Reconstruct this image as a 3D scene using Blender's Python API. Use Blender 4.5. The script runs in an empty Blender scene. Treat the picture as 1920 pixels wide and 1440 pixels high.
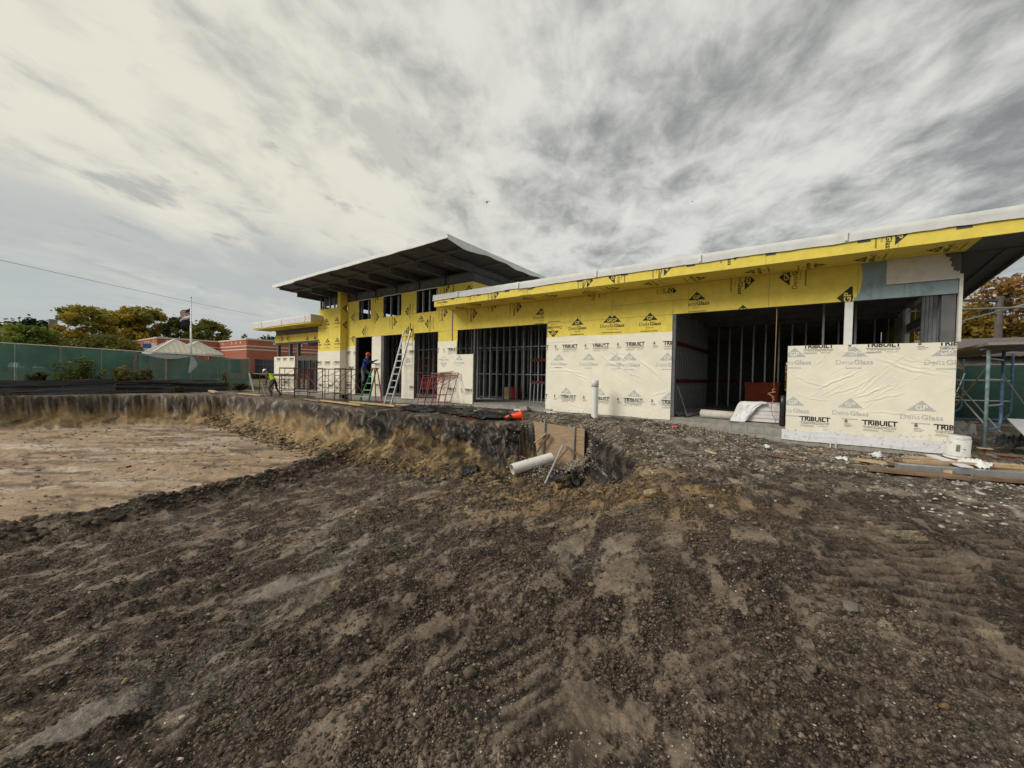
import bpy, bmesh, math, random
import numpy as np
from mathutils import Vector, Matrix

random.seed(7)
RNG = np.random.default_rng(11)
S = bpy.context.scene
C = S.collection

# ------------------------------------------------------------------ camera, sky, sun, exposure
EYE = 1.2
YAW, PITCH, ROLL = math.radians(36.525), math.radians(-1.211), math.radians(1.0605)
cam_data = bpy.data.cameras.new('camera')
cam = bpy.data.objects.new('camera', cam_data)
C.objects.link(cam)
S.camera = cam
cam_data.sensor_width = 36.0
cam_data.lens = 745.0 / 1920.0 * 36.0
cam_data.clip_start = 0.05
cam_data.clip_end = 3000.0
Fv = Vector((-math.sin(YAW) * math.cos(PITCH), math.cos(YAW) * math.cos(PITCH), math.sin(PITCH)))
Rv = Vector((math.cos(YAW), math.sin(YAW), 0.0))
Uv = Rv.cross(Fv)
R2 = Rv * math.cos(ROLL) + Uv * math.sin(ROLL)
U2 = -Rv * math.sin(ROLL) + Uv * math.cos(ROLL)
cam.matrix_world = Matrix(((R2.x, U2.x, -Fv.x, 0), (R2.y, U2.y, -Fv.y, 0), (R2.z, U2.z, -Fv.z, EYE), (0, 0, 0, 1)))

SUN_AZ = math.radians(148.0)      # to the left of +y, so behind the photographer's left shoulder
SUN_EL = math.radians(34.0)
sun_dir = Vector((-math.sin(SUN_AZ) * math.cos(SUN_EL), math.cos(SUN_AZ) * math.cos(SUN_EL), math.sin(SUN_EL)))
sd = bpy.data.lights.new('sun', 'SUN')
sd.energy = 1.5
sd.angle = math.radians(24.0)
sd.color = (1.0, 0.95, 0.86)
sun = bpy.data.objects.new('sun', sd)
C.objects.link(sun)
sun.location = (-20, -20, 40)
sun.rotation_euler = (-sun_dir).to_track_quat('-Z', 'Y').to_euler()

S.view_settings.view_transform = 'Standard'
S.view_settings.look = 'None'
S.view_settings.gamma = 1.0
S.view_settings.exposure = 0.50
S.view_settings.use_curve_mapping = False
S.render.engine = 'CYCLES'
S.cycles.max_bounces = 6
S.cycles.transparent_max_bounces = 12
try:
    S.cycles.use_denoising = True
except Exception:
    pass


class NT:
    """small helper around a node tree"""
    def __init__(self, tree):
        self.t = tree
        tree.nodes.clear()

    def n(self, typ, **kw):
        nd = self.t.nodes.new(typ)
        for k, v in kw.items():
            if k.startswith('i_'):
                nd.inputs[k[2:].replace('_', ' ')].default_value = v
            else:
                setattr(nd, k, v)
        return nd

    def set(self, sock, v):
        if isinstance(v, bpy.types.NodeSocket):
            self.t.links.new(v, sock)
        elif v is not None:
            sock.default_value = v

    def m(self, op, a, b=None, c=None, clamp=False):
        nd = self.t.nodes.new('ShaderNodeMath')
        nd.operation = op
        nd.use_clamp = clamp
        for i, v in enumerate((a, b, c)):
            self.set(nd.inputs[i], v)
        return nd.outputs[0]

    def dot(self, a, b):
        nd = self.t.nodes.new('ShaderNodeVectorMath')
        nd.operation = 'DOT_PRODUCT'
        self.set(nd.inputs[0], a)
        self.set(nd.inputs[1], b)
        return nd.outputs['Value']

    def mix(self, f, a, b, blend='MIX'):
        nd = self.t.nodes.new('ShaderNodeMix')
        nd.data_type = 'RGBA'
        nd.blend_type = blend
        self.set(nd.inputs[0], f)
        for s, v in ((nd.inputs[6], a), (nd.inputs[7], b)):
            if isinstance(v, (tuple, list)) and len(v) == 3:
                v = (*v, 1.0)
            self.set(s, v)
        return nd.outputs[2]

    def comb(self, x, y, z=0.0):
        nd = self.t.nodes.new('ShaderNodeCombineXYZ')
        for i, v in enumerate((x, y, z)):
            self.set(nd.inputs[i], v)
        return nd.outputs[0]

    def noise(self, vec, scale, detail=4.0, rough=0.55, dist=0.0):
        nd = self.t.nodes.new('ShaderNodeTexNoise')
        self.set(nd.inputs['Vector'], vec)
        nd.inputs['Scale'].default_value = scale
        nd.inputs['Detail'].default_value = detail
        nd.inputs['Roughness'].default_value = rough
        nd.inputs['Distortion'].default_value = dist
        return nd.outputs['Fac']

    def smooth(self, v, a, b):
        nd = self.t.nodes.new('ShaderNodeMapRange')
        nd.interpolation_type = 'SMOOTHSTEP'
        self.set(nd.inputs[0], v)
        nd.inputs[1].default_value = a
        nd.inputs[2].default_value = b
        return nd.outputs[0]

    def link(self, a, b):
        self.t.links.new(a, b)


def build_world():
    w = bpy.data.worlds.new('World')
    S.world = w
    w.use_nodes = True
    g = NT(w.node_tree)
    out = g.n('ShaderNodeOutputWorld')
    bg = g.n('ShaderNodeBackground')
    bg.inputs['Strength'].default_value = 0.1
    g.link(bg.outputs[0], out.inputs[0])
    sky = g.n('ShaderNodeTexSky')
    sky.sky_type = 'NISHITA'
    sky.sun_disc = False
    sky.sun_elevation = SUN_EL
    sky.sun_rotation = -SUN_AZ
    tc = g.n('ShaderNodeTexCoord')
    d = tc.outputs['Generated']
    sep = g.n('ShaderNodeSeparateXYZ')
    g.link(d, sep.inputs[0])
    z = g.m('MAXIMUM', sep.outputs[2], 0.0)
    a = math.radians(31.0)                     # the cloud streets run along this bearing
    den = g.m('ADD', z, 0.13)
    u = g.m('DIVIDE', g.dot(d, (-math.sin(a), math.cos(a), 0)), den)
    v = g.m('DIVIDE', g.dot(d, (math.cos(a), math.sin(a), 0)), den)
    big = g.noise(g.comb(g.m('MULTIPLY', u, 0.72), g.m('MULTIPLY', v, 1.05), 3.7), 1.0, 6.0, 0.55, 0.25)
    mid = g.noise(g.comb(g.m('MULTIPLY', u, 2.0), g.m('MULTIPLY', v, 3.0), 8.1), 1.0, 9.0, 0.58, 0.35)
    fine = g.noise(g.comb(g.m('MULTIPLY', u, 6.0), g.m('MULTIPLY', v, 8.0), 1.3), 1.0, 7.0, 0.6, 0.3)
    wisp = g.noise(g.comb(g.m('MULTIPLY', u, 2.9), g.m('MULTIPLY', v, 4.6), 5.6), 1.0, 7.0, 0.55, 0.2)
    right = g.smooth(v, -1.1, 0.25)            # the deck is thicker to one side of the street
    dens = g.m('ADD', g.m('ADD', g.m('MULTIPLY', big, 0.29), g.m('MULTIPLY', mid, 0.44)), g.m('MULTIPLY', fine, 0.29))
    dens = g.m('ADD', dens, g.m('MULTIPLY', g.m('SUBTRACT', right, 0.68), 0.075))
    dark = g.smooth(dens, 0.42, 0.68)
    wd = g.m('MULTIPLY', g.smooth(wisp, 0.53, 0.68), 0.70)
    dark = g.m('MAXIMUM', dark, g.m('MULTIPLY', wd, g.m('SUBTRACT', 1.0, right)))
    warm = g.mix(right, (0.575, 0.545, 0.46), (0.545, 0.54, 0.50))
    shade = g.mix(right, (0.27, 0.275, 0.265), (0.168, 0.174, 0.170))
    col = g.mix(dark, warm, shade)
    bank = g.smooth(g.noise(g.comb(g.m('MULTIPLY', u, 0.55), g.m('MULTIPLY', v, 0.8), 9.4), 1.0, 7.0, 0.56, 0.3), 0.40, 0.56)
    bank = g.m('MULTIPLY', g.m('MULTIPLY', bank, g.smooth(z, 0.40, 0.22)), g.m('SUBTRACT', 0.85, g.m('MULTIPLY', right, 0.5)))
    col = g.mix(bank, col, (0.33, 0.345, 0.335))
    hz = g.smooth(g.m('ADD', z, g.m('MULTIPLY', g.m('SUBTRACT', mid, 0.5), 0.22)), 0.30, 0.06)   # bluer, flatter towards the horizon
    hz = g.m('MULTIPLY', hz, 0.88)
    col = g.mix(hz, col, (0.325, 0.355, 0.355))
    ten = g.mix(1.0, col, (10.0, 10.0, 10.0), 'MULTIPLY')
    fin = g.mix(0.94, sky.outputs[0], ten)
    g.link(fin, bg.inputs['Color'])


build_world()

# ------------------------------------------------------------------ materials
MATS = {}


def mat(name, col, rough=0.7, metal=0.0, var=0.12, nscale=6.0, bump=0.0, bscale=60.0, stretch=(1, 1, 1), spec=0.35, alpha=None,
        stain=None, stain_scale=2.0, stain_amt=0.5, splash=None):
    if name in MATS:
        return MATS[name]
    m = bpy.data.materials.new(name)
    m.use_nodes = True
    g = NT(m.node_tree)
    out = g.n('ShaderNodeOutputMaterial')
    b = g.n('ShaderNodeBsdfPrincipled')
    b.inputs['Roughness'].default_value = rough
    b.inputs['Metallic'].default_value = metal
    b.inputs['Specular IOR Level'].default_value = spec
    tc = g.n('ShaderNodeTexCoord')
    mp = g.n('ShaderNodeMapping')
    mp.inputs['Scale'].default_value = stretch
    g.link(tc.outputs['Object'], mp.inputs[0])
    f = g.noise(mp.outputs[0], nscale, 6.0, 0.6)
    lo = tuple(c * (1 - var) for c in col)
    hi = tuple(min(1.0, c * (1 + var)) for c in col)
    c = g.mix(g.smooth(f, 0.3, 0.7), lo, hi)
    if stain:
        sf = g.smooth(g.noise(mp.outputs[0], stain_scale, 7.0, 0.65, 0.4), 0.48, 0.72)
        c = g.mix(g.m('MULTIPLY', sf, stain_amt), c, stain)
    if splash:                                   # mud thrown up from the ground: specks that thin out with height
        sz = g.n('ShaderNodeSeparateXYZ')
        g.link(tc.outputs['Object'], sz.inputs[0])
        thr = g.m('ADD', 0.56, g.m('MULTIPLY', g.smooth(sz.outputs[2], -0.12, 0.75), 0.30))
        sn = g.noise(tc.outputs['Object'], 16.0, 6.0, 0.7)
        c = g.mix(g.m('MULTIPLY', g.smooth(g.m('SUBTRACT', sn, thr), 0.0, 0.06), 0.55), c, splash)
    g.link(c, b.inputs['Base Color'])
    if bump > 0:
        bn = g.noise(mp.outputs[0], bscale, 4.0, 0.6)
        bp = g.n('ShaderNodeBump')
        bp.inputs['Strength'].default_value = bump
        bp.inputs['Distance'].default_value = 0.01
        g.link(bn, bp.inputs['Height'])
        g.link(bp.outputs[0], b.inputs['Normal'])
    if alpha is not None:
        tr = g.n('ShaderNodeBsdfTransparent')
        mx = g.n('ShaderNodeMixShader')
        mx.inputs[0].default_value = alpha
        g.link(tr.outputs[0], mx.inputs[1])
        g.link(b.outputs[0], mx.inputs[2])
        g.link(mx.outputs[0], out.inputs[0])
    else:
        g.link(b.outputs[0], out.inputs[0])
    MATS[name] = m
    return m


def leaf_mat(name, col, var=0.35):
    if name in MATS:
        return MATS[name]
    m = bpy.data.materials.new(name)
    m.use_nodes = True
    g = NT(m.node_tree)
    out = g.n('ShaderNodeOutputMaterial')
    b = g.n('ShaderNodeBsdfPrincipled')
    b.inputs['Roughness'].default_value = 0.75
    b.inputs['Specular IOR Level'].default_value = 0.2
    at = g.n('ShaderNodeAttribute', attribute_name='tint')
    tc = g.n('ShaderNodeTexCoord')
    f = g.noise(tc.outputs['Object'], 0.55, 4.0, 0.6)
    c = g.mix(1.0, at.outputs['Color'], g.mix(g.smooth(f, 0.3, 0.7), tuple(1 - var for _ in col), tuple(1 + var for _ in col)), 'MULTIPLY')
    g.link(c, b.inputs['Base Color'])
    tl = g.n('ShaderNodeBsdfTranslucent')
    g.link(c, tl.inputs['Color'])
    mx = g.n('ShaderNodeMixShader')
    mx.inputs[0].default_value = 0.35
    g.link(b.outputs[0], mx.inputs[1])
    g.link(tl.outputs[0], mx.inputs[2])
    g.link(mx.outputs[0], out.inputs[0])
    MATS[name] = m
    return m


def attr_mat(name, rough=0.9, bump1=0.5, ground=False):
    m = bpy.data.materials.new(name)
    m.use_nodes = True
    g = NT(m.node_tree)
    out = g.n('ShaderNodeOutputMaterial')
    b = g.n('ShaderNodeBsdfPrincipled')
    b.inputs['Specular IOR Level'].default_value = 0.3
    g.link(b.outputs[0], out.inputs[0])
    at = g.n('ShaderNodeAttribute', attribute_name='soil')
    tc = g.n('ShaderNodeTexCoord')
    o = tc.outputs['Object']
    if ground:
        wet = g.n('ShaderNodeAttribute', attribute_name='wet')
        wf = wet.outputs['Fac']
        f1 = g.noise(o, 26.0, 6.0, 0.65)
        f2 = g.noise(o, 110.0, 4.0, 0.6)
        f3 = g.noise(o, 4.2, 6.0, 0.62, 0.4)
        wf3 = g.noise(o, 9.0, 3.0, 0.6)
        ov = g.n('ShaderNodeVectorMath', operation='ADD')
        g.link(o, ov.inputs[0])
        g.link(g.comb(g.m('MULTIPLY', f1, 0.05), g.m('MULTIPLY', f2, 0.03), g.m('MULTIPLY', wf3, 0.05)), ov.inputs[1])
        cr = []
        for sc_ in (17.0, 45.0):
            v2 = g.n('ShaderNodeTexVoronoi', feature='DISTANCE_TO_EDGE')
            v2.inputs['Scale'].default_value = sc_
            g.link(ov.outputs[0], v2.inputs['Vector'])
            cr.append(g.smooth(v2.outputs['Distance'], 0.0, 0.16))
        cell1 = g.n('ShaderNodeTexVoronoi')
        cell1.inputs['Scale'].default_value = 45.0
        g.link(ov.outputs[0], cell1.inputs['Vector'])
        csep = g.n('ShaderNodeSeparateColor')
        g.link(cell1.outputs['Color'], csep.inputs[0])
        rg = g.n('ShaderNodeAttribute', attribute_name='crumbly').outputs['Fac']
        k = g.m('ADD', g.m('MULTIPLY', g.smooth(f1, 0.36, 0.64), 0.75), g.m('ADD', g.m('MULTIPLY', g.smooth(f2, 0.34, 0.66), 0.60), 0.30))
        soft = g.m('SUBTRACT', 1.0, g.m('MULTIPLY', rg, 0.42))
        crk = g.m('MULTIPLY', g.m('ADD', soft, g.m('MULTIPLY', cr[0], g.m('SUBTRACT', 1.0, soft))), g.m('ADD', soft, g.m('MULTIPLY', cr[1], g.m('SUBTRACT', 1.0, soft))))  # darkens the colour along clod edges, painting in crevice shade
        k = g.mix(g.m('ADD', 0.45, g.m('MULTIPLY', rg, 0.55)), (0.95, 0.95, 0.95), g.comb(k, k, k))
        k = g.m('MULTIPLY', k, crk)
        k = g.m('MULTIPLY', k, g.m('ADD', 1.05, g.m('MULTIPLY', rg, g.m('SUBTRACT', g.m('MULTIPLY', csep.outputs[0], 0.9), 0.30))))
        k = g.m('MULTIPLY', k, g.m('ADD', g.m('MULTIPLY', g.smooth(f3, 0.3, 0.72), 0.45), 0.80))
        kk = g.comb(k, k, k)
        c = g.mix(1.0, at.outputs['Color'], kk, 'MULTIPLY')
        # tiny pale crumbs of stone
        vo = g.n('ShaderNodeTexVoronoi')
        vo.inputs['Scale'].default_value = 52.0
        g.link(o, vo.inputs['Vector'])
        sp = g.m('LESS_THAN', vo.outputs['Distance'], 0.19)
        pick = g.m('GREATER_THAN', g.noise(o, 19.0, 3.0, 0.6), 0.57)
        st = g.m('MULTIPLY', g.m('MULTIPLY', sp, pick), g.m('SUBTRACT', 1.0, wf, clamp=True))
        c = g.mix(g.m('MULTIPLY', st, 0.6), c, (0.40, 0.36, 0.30))
        g.link(c, b.inputs['Base Color'])
        r = g.m('SUBTRACT', 0.80, g.m('MULTIPLY', wf, 0.48))
        g.link(r, b.inputs['Roughness'])
        hgt = g.m('ADD', g.m('ADD', g.m('MULTIPLY', f1, 1.0), g.m('MULTIPLY', f2, 0.4)), g.m('MULTIPLY', rg, g.m('ADD', g.m('MULTIPLY', cr[0], 0.45), g.m('MULTIPLY', cr[1], 0.22))))
        bp = g.n('ShaderNodeBump')
        g.link(g.m('SUBTRACT', g.m('ADD', 0.55, g.m('MULTIPLY', rg, 0.4)), g.m('MULTIPLY', wf, 0.3), clamp=True), bp.inputs['Strength'])
        bp.inputs['Distance'].default_value = 0.05
        g.link(hgt, bp.inputs['Height'])
        g.link(bp.outputs[0], b.inputs['Normal'])
    else:
        f1 = g.noise(o, 60.0, 5.0, 0.65)
        k = g.m('ADD', g.m('MULTIPLY', g.smooth(f1, 0.3, 0.7), 0.6), 0.68)
        g.link(g.mix(1.0, at.outputs['Color'], g.comb(k, k, k), 'MULTIPLY'), b.inputs['Base Color'])
        b.inputs['Roughness'].default_value = rough
        bp = g.n('ShaderNodeBump')
        bp.inputs['Strength'].default_value = bump1
        bp.inputs['Distance'].default_value = 0.012
        g.link(f1, bp.inputs['Height'])
        g.link(bp.outputs[0], b.inputs['Normal'])
    return m


M_YEL = mat('yellow_sheathing', (0.83, 0.665, 0.115), 0.8, var=0.07, nscale=5, bump=0.15, bscale=180, stain=(0.69, 0.53, 0.09), stain_scale=1.3, stain_amt=0.35)
M_INK = mat('dark_ink', (0.035, 0.030, 0.022), 0.7, var=0.2)
M_INK2 = mat('faded_ink', (0.33, 0.25, 0.04), 0.8, var=0.2)
M_WRAP = mat('cream_wrap', (0.87, 0.83, 0.69), 0.55, var=0.05, nscale=2.5, bump=0.12, bscale=45, stain=(0.81, 0.77, 0.63), stain_scale=0.9, stain_amt=0.5, splash=(0.30, 0.25, 0.19))
M_BLACKINK = mat('black_wrap_print', (0.022, 0.022, 0.024), 0.6, var=0.1)
M_GREYINK = mat('grey_small_print', (0.36, 0.34, 0.28), 0.7, var=0.2)
M_GHOST = mat('print_seen_through_wrap', (0.53, 0.53, 0.50), 0.6, var=0.06)
M_FLASH = mat('white_flashing', (0.78, 0.78, 0.80), 0.5, var=0.05, bump=0.1, bscale=12, splash=(0.30, 0.25, 0.19))
M_MEMB = mat('white_roof_membrane', (0.64, 0.64, 0.625), 0.6, var=0.06, nscale=3, stain=(0.5, 0.49, 0.45), stain_scale=2.2, stain_amt=0.4)
M_STEEL = mat('grey_primed_steel', (0.125, 0.125, 0.128), 0.6, metal=0.0, var=0.2, nscale=3)
M_DECK = mat('steel_roof_deck', (0.10, 0.10, 0.102), 0.55, metal=0.1, var=0.2, nscale=2)
M_STUD = mat('galvanised_stud', (0.42, 0.43, 0.44), 0.38, metal=0.75, var=0.18, nscale=4)
M_CONC = mat('concrete', (0.30, 0.285, 0.255), 0.9, var=0.18, nscale=4, bump=0.3, bscale=70, stain=(0.15, 0.125, 0.10), stain_scale=2.0, stain_amt=0.6)
M_BLOCK = mat('concrete_block_grey', (0.34, 0.325, 0.295), 0.92, var=0.2, nscale=5, bump=0.4, bscale=80, stain=(0.16, 0.13, 0.10), stain_scale=1.7, stain_amt=0.65)
M_BLUE = mat('blue_grey_coating', (0.27, 0.36, 0.385), 0.55, var=0.08, nscale=3, bump=0.12, bscale=30)
M_FOAM = mat('white_foam_board', (0.72, 0.69, 0.63), 0.85, var=0.06, bump=0.15, bscale=120, stain=(0.42, 0.38, 0.32), stain_scale=4.0, stain_amt=0.35)
M_MORTAR = mat('grey_mortar', (0.15, 0.145, 0.135), 0.9, var=0.25, bump=0.4, bscale=40)
M_DARKSOF = mat('dark_grey_soffit', (0.10, 0.105, 0.108), 0.6, var=0.1)
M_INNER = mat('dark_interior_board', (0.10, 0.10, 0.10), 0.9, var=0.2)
M_WHITE = mat('white_paint', (0.78, 0.78, 0.75), 0.5, var=0.05)
M_PVC = mat('white_plastic_pipe', (0.80, 0.79, 0.73), 0.4, var=0.05, stain=(0.5, 0.46, 0.37), stain_scale=2.0, stain_amt=0.45)
M_PLY = mat('weathered_plywood', (0.37, 0.265, 0.165), 0.85, var=0.18, nscale=3, stretch=(1, 1, 6), bump=0.15, bscale=40, stain=(0.24, 0.16, 0.09), stain_scale=2.5, stain_amt=0.6)
M_WOOD = mat('pale_lumber', (0.52, 0.385, 0.22), 0.8, var=0.2, nscale=4, bump=0.2, bscale=50, stain=(0.25, 0.18, 0.11), stain_scale=3, stain_amt=0.5)
M_OLDWOOD = mat('brown_lumber', (0.21, 0.135, 0.085), 0.85, var=0.25, nscale=4, bump=0.25, bscale=50)
M_GREYWOOD = mat('grey_plank', (0.25, 0.22, 0.19), 0.85, var=0.25, nscale=4, bump=0.25, bscale=50)
M_ORANGE = mat('orange_plastic', (0.85, 0.075, 0.022), 0.45, var=0.08)
M_BLACKPL = mat('black_plastic_sheet', (0.018, 0.019, 0.022), 0.33, var=0.25, spec=0.6)
M_SILT = mat('black_silt_fabric', (0.022, 0.022, 0.026), 0.55, var=0.25, spec=0.5)
M_PURPLE = mat('dull_red_scaffold_paint', (0.13, 0.038, 0.045), 0.55, var=0.3, nscale=8, stain=(0.10, 0.06, 0.05), stain_scale=7, stain_amt=0.6)
M_REDFR = mat('red_frame_paint', (0.27, 0.045, 0.05), 0.5, var=0.25, nscale=8, stain=(0.13, 0.05, 0.045), stain_scale=7, stain_amt=0.5)
M_BLUESC = mat('blue_scaffold_paint', (0.07, 0.14, 0.27), 0.5, var=0.3, nscale=7, stain=(0.22, 0.25, 0.25), stain_scale=6, stain_amt=0.6)
M_TEALSC = mat('weathered_teal_scaffold_paint', (0.15, 0.22, 0.235), 0.55, var=0.3, nscale=7, stain=(0.36, 0.38, 0.36), stain_scale=9, stain_amt=0.6)
M_ALU = mat('bare_aluminium', (0.68, 0.69, 0.70), 0.35, metal=0.6, var=0.1)
M_GALV = mat('galvanised_tube', (0.45, 0.46, 0.47), 0.4, metal=0.6, var=0.15)
M_RUST = mat('rusty_steel', (0.17, 0.075, 0.035), 0.85, var=0.3, nscale=12)
M_GREENL = mat('green_fibreglass', (0.03, 0.30, 0.10), 0.45, var=0.1)
M_ORANGEL = mat('orange_fibreglass', (0.55, 0.11, 0.03), 0.5, var=0.15)
M_SCREEN = mat('green_privacy_screen', (0.088, 0.195, 0.155), 0.75, var=0.18, nscale=1.2, stretch=(1, 1, 0.5), alpha=0.90, bump=0.1, bscale=20)
M_FPOST = mat('galvanised_fence_post', (0.36, 0.36, 0.34), 0.5, metal=0.4, var=0.2)
M_RAIL = mat('pale_fence_rail', (0.55, 0.52, 0.44), 0.5, metal=0.2, var=0.15)  # paler, warmer metal colour than the posts
M_BRICKF = mat('far_red_brick', (0.41, 0.13, 0.075), 0.9, var=0.13, nscale=1.5, stretch=(1, 1, 4))
M_STONE = mat('pale_stone_band', (0.66, 0.56, 0.48), 0.8, var=0.06)
M_GLASS = mat('dark_window_glass', (0.03, 0.035, 0.04), 0.12, var=0.1, spec=0.7)
M_MROOF = mat('cream_metal_roof', (0.60, 0.575, 0.45), 0.5, var=0.06)
M_SIGN = mat('blue_sign_panel', (0.04, 0.12, 0.34), 0.5, var=0.15)
M_BARK = mat('bark', (0.075, 0.06, 0.048), 0.9, var=0.3, nscale=6, bump=0.4, bscale=20)
M_POLE = mat('utility_pole_wood', (0.10, 0.085, 0.072), 0.9, var=0.3, stretch=(1, 1, 0.2), nscale=8)
M_WIRE = mat('black_cable', (0.09, 0.09, 0.095), 0.6, var=0.1)
M_SKIN = mat('skin', (0.24, 0.12, 0.075), 0.6, var=0.08)
M_ROPE = mat('tan_rope', (0.36, 0.22, 0.095), 0.9, var=0.2, nscale=40)
M_CLOTHW = mat('white_plastic_film', (0.74, 0.74, 0.73), 0.5, var=0.06)
M_REDPL = mat('dark_red_plastic', (0.35, 0.03, 0.028), 0.5, var=0.15)
M_BOXRED = mat('orange_red_job_box', (0.42, 0.065, 0.022), 0.5, var=0.15)


# ------------------------------------------------------------------ mesh building
class MB:
    def __init__(self):
        self.v = []
        self.f = []
        self.mi = []

    def add(self, vs, fs, mi=0):
        o = len(self.v)
        self.v.extend([tuple(p) for p in vs])
        for f in fs:
            self.f.append(tuple(i + o for i in f))
            self.mi.append(mi)
        return self

    def box(self, x0, x1, y0, y1, z0, z1, mi=0):
        vs = [(x0, y0, z0), (x1, y0, z0), (x1, y1, z0), (x0, y1, z0), (x0, y0, z1), (x1, y0, z1), (x1, y1, z1), (x0, y1, z1)]
        return self.add(vs, [(0, 3, 2, 1), (4, 5, 6, 7), (0, 1, 5, 4), (1, 2, 6, 5), (2, 3, 7, 6), (3, 0, 4, 7)], mi)

    def bar(self, p, q, w, h, mi=0, up=(0, 0, 1)):
        """rectangular bar from p to q"""
        p, q = Vector(p), Vector(q)
        d = (q - p).normalized()
        up = Vector(up)
        s = d.cross(up)
        if s.length < 1e-4:
            s = d.cross(Vector((1, 0, 0)))
        s.normalize()
        t = s.cross(d).normalized()
        vs = []
        for c in (p, q):
            for a, b in ((-1, -1), (1, -1), (1, 1), (-1, 1)):
                vs.append(c + s * (a * w / 2) + t * (b * h / 2))
        return self.add(vs, [(3, 2, 1, 0), (4, 5, 6, 7), (0, 1, 5, 4), (1, 2, 6, 5), (2, 3, 7, 6), (3, 0, 4, 7)], mi)

    def tube(self, pts, r, n=8, mi=0, cap=True):
        pts = [Vector(p) for p in pts]
        rs = r if isinstance(r, (list, tuple)) else [r] * len(pts)
        d0 = (pts[1] - pts[0]).normalized()
        s = d0.orthogonal().normalized()
        vs = []
        for i, p in enumerate(pts):
            if i == 0:
                d = pts[1] - pts[0]
            elif i == len(pts) - 1:
                d = pts[-1] - pts[-2]
            else:
                d = (pts[i + 1] - pts[i]).normalized() + (pts[i] - pts[i - 1]).normalized()
            d = d.normalized() if d.length > 1e-9 else d0
            s = (s - d * s.dot(d))
            s = s.normalized() if s.length > 1e-6 else d.orthogonal().normalized()
            t = d.cross(s)
            for k in range(n):
                a = 2 * math.pi * k / n
                vs.append(p + (s * math.cos(a) + t * math.sin(a)) * rs[i])
        fs = []
        for i in range(len(pts) - 1):
            for k in range(n):
                a, b = i * n + k, i * n + (k + 1) % n
                fs.append((a, b, b + n, a + n))
        if cap:
            fs.append(tuple(range(n - 1, -1, -1)))
            fs.append(tuple(range((len(pts) - 1) * n, len(pts) * n)))
        return self.add(vs, fs, mi)

    def lathe(self, prof, n=16, mi=0, mtx=None):
        vs = []
        for r, z in prof:
            for k in range(n):
                a = 2 * math.pi * k / n
                p = Vector((r * math.cos(a), r * math.sin(a), z))
                vs.append(mtx @ p if mtx else p)
        fs = []
        for i in range(len(prof) - 1):
            for k in range(n):
                a, b = i * n + k, i * n + (k + 1) % n
                fs.append((a, b, b + n, a + n))
        return self.add(vs, fs, mi)

    def grid(self, P, mi=0, two=False):
        """P: array (rows, cols, 3)"""
        R, K = len(P), len(P[0])
        vs = [tuple(P[i][j]) for i in range(R) for j in range(K)]
        fs = [(i * K + j, i * K + j + 1, (i + 1) * K + j + 1, (i + 1) * K + j) for i in range(R - 1) for j in range(K - 1)]
        return self.add(vs, fs, mi)

    def build(self, name, mats, parent=None, smooth=False, loc=None, origin=None):
        me = bpy.data.meshes.new(name)
        v = self.v
        if origin is not None:
            v = [(a - origin[0], b - origin[1], c - origin[2]) for a, b, c in v]
        me.from_pydata(v, [], self.f)
        if not isinstance(mats, (list, tuple)):
            mats = [mats]
        for m in mats:
            me.materials.append(m)
        me.polygons.foreach_set('material_index', self.mi)
        if smooth:
            me.polygons.foreach_set('use_smooth', [True] * len(self.f))
        me.update()
        return link(name, me, parent, loc)


def link(name, me, parent=None, loc=None):
    o = bpy.data.objects.new(name, me)
    C.objects.link(o)
    if parent is not None:
        o.parent = parent
    if loc is not None:
        o.location = loc
    return o


def np_mesh(name, V, F, mats, smooth=False, attrs=None):
    me = bpy.data.meshes.new(name)
    V = np.ascontiguousarray(V, dtype=np.float32)
    F = np.ascontiguousarray(F, dtype=np.int32)
    k = F.shape[1]
    me.vertices.add(len(V))
    me.vertices.foreach_set('co', V.ravel())
    me.loops.add(F.size)
    me.loops.foreach_set('vertex_index', F.ravel())
    me.polygons.add(len(F))
    me.polygons.foreach_set('loop_start', np.arange(0, F.size, k, dtype=np.int32))
    if smooth:
        me.polygons.foreach_set('use_smooth', np.ones(len(F), dtype=bool))
    me.update(calc_edges=True)
    for m in (mats if isinstance(mats, (list, tuple)) else [mats]):
        me.materials.append(m)
    for nm, (typ, arr) in (attrs or {}).items():
        a = me.attributes.new(nm, typ, 'POINT')
        if typ == 'FLOAT_COLOR':
            a.data.foreach_set('color', np.ascontiguousarray(arr, dtype=np.float32).ravel())
        else:
            a.data.foreach_set('value', np.ascontiguousarray(arr, dtype=np.float32).ravel())
    return me


def tag(o, label=None, cat=None, group=None, kind=None):
    if label:
        o['label'] = label
    if cat:
        o['category'] = cat
    if group:
        o['group'] = group
    if kind:
        o['kind'] = kind
    return o


def thing(name, label, cat, loc=(0, 0, 0), group=None, rz=0.0):
    o = bpy.data.objects.new(name, None)
    o.empty_display_size = 0.2
    C.objects.link(o)
    o.location = loc
    o.rotation_euler = (0, 0, rz)
    return tag(o, label, cat, group)


def part(mb, name, mats, parent, smooth=False):
    """part given in world coordinates under an unrotated thing"""
    l = parent.location
    p = parent
    off = Vector(l)
    while p.parent is not None:
        p = p.parent
        off += Vector(p.location)
    return mb.build(name, mats, parent, smooth, origin=off)


# ------------------------------------------------------------------ noise
def _h(ix, iy, seed):
    n = (ix.astype(np.int64) * 374761393 + iy.astype(np.int64) * 668265263 + seed * 1442695041) & 0xffffffff
    n = ((n ^ (n >> 13)) * 1274126177) & 0xffffffff
    n = (n ^ (n >> 16)) & 0xffffffff
    return n.astype(np.float64) / 4294967295.0


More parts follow.
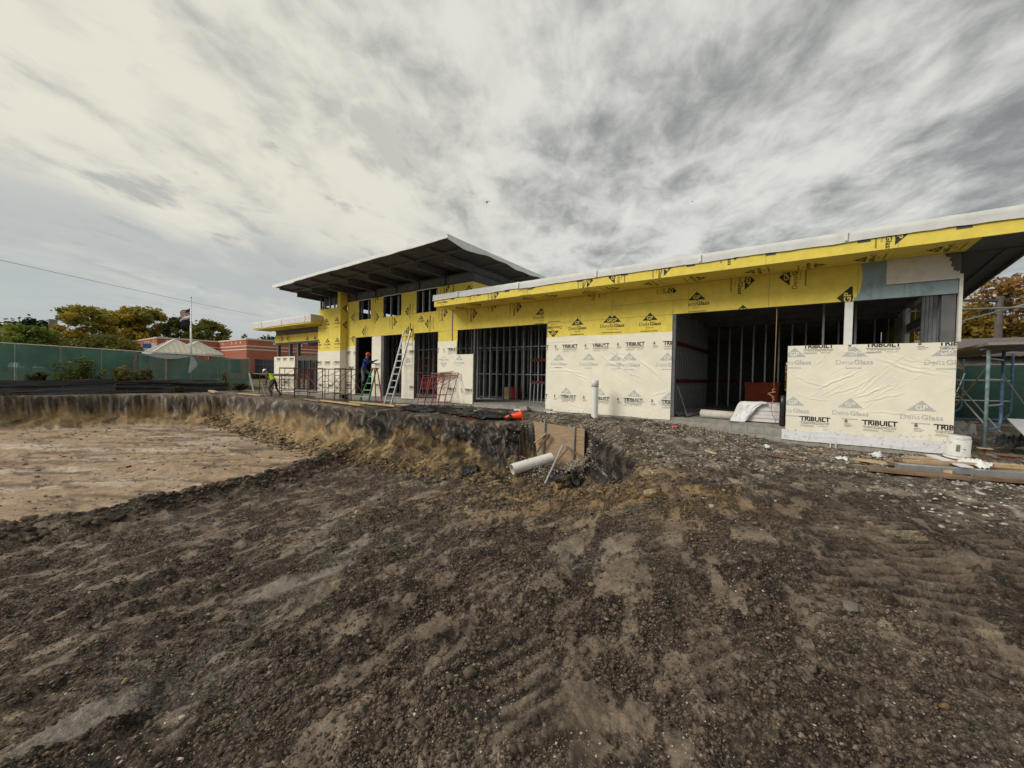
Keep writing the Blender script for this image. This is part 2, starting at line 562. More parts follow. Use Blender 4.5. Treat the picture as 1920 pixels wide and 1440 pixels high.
def vn(x, y, seed=0):
    ix, iy = np.floor(x), np.floor(y)
    fx, fy = x - ix, y - iy
    fx = fx * fx * fx * (fx * (fx * 6 - 15) + 10)
    fy = fy * fy * fy * (fy * (fy * 6 - 15) + 10)
    a, b = _h(ix, iy, seed), _h(ix + 1, iy, seed)
    c, d = _h(ix, iy + 1, seed), _h(ix + 1, iy + 1, seed)
    return (a + (b - a) * fx) * (1 - fy) + (c + (d - c) * fx) * fy


def fbm(x, y, oct=4, seed=0, gain=0.5):
    t, amp, s = 0.0, 1.0, 0.0
    for i in range(oct):
        t = t + amp * vn(x * 2.03 ** i + 17.3 * i, y * 2.03 ** i - 9.1 * i, seed + i)
        s += amp
        amp *= gain
    return t / s


def cell(x, y, seed=0):
    """cellular bumps: rounded lumps of random height with creases between them"""
    ix, iy = np.floor(x), np.floor(y)
    best = np.zeros(np.shape(x))
    for dx in (-1, 0, 1):
        for dy in (-1, 0, 1):
            jx, jy = ix + dx, iy + dy
            qx = jx + _h(jx, jy, seed) - x
            qy = jy + _h(jx, jy, seed + 1) - y
            hh = _h(jx, jy, seed + 2)
            k = 1.25 + 1.6 * _h(jx, jy, seed + 3)
            best = np.maximum(best, hh * (1 - (qx * qx + qy * qy) * k * 1.5))
    return best


def sst(a, b, x):
    t = np.clip((x - a) / (b - a), 0, 1)
    return t * t * (3 - 2 * t)

# ------------------------------------------------------------------ ground: plateau, excavation, ramp
LIP = np.array([(-40.0, -60), (-37.0, -6.0), (-35.4, 1.0), (-34.6, 4.0), (-32.6, 7.0), (-29.6, 9.7), (-26.5, 10.1), (-20, 10.25), (-15, 10.1),
                (-10.5, 10.05), (-7.9, 10.2), (-6.95, 10.55), (-5.0, 10.6), (-4.75, 10.3), (-4.3, 9.75), (-3.7, 9.15), (-3.05, 8.45), (-2.35, 7.5), (-1.5, 6.2), (-0.2, 4.5)])
PIT = np.vstack([LIP, [(6, 1), (40, -5), (40, -60)]])
FX = [-80, -40, -31, -22, -15, -12.5, -8, -4, -3, -1.5, -0.4, 2.65, 6, 40]
FZ = [-0.15, -0.25, -0.38, -0.36, -0.30, -0.22, -0.17, -0.17, -0.20, -0.36, -0.50, -0.47, -0.42, -0.40]


def sdist(x, y):
    d = np.full(x.shape, 1e9)
    for (ax, ay), (bx, by) in zip(LIP[:-1], LIP[1:]):
        ex, ey = bx - ax, by - ay
        t = np.clip(((x - ax) * ex + (y - ay) * ey) / (ex * ex + ey * ey), 0, 1)
        d = np.minimum(d, np.hypot(x - ax - t * ex, y - ay - t * ey))
    ins = np.zeros(x.shape, bool)
    n = len(PIT)
    for i in range(n):
        ax, ay = PIT[i]
        bx, by = PIT[(i + 1) % n]
        c = ((ay > y) != (by > y))
        if ay != by:
            ins ^= c & (x < (bx - ax) * (y - ay) / (by - ay) + ax)
    return np.where(ins, d, -d)


TRACKS = [((0.98, 2.2), (0.70, 7.6), 0.50, 0.17, 0.013), ((1.62, 3.0), (1.50, 8.0), 0.45, 0.17, 0.012), ((0.36, 2.6), (0.30, 6.9), 0.40, 0.17, 0.009), ((0.05, 1.9), (-1.9, 5.4), 0.42, 0.15, 0.0055),
          ((-0.6, 1.2), (-2.6, 3.2), 0.42, 0.15, 0.005), ((-3.9, -0.3), (-4.6, 4.8), 0.45, 0.17, 0.005)]
WET = [((-4.62, 1.72), (-4.2, 2.45), 0.22, 1.0), ((-3.5, 0.05), (-3.42, 0.5), 0.16, 0.75), ((-8.2, 5.6), (-7.0, 6.4), 0.5, 0.4), ((-24, 5.6), (-19, 7.6), 0.5, 0.9), ((-27, 2.5), (-20, 3.2), 0.5, 0.5)]


def seg(x, y, a, b):
    ex, ey = b[0] - a[0], b[1] - a[1]
    L = math.hypot(ex, ey)
    s = ((x - a[0]) * ex + (y - a[1]) * ey) / L
    c = (-(x - a[0]) * ey + (y - a[1]) * ex) / L
    return s, c, L


def terrain(x, y, smooth=False, colors=False):
    x = np.asarray(x, float)
    y = np.asarray(y, float)
    gf = np.interp(x, FX, FZ)
    zu = gf + (-0.42 - gf) * (1 - sst(9.4, 12.5, y))
    far = sst(-36.2, -38.6, x)
    zu = zu + far * (np.interp(y, [-60, 0, 1, 13, 30], [0.1, 0.1, 0.07, -0.2, -0.3]) - zu) * sst(40, 10, np.abs(y))
    zl = np.interp(x, [-13.2, -11, -8, -5, -3, -1], [-2.2, -2.1, -1.8, -1.2, -0.85, -0.45])
    zl = zl - 0.62 * np.exp(-(((x + 5.4) / 1.5) ** 2 + ((y - 9.2) / 1.5) ** 2)) - 0.42 * np.exp(-(((x + 3.7) / 0.9) ** 2 + ((y - 8.1) / 0.9) ** 2))
    edge = np.interp(y, [0.3, 1.7, 3.6, 5.3, 7.5, 9], [-12.7, -12.6, -12.85, -13.4, -14.5, -15.5]) + (fbm(x * .7, y * .7, 3, 5) - .5) * 1.1
    floor = sst(0.45, -0.55, x - edge + (fbm(x * 2.2, y * 2.2, 4, 6) - .5) * 1.6)                   # 1 on the pale pit floor
    zl = zl + 0.30 * np.exp(-((x - edge - 0.45) / 0.5) ** 2) * (0.4 + fbm(x, y, 3, 9))
    s0 = sdist(x, y)
    W = np.where(x < -29.8, 1.0, 1.75)
    W = np.where((x > -7.2) & (x < -4.8) & (y > 9.6), 0.14, W)
    W = np.where(x > -4.8, np.interp(x, [-4.8, -2.9, -2.0], [0.34, 0.5, 1.6]), W)
    uu = x * 0.9 + y * 0.7
    notch = ((x > -7.1) & (x < -4.85) & (y > 10.0))
    wob = np.where(notch, 0.0, (fbm(uu * 0.8, x * 0 + 3.1, 3, 21) - 0.5) * 0.6 + (fbm(x * 2.3, y * 2.3, 4, 22) - 0.5) * 0.28)
    t = np.clip((s0 + wob * np.minimum(1, W)) / W, 0, 1)
    prof = np.where(W < .3, sst(0, 1, t), 0.62 * sst(0, 0.26, t) + 0.38 * np.clip((t - .10) / .90, 0, 1) ** .8)
    z = zu + (zl - zu) * prof
    drop = np.clip(zu - zl, 0, 3)
    if smooth:
        return z
    face = np.where((t > 0.01) & (t < 0.999) & (drop > 0.25), 1.0, 0.0)
    r = np.hypot(x, y)
    wet = np.zeros(x.shape)
    for a, b, w, k in WET:
        s, c, L = seg(x, y, a, b)
        dd = np.hypot(np.maximum(0, np.maximum(-s, s - L)), c) + (fbm(x * 2.2, y * 2.2, 4, 41) - .5) * w * 2.4
        wet = np.maximum(wet, k * sst(w * 1.15, w * 0.45, dd))
    wet = wet * (.35 + .65 * sst(.36, .52, fbm(x * 7, y * 4, 4, 43)))
    # lumps
    dryk = 1 - 0.9 * wet
    under = ((x > -24.6) & (x < 2.6) & (y > 13.1)).astype(float)
    amp_mid = np.where(t > 0.6, 0.16, 0.10) * (1 - 0.55 * floor)
    trk = np.zeros(x.shape)
    tz = np.zeros(x.shape)
    twv = np.zeros(x.shape)
    for a, b, w, pitch, amp in TRACKS:
        s, c, L = seg(x, y, a, b)
        s = s + 0.10 * np.sin(c * 5) + (fbm(x * 3, y * 3, 2, 81) - .5) * 0.07
        inm = sst(w / 2 + .05, w / 2 - .05, np.abs(c + (fbm(x * 1.5, y * 1.5, 2, 82) - .5) * .25)) * sst(-.3, .2, s) * sst(L + .3, L - .2, s)
        inm = inm * sst(0.25, 0.60, fbm(x * 1.6 + 2, y * 1.6, 4, 83) + (.16 if amp > .008 else 0))
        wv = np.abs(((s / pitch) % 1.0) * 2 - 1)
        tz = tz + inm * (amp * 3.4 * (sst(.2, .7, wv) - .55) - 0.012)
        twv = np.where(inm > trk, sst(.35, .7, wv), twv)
        trk = np.maximum(trk, inm)
    ca_ = -.25 * x + .97 * y
    cb_ = .97 * x + .25 * y
    wv2 = (fbm(x * 1.3, y * 1.3, 3, 171) - .5) * .9
    sm = sst(.52, .62, fbm(ca_ * 2.1 + wv2, cb_ * 4.4 + wv2, 6, 172, .66))       # scraped, smeared patches
    sm = sm * (1 - .55 * trk) + .55 * trk * twv  # tread ridges toned light, grooves dark: groove shade put into the soil colour
    z = z + (fbm(x * 0.75, y * 0.75, 3, 2) - .5) * 0.13 * (1 - under) * np.where(t > 0.9, 1, .5)
    z = z + (fbm(x * 3.3, y * 3.3, 4, 3) - .5) * amp_mid * dryk * (1 - under) * (1 - .6 * trk)
    rough = sst(0.35, 0.7, fbm(x * 0.9 + 4, y * 0.9, 3, 31))
    near = sst(22, 6, r)
    wx = x + .05 * (fbm(x * 9, y * 9, 2, 56) - .5) + .12 * (fbm(x * 3, y * 3, 2, 57) - .5)
    wy = y + .05 * (fbm(x * 9 + 5, y * 9, 2, 58) - .5) + .12 * (fbm(x * 3 + 5, y * 3, 2, 59) - .5)
    lump = (0.40 + 0.7 * rough) * dryk * (1 - under) * (1 - .72 * floor) * (1 - .78 * sm) * (1 - face) * (1 - .8 * trk)
    z = z + .014 * sm * dryk * (1 - under)
    z = z + cell(wx * 3.6, wy * 3.6, 51) ** 1.5 * 0.085 * lump * sst(40, 10, r)
    z = z + cell(wx * 9.5, wy * 9.5, 55) ** 1.4 * 0.058 * lump * near
    z = z + cell(wx * 22, wy * 22, 61) ** 1.3 * 0.030 * (lump + .15) * sst(14, 4, r)
    z = z + (fbm(x * 46, y * 46, 2, 66) - .5) * 0.020 * dryk * (1 - .7 * sm) * sst(6, 2, r)
    # gouged bank face
    z = z + face * sst(0, .12, t) * (fbm(x * 6, y * 6, 3, 71) - .5) * 0.10
    z = z + tz
    # tyre ruts running up the ramp
    for a, b, w, dp in (((-0.2, 0.8), (-3.6, 6.8), 0.30, 0.05), ((-3.2, 0.3), (-6.5, 5.5), 0.35, 0.05), ((1.3, 2.2), (0.6, 7.0), 0.3, 0.035), ((-5.6, 0.4), (-9.0, 6.2), 0.4, 0.06)):
        s, c, L = seg(x, y, a, b)
        c = c + (fbm(s * .8, c * 0 + a[0], 2, 91) - .5) * .5
        m = sst(-.4, .3, s) * sst(L + .4, L - .3, s) * .55
        z = z + m * dp * (-np.exp(-(c / w) ** 2 * 2) + .55 * np.exp(-((np.abs(c) - w * 1.1) / .12) ** 2))
    if colors:
        # push the cut face in and out so that it crumbles in all three directions
        k = np.nonzero((face > 0) & (W > .3))[0]
        e = .12
        gxn = (sdist(x[k] + e, y[k]) - sdist(x[k] - e, y[k])) / (2 * e)
        gyn = (sdist(x[k], y[k] + e) - sdist(x[k], y[k] - e)) / (2 * e)
        zk, uk = z[k], uu[k]
        push = (fbm(uk * 1.6, zk * 2.4, 4, 73) - .5) * .40 + (cell(uk * 3.4 + fbm(uk * 2, zk * 3, 2, 74), zk * 5.2 + fbm(uk * 3, zk * 2, 2, 77), 75) - .35) * .20 + (cell(uk * 9, zk * 11, 78) - .35) * .075 + (fbm(uk * 21, zk * 21, 2, 79) - .5) * .05
        push = push * sst(0, .10, t[k]) * sst(1.0, .8, t[k]) * np.minimum(1, drop[k])
        terrain.shift = (k, gxn * push, gyn * push)
    if not colors:
        return z
    # ---- soil colours (albedo)
    def cc(r_, g_, b_):
        return np.array([r_, g_, b_])
    n1 = fbm(x * 0.6, y * 0.6, 5, 101)
    n2 = fbm(x * 2.4, y * 2.4, 5, 102)
    n3 = fbm(x * 9, y * 9, 4, 103)
    n4 = fbm(x * 1.3 + 9, y * 1.3, 5, 104, .6)

    def lerp(A, B, w):
        return A + (B - A) * w[..., None]
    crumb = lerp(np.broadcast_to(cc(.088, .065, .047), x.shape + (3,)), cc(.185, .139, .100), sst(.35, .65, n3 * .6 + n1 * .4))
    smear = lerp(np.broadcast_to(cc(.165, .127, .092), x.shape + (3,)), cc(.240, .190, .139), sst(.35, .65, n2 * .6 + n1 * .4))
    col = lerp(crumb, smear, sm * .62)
    col = lerp(col, cc(.34, .27, .17), .75 * sst(.64, .74, n4) * sst(.45, .58, n3))
    col = lerp(col, cc(.190, .172, .142), .45 * sst(.55, .72, fbm(x * 1.1, y * 1.1, 4, 105)))
    # tan clay spilled in front of the trench
    sp = np.exp(-(((x + 3.6) / 2.2) ** 2 + ((y - 6.6) / 1.5) ** 2)) + .7 * np.exp(-(((x + 1.6) / 1.3) ** 2 + ((y - 5.9) / .9) ** 2))
    col = lerp(col, cc(.255, .165, .08), np.clip(sp * 1.25, 0, 1) * sst(.35, .62, n2))
    # gravelly ground along the building
    gw = sst(6.2, 8.8, y + (n2 - .5) * 2.4) * sst(-7.5, -3.5, x + (n1 - .5) * 3) * sst(-.2, 0.3, -s0 + .6)
    gw = np.maximum(gw, sst(.4, 1.6, x - .25 * (9 - y)) * sst(4.8, 7.8, y + (n2 - .5) * 3))
    col = lerp(col, cc(.225, .185, .142), np.clip(gw * sst(.28, .6, n2 + .35 * (n3 - .5)) * .9, 0, 1))
    col = lerp(col, cc(.38, .34, .28), np.clip(gw * sst(.50, .68, n3) * sst(.3, .6, n1 + .1), 0, 1) * .8)
    plate = sst(.15, -.35, s0) * (1 - sst(-5, -3, x))
    col = lerp(col, lerp(np.broadcast_to(cc(.10, .078, .058), x.shape + (3,)), cc(.20, .165, .125), sst(.35, .65, n2)), plate)
    pg = plate * sst(-9, -6.5, x)
    col = lerp(col, cc(.27, .245, .21), pg * sst(.45, .62, n3) * .8)
    # the cut face: black topsoil over tan clay
    dd = zu - z
    top = 0.72 + .12 * sst(-27, -30, x) + (fbm(uu * 1.1, y * .3, 5, 111, .6) - .5) * 1.25 + np.exp(-((x + 7.6) / .9) ** 2) * .35
    clay = lerp(np.broadcast_to(cc(.235, .155, .07), x.shape + (3,)), cc(.35, .25, .125), sst(.35, .65, fbm(uu * 2.6, z * 4.2, 5, 112)))
    clay = lerp(clay, cc(.085, .065, .045), .8 * sst(.53, .66, fbm(uu * 1.8, z * 3.2 + 4, 5, 113, .6)))
    black = lerp(np.broadcast_to(cc(.034, .028, .024), x.shape + (3,)), cc(.105, .083, .064), sst(.40, .66, fbm(uu * 3.2, z * 6, 5, 118)))
    black = lerp(black, cc(.33, .30, .26), .8 * sst(.66, .74, fbm(uu * 15, z * 15, 2, 119)))
    fc = lerp(black, clay, sst(-.10, .12, dd - top + .35 * (fbm(uu * 4, z * 4, 3, 120) - .5)))
    tal = sst(.72, .98, t)
    fc = lerp(fc, lerp(np.broadcast_to(cc(.12, .088, .055), x.shape + (3,)), cc(.25, .175, .09), sst(.4, .6, n2)), tal * .85)
    fw = sst(.0, .06, t) * sst(1.0, .93, t) * sst(.25, .5, drop)
    col = lerp(col, fc, fw)
    # pale floor of the pit
    pf, qf = .8 * x + .6 * y, -.6 * x + .8 * y
    st = fbm(pf * .35, qf * 1.5, 6, 121, .58)
    fl = lerp(np.broadcast_to(cc(.40, .285, .19), x.shape + (3,)), cc(.55, .455, .355), sst(.52, .70, st))
    fl = lerp(fl, cc(.19, .135, .09), .9 * sst(.50, .66, fbm(pf * .55, qf * 2.2, 6, 122, .6)))
    fl = lerp(fl, cc(.10, .078, .055), .8 * sst(.62, .72, fbm(pf * 1.3, qf * 3.0, 5, 123, .6)))
    ff = floor * sst(.85, 1.0, t)
    ff = ff * sst(11.2, 8.8, y + (n1 - .5) * 2.5 + np.maximum(0, (-x - 14)) * -.03)
    col = lerp(col, fl, ff)
    brm = np.exp(-((x - edge - .35) / .5) ** 2) * (s0 > 1)
    col = lerp(col, cc(.045, .036, .028), np.clip(brm * 1.2, 0, 1) * sst(.42, .58, n2 + .06) * .8)
    # weedy strip and grass beyond the far bank, and everything off the site
    off = sst(-36.2, -38.5, x) + sst(16, 22, y) * sst(-26, -30, x) + sst(40, 60, r)
    off = np.clip(off, 0, 1)
    col = lerp(col, lerp(np.broadcast_to(cc(.085, .085, .035), x.shape + (3,)), cc(.15, .13, .06), n2), off)
    bl = sst(-34.6, -36.2, x) * (1 - off)
    col = lerp(col, lerp(np.broadcast_to(cc(.075, .06, .04), x.shape + (3,)), cc(.17, .145, .085), sst(.4, .6, n2)), bl)
    wc = lerp(np.broadcast_to(cc(.165, .152, .135), x.shape + (3,)), cc(.25, .21, .165), n2)
    col = lerp(col, wc, np.clip(wet, 0, 1) * .8 * (1 - .5 * floor))
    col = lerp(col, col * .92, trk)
    crumbly = np.clip((1 - sm) * (1 - .8 * floor) * (1 - wet), 0, 1)
    wv_ = np.clip(wet * .9 + .25 * sst(.62, .75, n4), 0, 1)
    return z, col, wv_, crumbly


def gz(x, y):
    return float(terrain(np.array([x]), np.array([y]))[0])


def build_ground():
    c0 = math.pi / 2 + YAW
    half = math.radians(60)
    th = np.concatenate([np.linspace(c0 - half, c0 + half, 860), np.linspace(c0 + half, c0 - half + 2 * math.pi, 64)[1:-1]])
    rs = [0.3]
    while rs[-1] < 900:
        r = rs[-1]
        rs.append(r + max(0.008 if r > 1.1 else 0.04, 0.0040 * r * (1 + 0.06 * min(r, 300) if r < 45 else 6)))
    rs = np.array(rs)
    R, T = np.meshgrid(rs, th, indexing='ij')
    # spread the rings so that steep faces get as many as their height asks for
    sel = np.arange(0, len(th), 4)
    Rc, Tc = np.meshgrid(rs, th[sel], indexing='ij')
    zc = terrain((Rc * np.cos(Tc)).ravel(), (Rc * np.sin(Tc)).ravel(), smooth=True).reshape(Rc.shape)
    dr = np.diff(rs)[:, None]
    dz = np.abs(np.diff(zc, axis=0))
    wgt = 1 + np.clip(dz / dr * 2.2, 0, 7) * (rs[1:, None] < 48)
    cum = np.vstack([np.zeros((1, len(sel))), np.cumsum(wgt, axis=0)])
    nrow = len(rs) + 90
    Rn = np.empty((nrow, len(sel)))
    for c_ in range(len(sel)):
        Rn[:, c_] = np.interp(np.linspace(0, cum[-1, c_], nrow), cum[:, c_], rs)
    pad = np.pad(Rn, ((0, 0), (6, 6)), mode='edge')
    Rn = sum(pad[:, k_:k_ + len(sel)] for k_ in range(13)) / 13.0
    R = np.empty((nrow, len(th)))
    for r_ in range(nrow):
        R[r_] = np.interp(np.arange(len(th)), sel, Rn[r_])
    T = np.broadcast_to(th[None], R.shape)
    X, Y = R * np.cos(T), R * np.sin(T)
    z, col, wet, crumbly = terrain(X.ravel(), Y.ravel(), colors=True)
    k_, sx, sy = terrain.shift
    X, Y = X.ravel().copy(), Y.ravel().copy()
    X[k_] += sx
    Y[k_] += sy
    nr, nt = R.shape
    V = np.column_stack([X.ravel(), Y.ravel(), z])
    i, j = np.meshgrid(np.arange(nr - 1), np.arange(nt), indexing='ij')
    a = (i * nt + j).ravel()
    b = (i * nt + (j + 1) % nt).ravel()
    F = np.column_stack([a, a + nt, b + nt, b])
    # close the small hole under the camera
    V = np.vstack([V, [[0, 0, float(z[:nt].mean())]]])
    col = np.vstack([col, col[:1]])
    wet = np.concatenate([wet, wet[:1]])
    crumbly = np.concatenate([crumbly, crumbly[:1]])
    k = len(V) - 1
    j = np.arange(0, nt)
    cap = np.column_stack([np.full(nt, k), j, (j + 1) % nt, np.full(nt, k)])
    rgba = np.column_stack([col, np.ones(len(col))])
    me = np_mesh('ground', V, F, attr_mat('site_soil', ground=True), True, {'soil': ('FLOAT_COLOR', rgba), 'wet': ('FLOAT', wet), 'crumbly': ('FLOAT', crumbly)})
    o = link('ground', me)
    tag(o, 'dark churned mud of the site with a cut pit and gravel edge', None, None, 'structure')
    print('ground tris', len(F) * 2, nr, nt)
    return o


build_ground()

# ------------------------------------------------------------------ clods and stones (too many to count)
def icosa():
    p = (1 + 5 ** .5) / 2
    v = np.array([(-1, p, 0), (1, p, 0), (-1, -p, 0), (1, -p, 0), (0, -1, p), (0, 1, p), (0, -1, -p), (0, 1, -p), (p, 0, -1), (p, 0, 1), (-p, 0, -1), (-p, 0, 1)], float)
    v /= np.linalg.norm(v[0])
    f = np.array([(0, 11, 5), (0, 5, 1), (0, 1, 7), (0, 7, 10), (0, 10, 11), (1, 5, 9), (5, 11, 4), (11, 10, 2), (10, 7, 6), (7, 1, 8), (3, 9, 4), (3, 4, 2), (3, 2, 6), (3, 6, 8), (3, 8, 9), (4, 9, 5), (2, 4, 11), (6, 2, 10), (8, 6, 7), (9, 8, 1)])
    return v, f


def octa():
    v = np.array([(1, 0, 0), (-1, 0, 0), (0, 1, 0), (0, -1, 0), (0, 0, 1), (0, 0, -1)], float)
    f = np.array([(0, 2, 4), (2, 1, 4), (1, 3, 4), (3, 0, 4), (2, 0, 5), (1, 2, 5), (3, 1, 5), (0, 3, 5)])
    return v, f


def scatter(name, x, y, size, colfn, label, flat=0.7, rough=0.95, sink=0.25, jitter=0.5, z=None, coarse=False):
    v, f = octa() if coarse else icosa()
    nv = len(v)
    n = len(x)
    if z is None:
        z = terrain(x, y)
    base = v[None] * (1 + RNG.uniform(-jitter, jitter, (n, nv, 1)))
    sc = np.column_stack([RNG.uniform(.7, 1.35, n), RNG.uniform(.7, 1.35, n), RNG.uniform(.55, 1.1, n) * flat]) * size[:, None]
    P = base * sc[:, None, :]
    a = RNG.uniform(0, 6.28, n)
    ca, sa = np.cos(a)[:, None], np.sin(a)[:, None]
    Px = P[..., 0] * ca - P[..., 1] * sa + x[:, None]
    Py = P[..., 0] * sa + P[..., 1] * ca + y[:, None]
    Pz = P[..., 2] + (z + size * flat * (0.5 - sink))[:, None]
    V = np.stack([Px, Py, Pz], -1).reshape(-1, 3)
    F = (f[None] + (np.arange(n) * nv)[:, None, None]).reshape(-1, 3)
    col = np.repeat(colfn(n, x, y), nv, axis=0)
    me = np_mesh(name, V, F, attr_mat(name + '_surface', rough), False, {'soil': ('FLOAT_COLOR', np.column_stack([col, np.ones(len(col))]))})
    o = link(name, me)
    return tag(o, label, None, None, 'stuff')


def polar(n, r0, r1, spread=55, pw=1.0):
    r = np.exp(RNG.uniform(math.log(r0), math.log(r1), n))
    t = math.pi / 2 + YAW + np.radians(RNG.uniform(-spread, spread, n))
    return r * np.cos(t), r * np.sin(t), r


def mudcol(n, x, y):
    k = np.clip(RNG.lognormal(-.25, .32, n), .4, 1.8)[:, None]
    c = np.array([.145, .109, .079])[None] * k
    tan = (RNG.random(n) < np.clip(.004 + .9 * np.exp(-(((x + 3.3) / 2.0) ** 2 + ((y - 6.6) / 1.4) ** 2)), 0, .75))[:, None]
    return np.where(tan, np.array([.24, .16, .08])[None] * RNG.uniform(.7, 1.2, n)[:, None], c)


def build_clods():
    x, y, r = polar(46000, 1.0, 16.0)
    keep = (fbm(x * 1.1, y * 1.1, 4, 131) + .35 * (fbm(x * 5, y * 5, 3, 132) - .5) > .455) & (x > -12.9) & (sdist(x, y) > -.3)
    wetk = np.zeros(len(x))
    for a, b, w, k in WET:
        s, c, L = seg(x, y, a, b)
        wetk = np.maximum(wetk, k * (np.hypot(np.maximum(0, np.maximum(-s, s - L)), c) < w))
    keep &= wetk < .3
    x, y, r = x[keep], y[keep], r[keep]
    size = np.clip(RNG.lognormal(-4.95, .5, len(x)) * (.75 + .075 * r), .003, .035)
    scatter('dirt_clods', x, y, size, mudcol, 'loose dark clods of mud lying on the churned ramp', .75)
    # crumbs: the smallest broken bits, thick where the mud is not smeared flat
    x, y, r = polar(150000, 1.05, 11.0, 56)
    a_, b_ = -.25 * x + .97 * y, .97 * x + .25 * y
    wv2 = (fbm(x * 1.3, y * 1.3, 3, 171) - .5) * .9
    sm = fbm(a_ * 2.1 + wv2, b_ * 4.4 + wv2, 6, 172, .66)
    keep = (sm < .62 - .16 * RNG.random(len(x)) ** .7) & (x > -12.9) & (sdist(x, y) > -.2) & (fbm(x * 2.6, y * 2.6, 3, 135) > .40)
    for a, b, w, k in WET:
        s, c, L = seg(x, y, a, b)
        keep &= ~((k > .6) & (np.hypot(np.maximum(0, np.maximum(-s, s - L)), c) < w))
    for a, b, w, pitch, amp in TRACKS:
        s_, c_, L_ = seg(x, y, a, b)
        keep &= ~((np.abs(c_) < w / 2) & (s_ > 0) & (s_ < L_) & (RNG.random(len(x)) < .75))
    x, y, r = x[keep][:72000], y[keep][:72000], r[keep][:72000]
    size = np.clip(RNG.lognormal(-5.0, .42, len(x)) * (.62 + .14 * r), .003, .03)

    def c1(n_, x, y):
        k = np.clip(RNG.lognormal(-.22, .36, n_), .35, 1.9)[:, None]
        return np.array([.145, .109, .079])[None] * k
    scatter('mud_crumbs', x, y, size, c1, 'fine broken crumbs of dark mud over the ramp', .8, coarse=True, sink=.1)
    # clods along the edge of the pale floor and the foot of the bank
    n = 2600
    yy = RNG.uniform(-.5, 8.5, n)
    xx = np.interp(yy, [0.3, 1.7, 3.6, 5.3, 7.5, 9], [-12.7, -12.6, -12.85, -13.4, -14.5, -15.5]) + RNG.normal(.35, .5, n)
    x2 = RNG.uniform(-30, -5, n)
    y2 = np.interp(x2, [-30, -20, -10, -6], [8.9, 8.6, 8.5, 8.3]) + RNG.normal(0, .35, n)
    x3, y3 = RNG.uniform(-33, -13, 900), RNG.uniform(-1, 8, 900) ** 1.0
    x4, y4 = RNG.normal(-3.7, 1.3, 1600), RNG.normal(6.9, .8, 1600)
    xs = np.concatenate([xx, x2, x3, x4])
    ys = np.concatenate([yy, y2, y3, y4])
    sz = np.clip(RNG.lognormal(-3.45, .55, len(xs)), .012, .12)
    sz[-1600:] *= .7
    sz[-2500:-1600] *= .55

    def c2(n_, x, y):
        c = mudcol(n_, x, y) * .8
        t = np.zeros(n_, bool)
        t[n:2 * n + 900] = RNG.random(n + 900) < .6
        return np.where(t[:, None], np.array([.24, .165, .085])[None] * RNG.uniform(.6, 1.2, n_)[:, None], c)
    scatter('fallen_clods', xs, ys, sz, c2, 'clods fallen along the foot of the cut bank', .8)

    # pale stones
    x, y, r = polar(11000, 1.0, 13.0)
    keep = (fbm(x * .8 + 7, y * .8, 4, 141) > .50) & (x > -12.5) & (sdist(x, y) > -.2)
    x, y, r = x[keep], y[keep], r[keep]
    size = np.clip(RNG.lognormal(-5.75, .5, len(x)) * (.8 + .10 * r), .002, .022)

    def c3(n_, x, y):
        k = RNG.uniform(.35, 1.1, n_)[:, None]
        return np.array([.55, .50, .42])[None] * k
    scatter('pale_stones', x, y, size, c3, 'small pale stones sprinkled over the dark mud', .7)
    # gravel beside the building
    n = 16000
    x = RNG.uniform(-7.5, 4.6, n)
    y = 12.85 - np.abs(RNG.normal(0, 2.6, n))
    sd_ = sdist(x, y)
    nn = fbm(x * 1.3, y * 1.3, 4, 151)
    keep = ((sd_ < .15) | (x > -1.2)) & (y > 5.2) & (nn > .40) & (RNG.random(n) < np.where(x > -1, sst(4.5, 8.0, y + x * .5), 1))
    x, y = x[keep], y[keep]
    size = np.clip(RNG.lognormal(-4.1, .42, len(x)), .008, .055)

    def c4(n_, x, y):
        k = RNG.uniform(.35, 1.15, n_)[:, None]
        return np.where((x > 1.2)[:, None], np.array([.52, .485, .42])[None], np.array([.40, .345, .275])[None]) * k
    scatter('gravel', x, y, size, c4, 'pale crushed stone spread beside the building base', .7)
    # crushed stone poured round the pipe behind the plywood
    n = 2600
    x = np.concatenate([RNG.normal(-6.25, .38, n // 2), RNG.normal(-4.98, .22, n // 2)])
    y = np.concatenate([RNG.normal(9.75, .33, n // 2), RNG.normal(9.9, .3, n // 2)])
    z = terrain(x, y) + RNG.uniform(0, .05, n)
    x_, y_ = x, y
    hump = np.concatenate([np.full(n // 2, .42), np.full(n // 2, .5)]) * np.exp(-((y - 9.95) / .38) ** 2)
    size = np.clip(RNG.lognormal(-4.0, .35, n), .01, .045)
    scatter('trench_gravel', x, y, size, c4, 'crushed stone piled round the drain pipe in the trench', .8, z=z + hump)


build_clods()


def rock(x, y, r, col, label, seed, flat=.7):
    rr = np.random.default_rng(seed)
    bm = bmesh.new()
    bmesh.ops.create_icosphere(bm, subdivisions=2, radius=1)
    for v in bm.verts:
        c = v.co
        k = 1 + .5 * (float(fbm(np.array([c.x * 1.3 + seed]), np.array([c.y * 1.3 + c.z * 1.7]), 3, seed)[0]) - .5) + rr.uniform(-.05, .05)
        v.co = Vector((c.x * r * k * 1.3, c.y * r * k, c.z * r * k * flat))
    me = bpy.data.meshes.new('rock')
    bm.to_mesh(me)
    bm.free()
    me.materials.append(mat('rock_%s' % ('tan' if col[0] > .2 else 'grey'), col, .9, var=.25, nscale=9, bump=.6, bscale=30))
    o = link('rock', me, None, (x, y, gz(x, y) + r * .15))
    o.rotation_euler = (0, 0, rr.uniform(0, 6))
    return tag(o, label, 'rock')


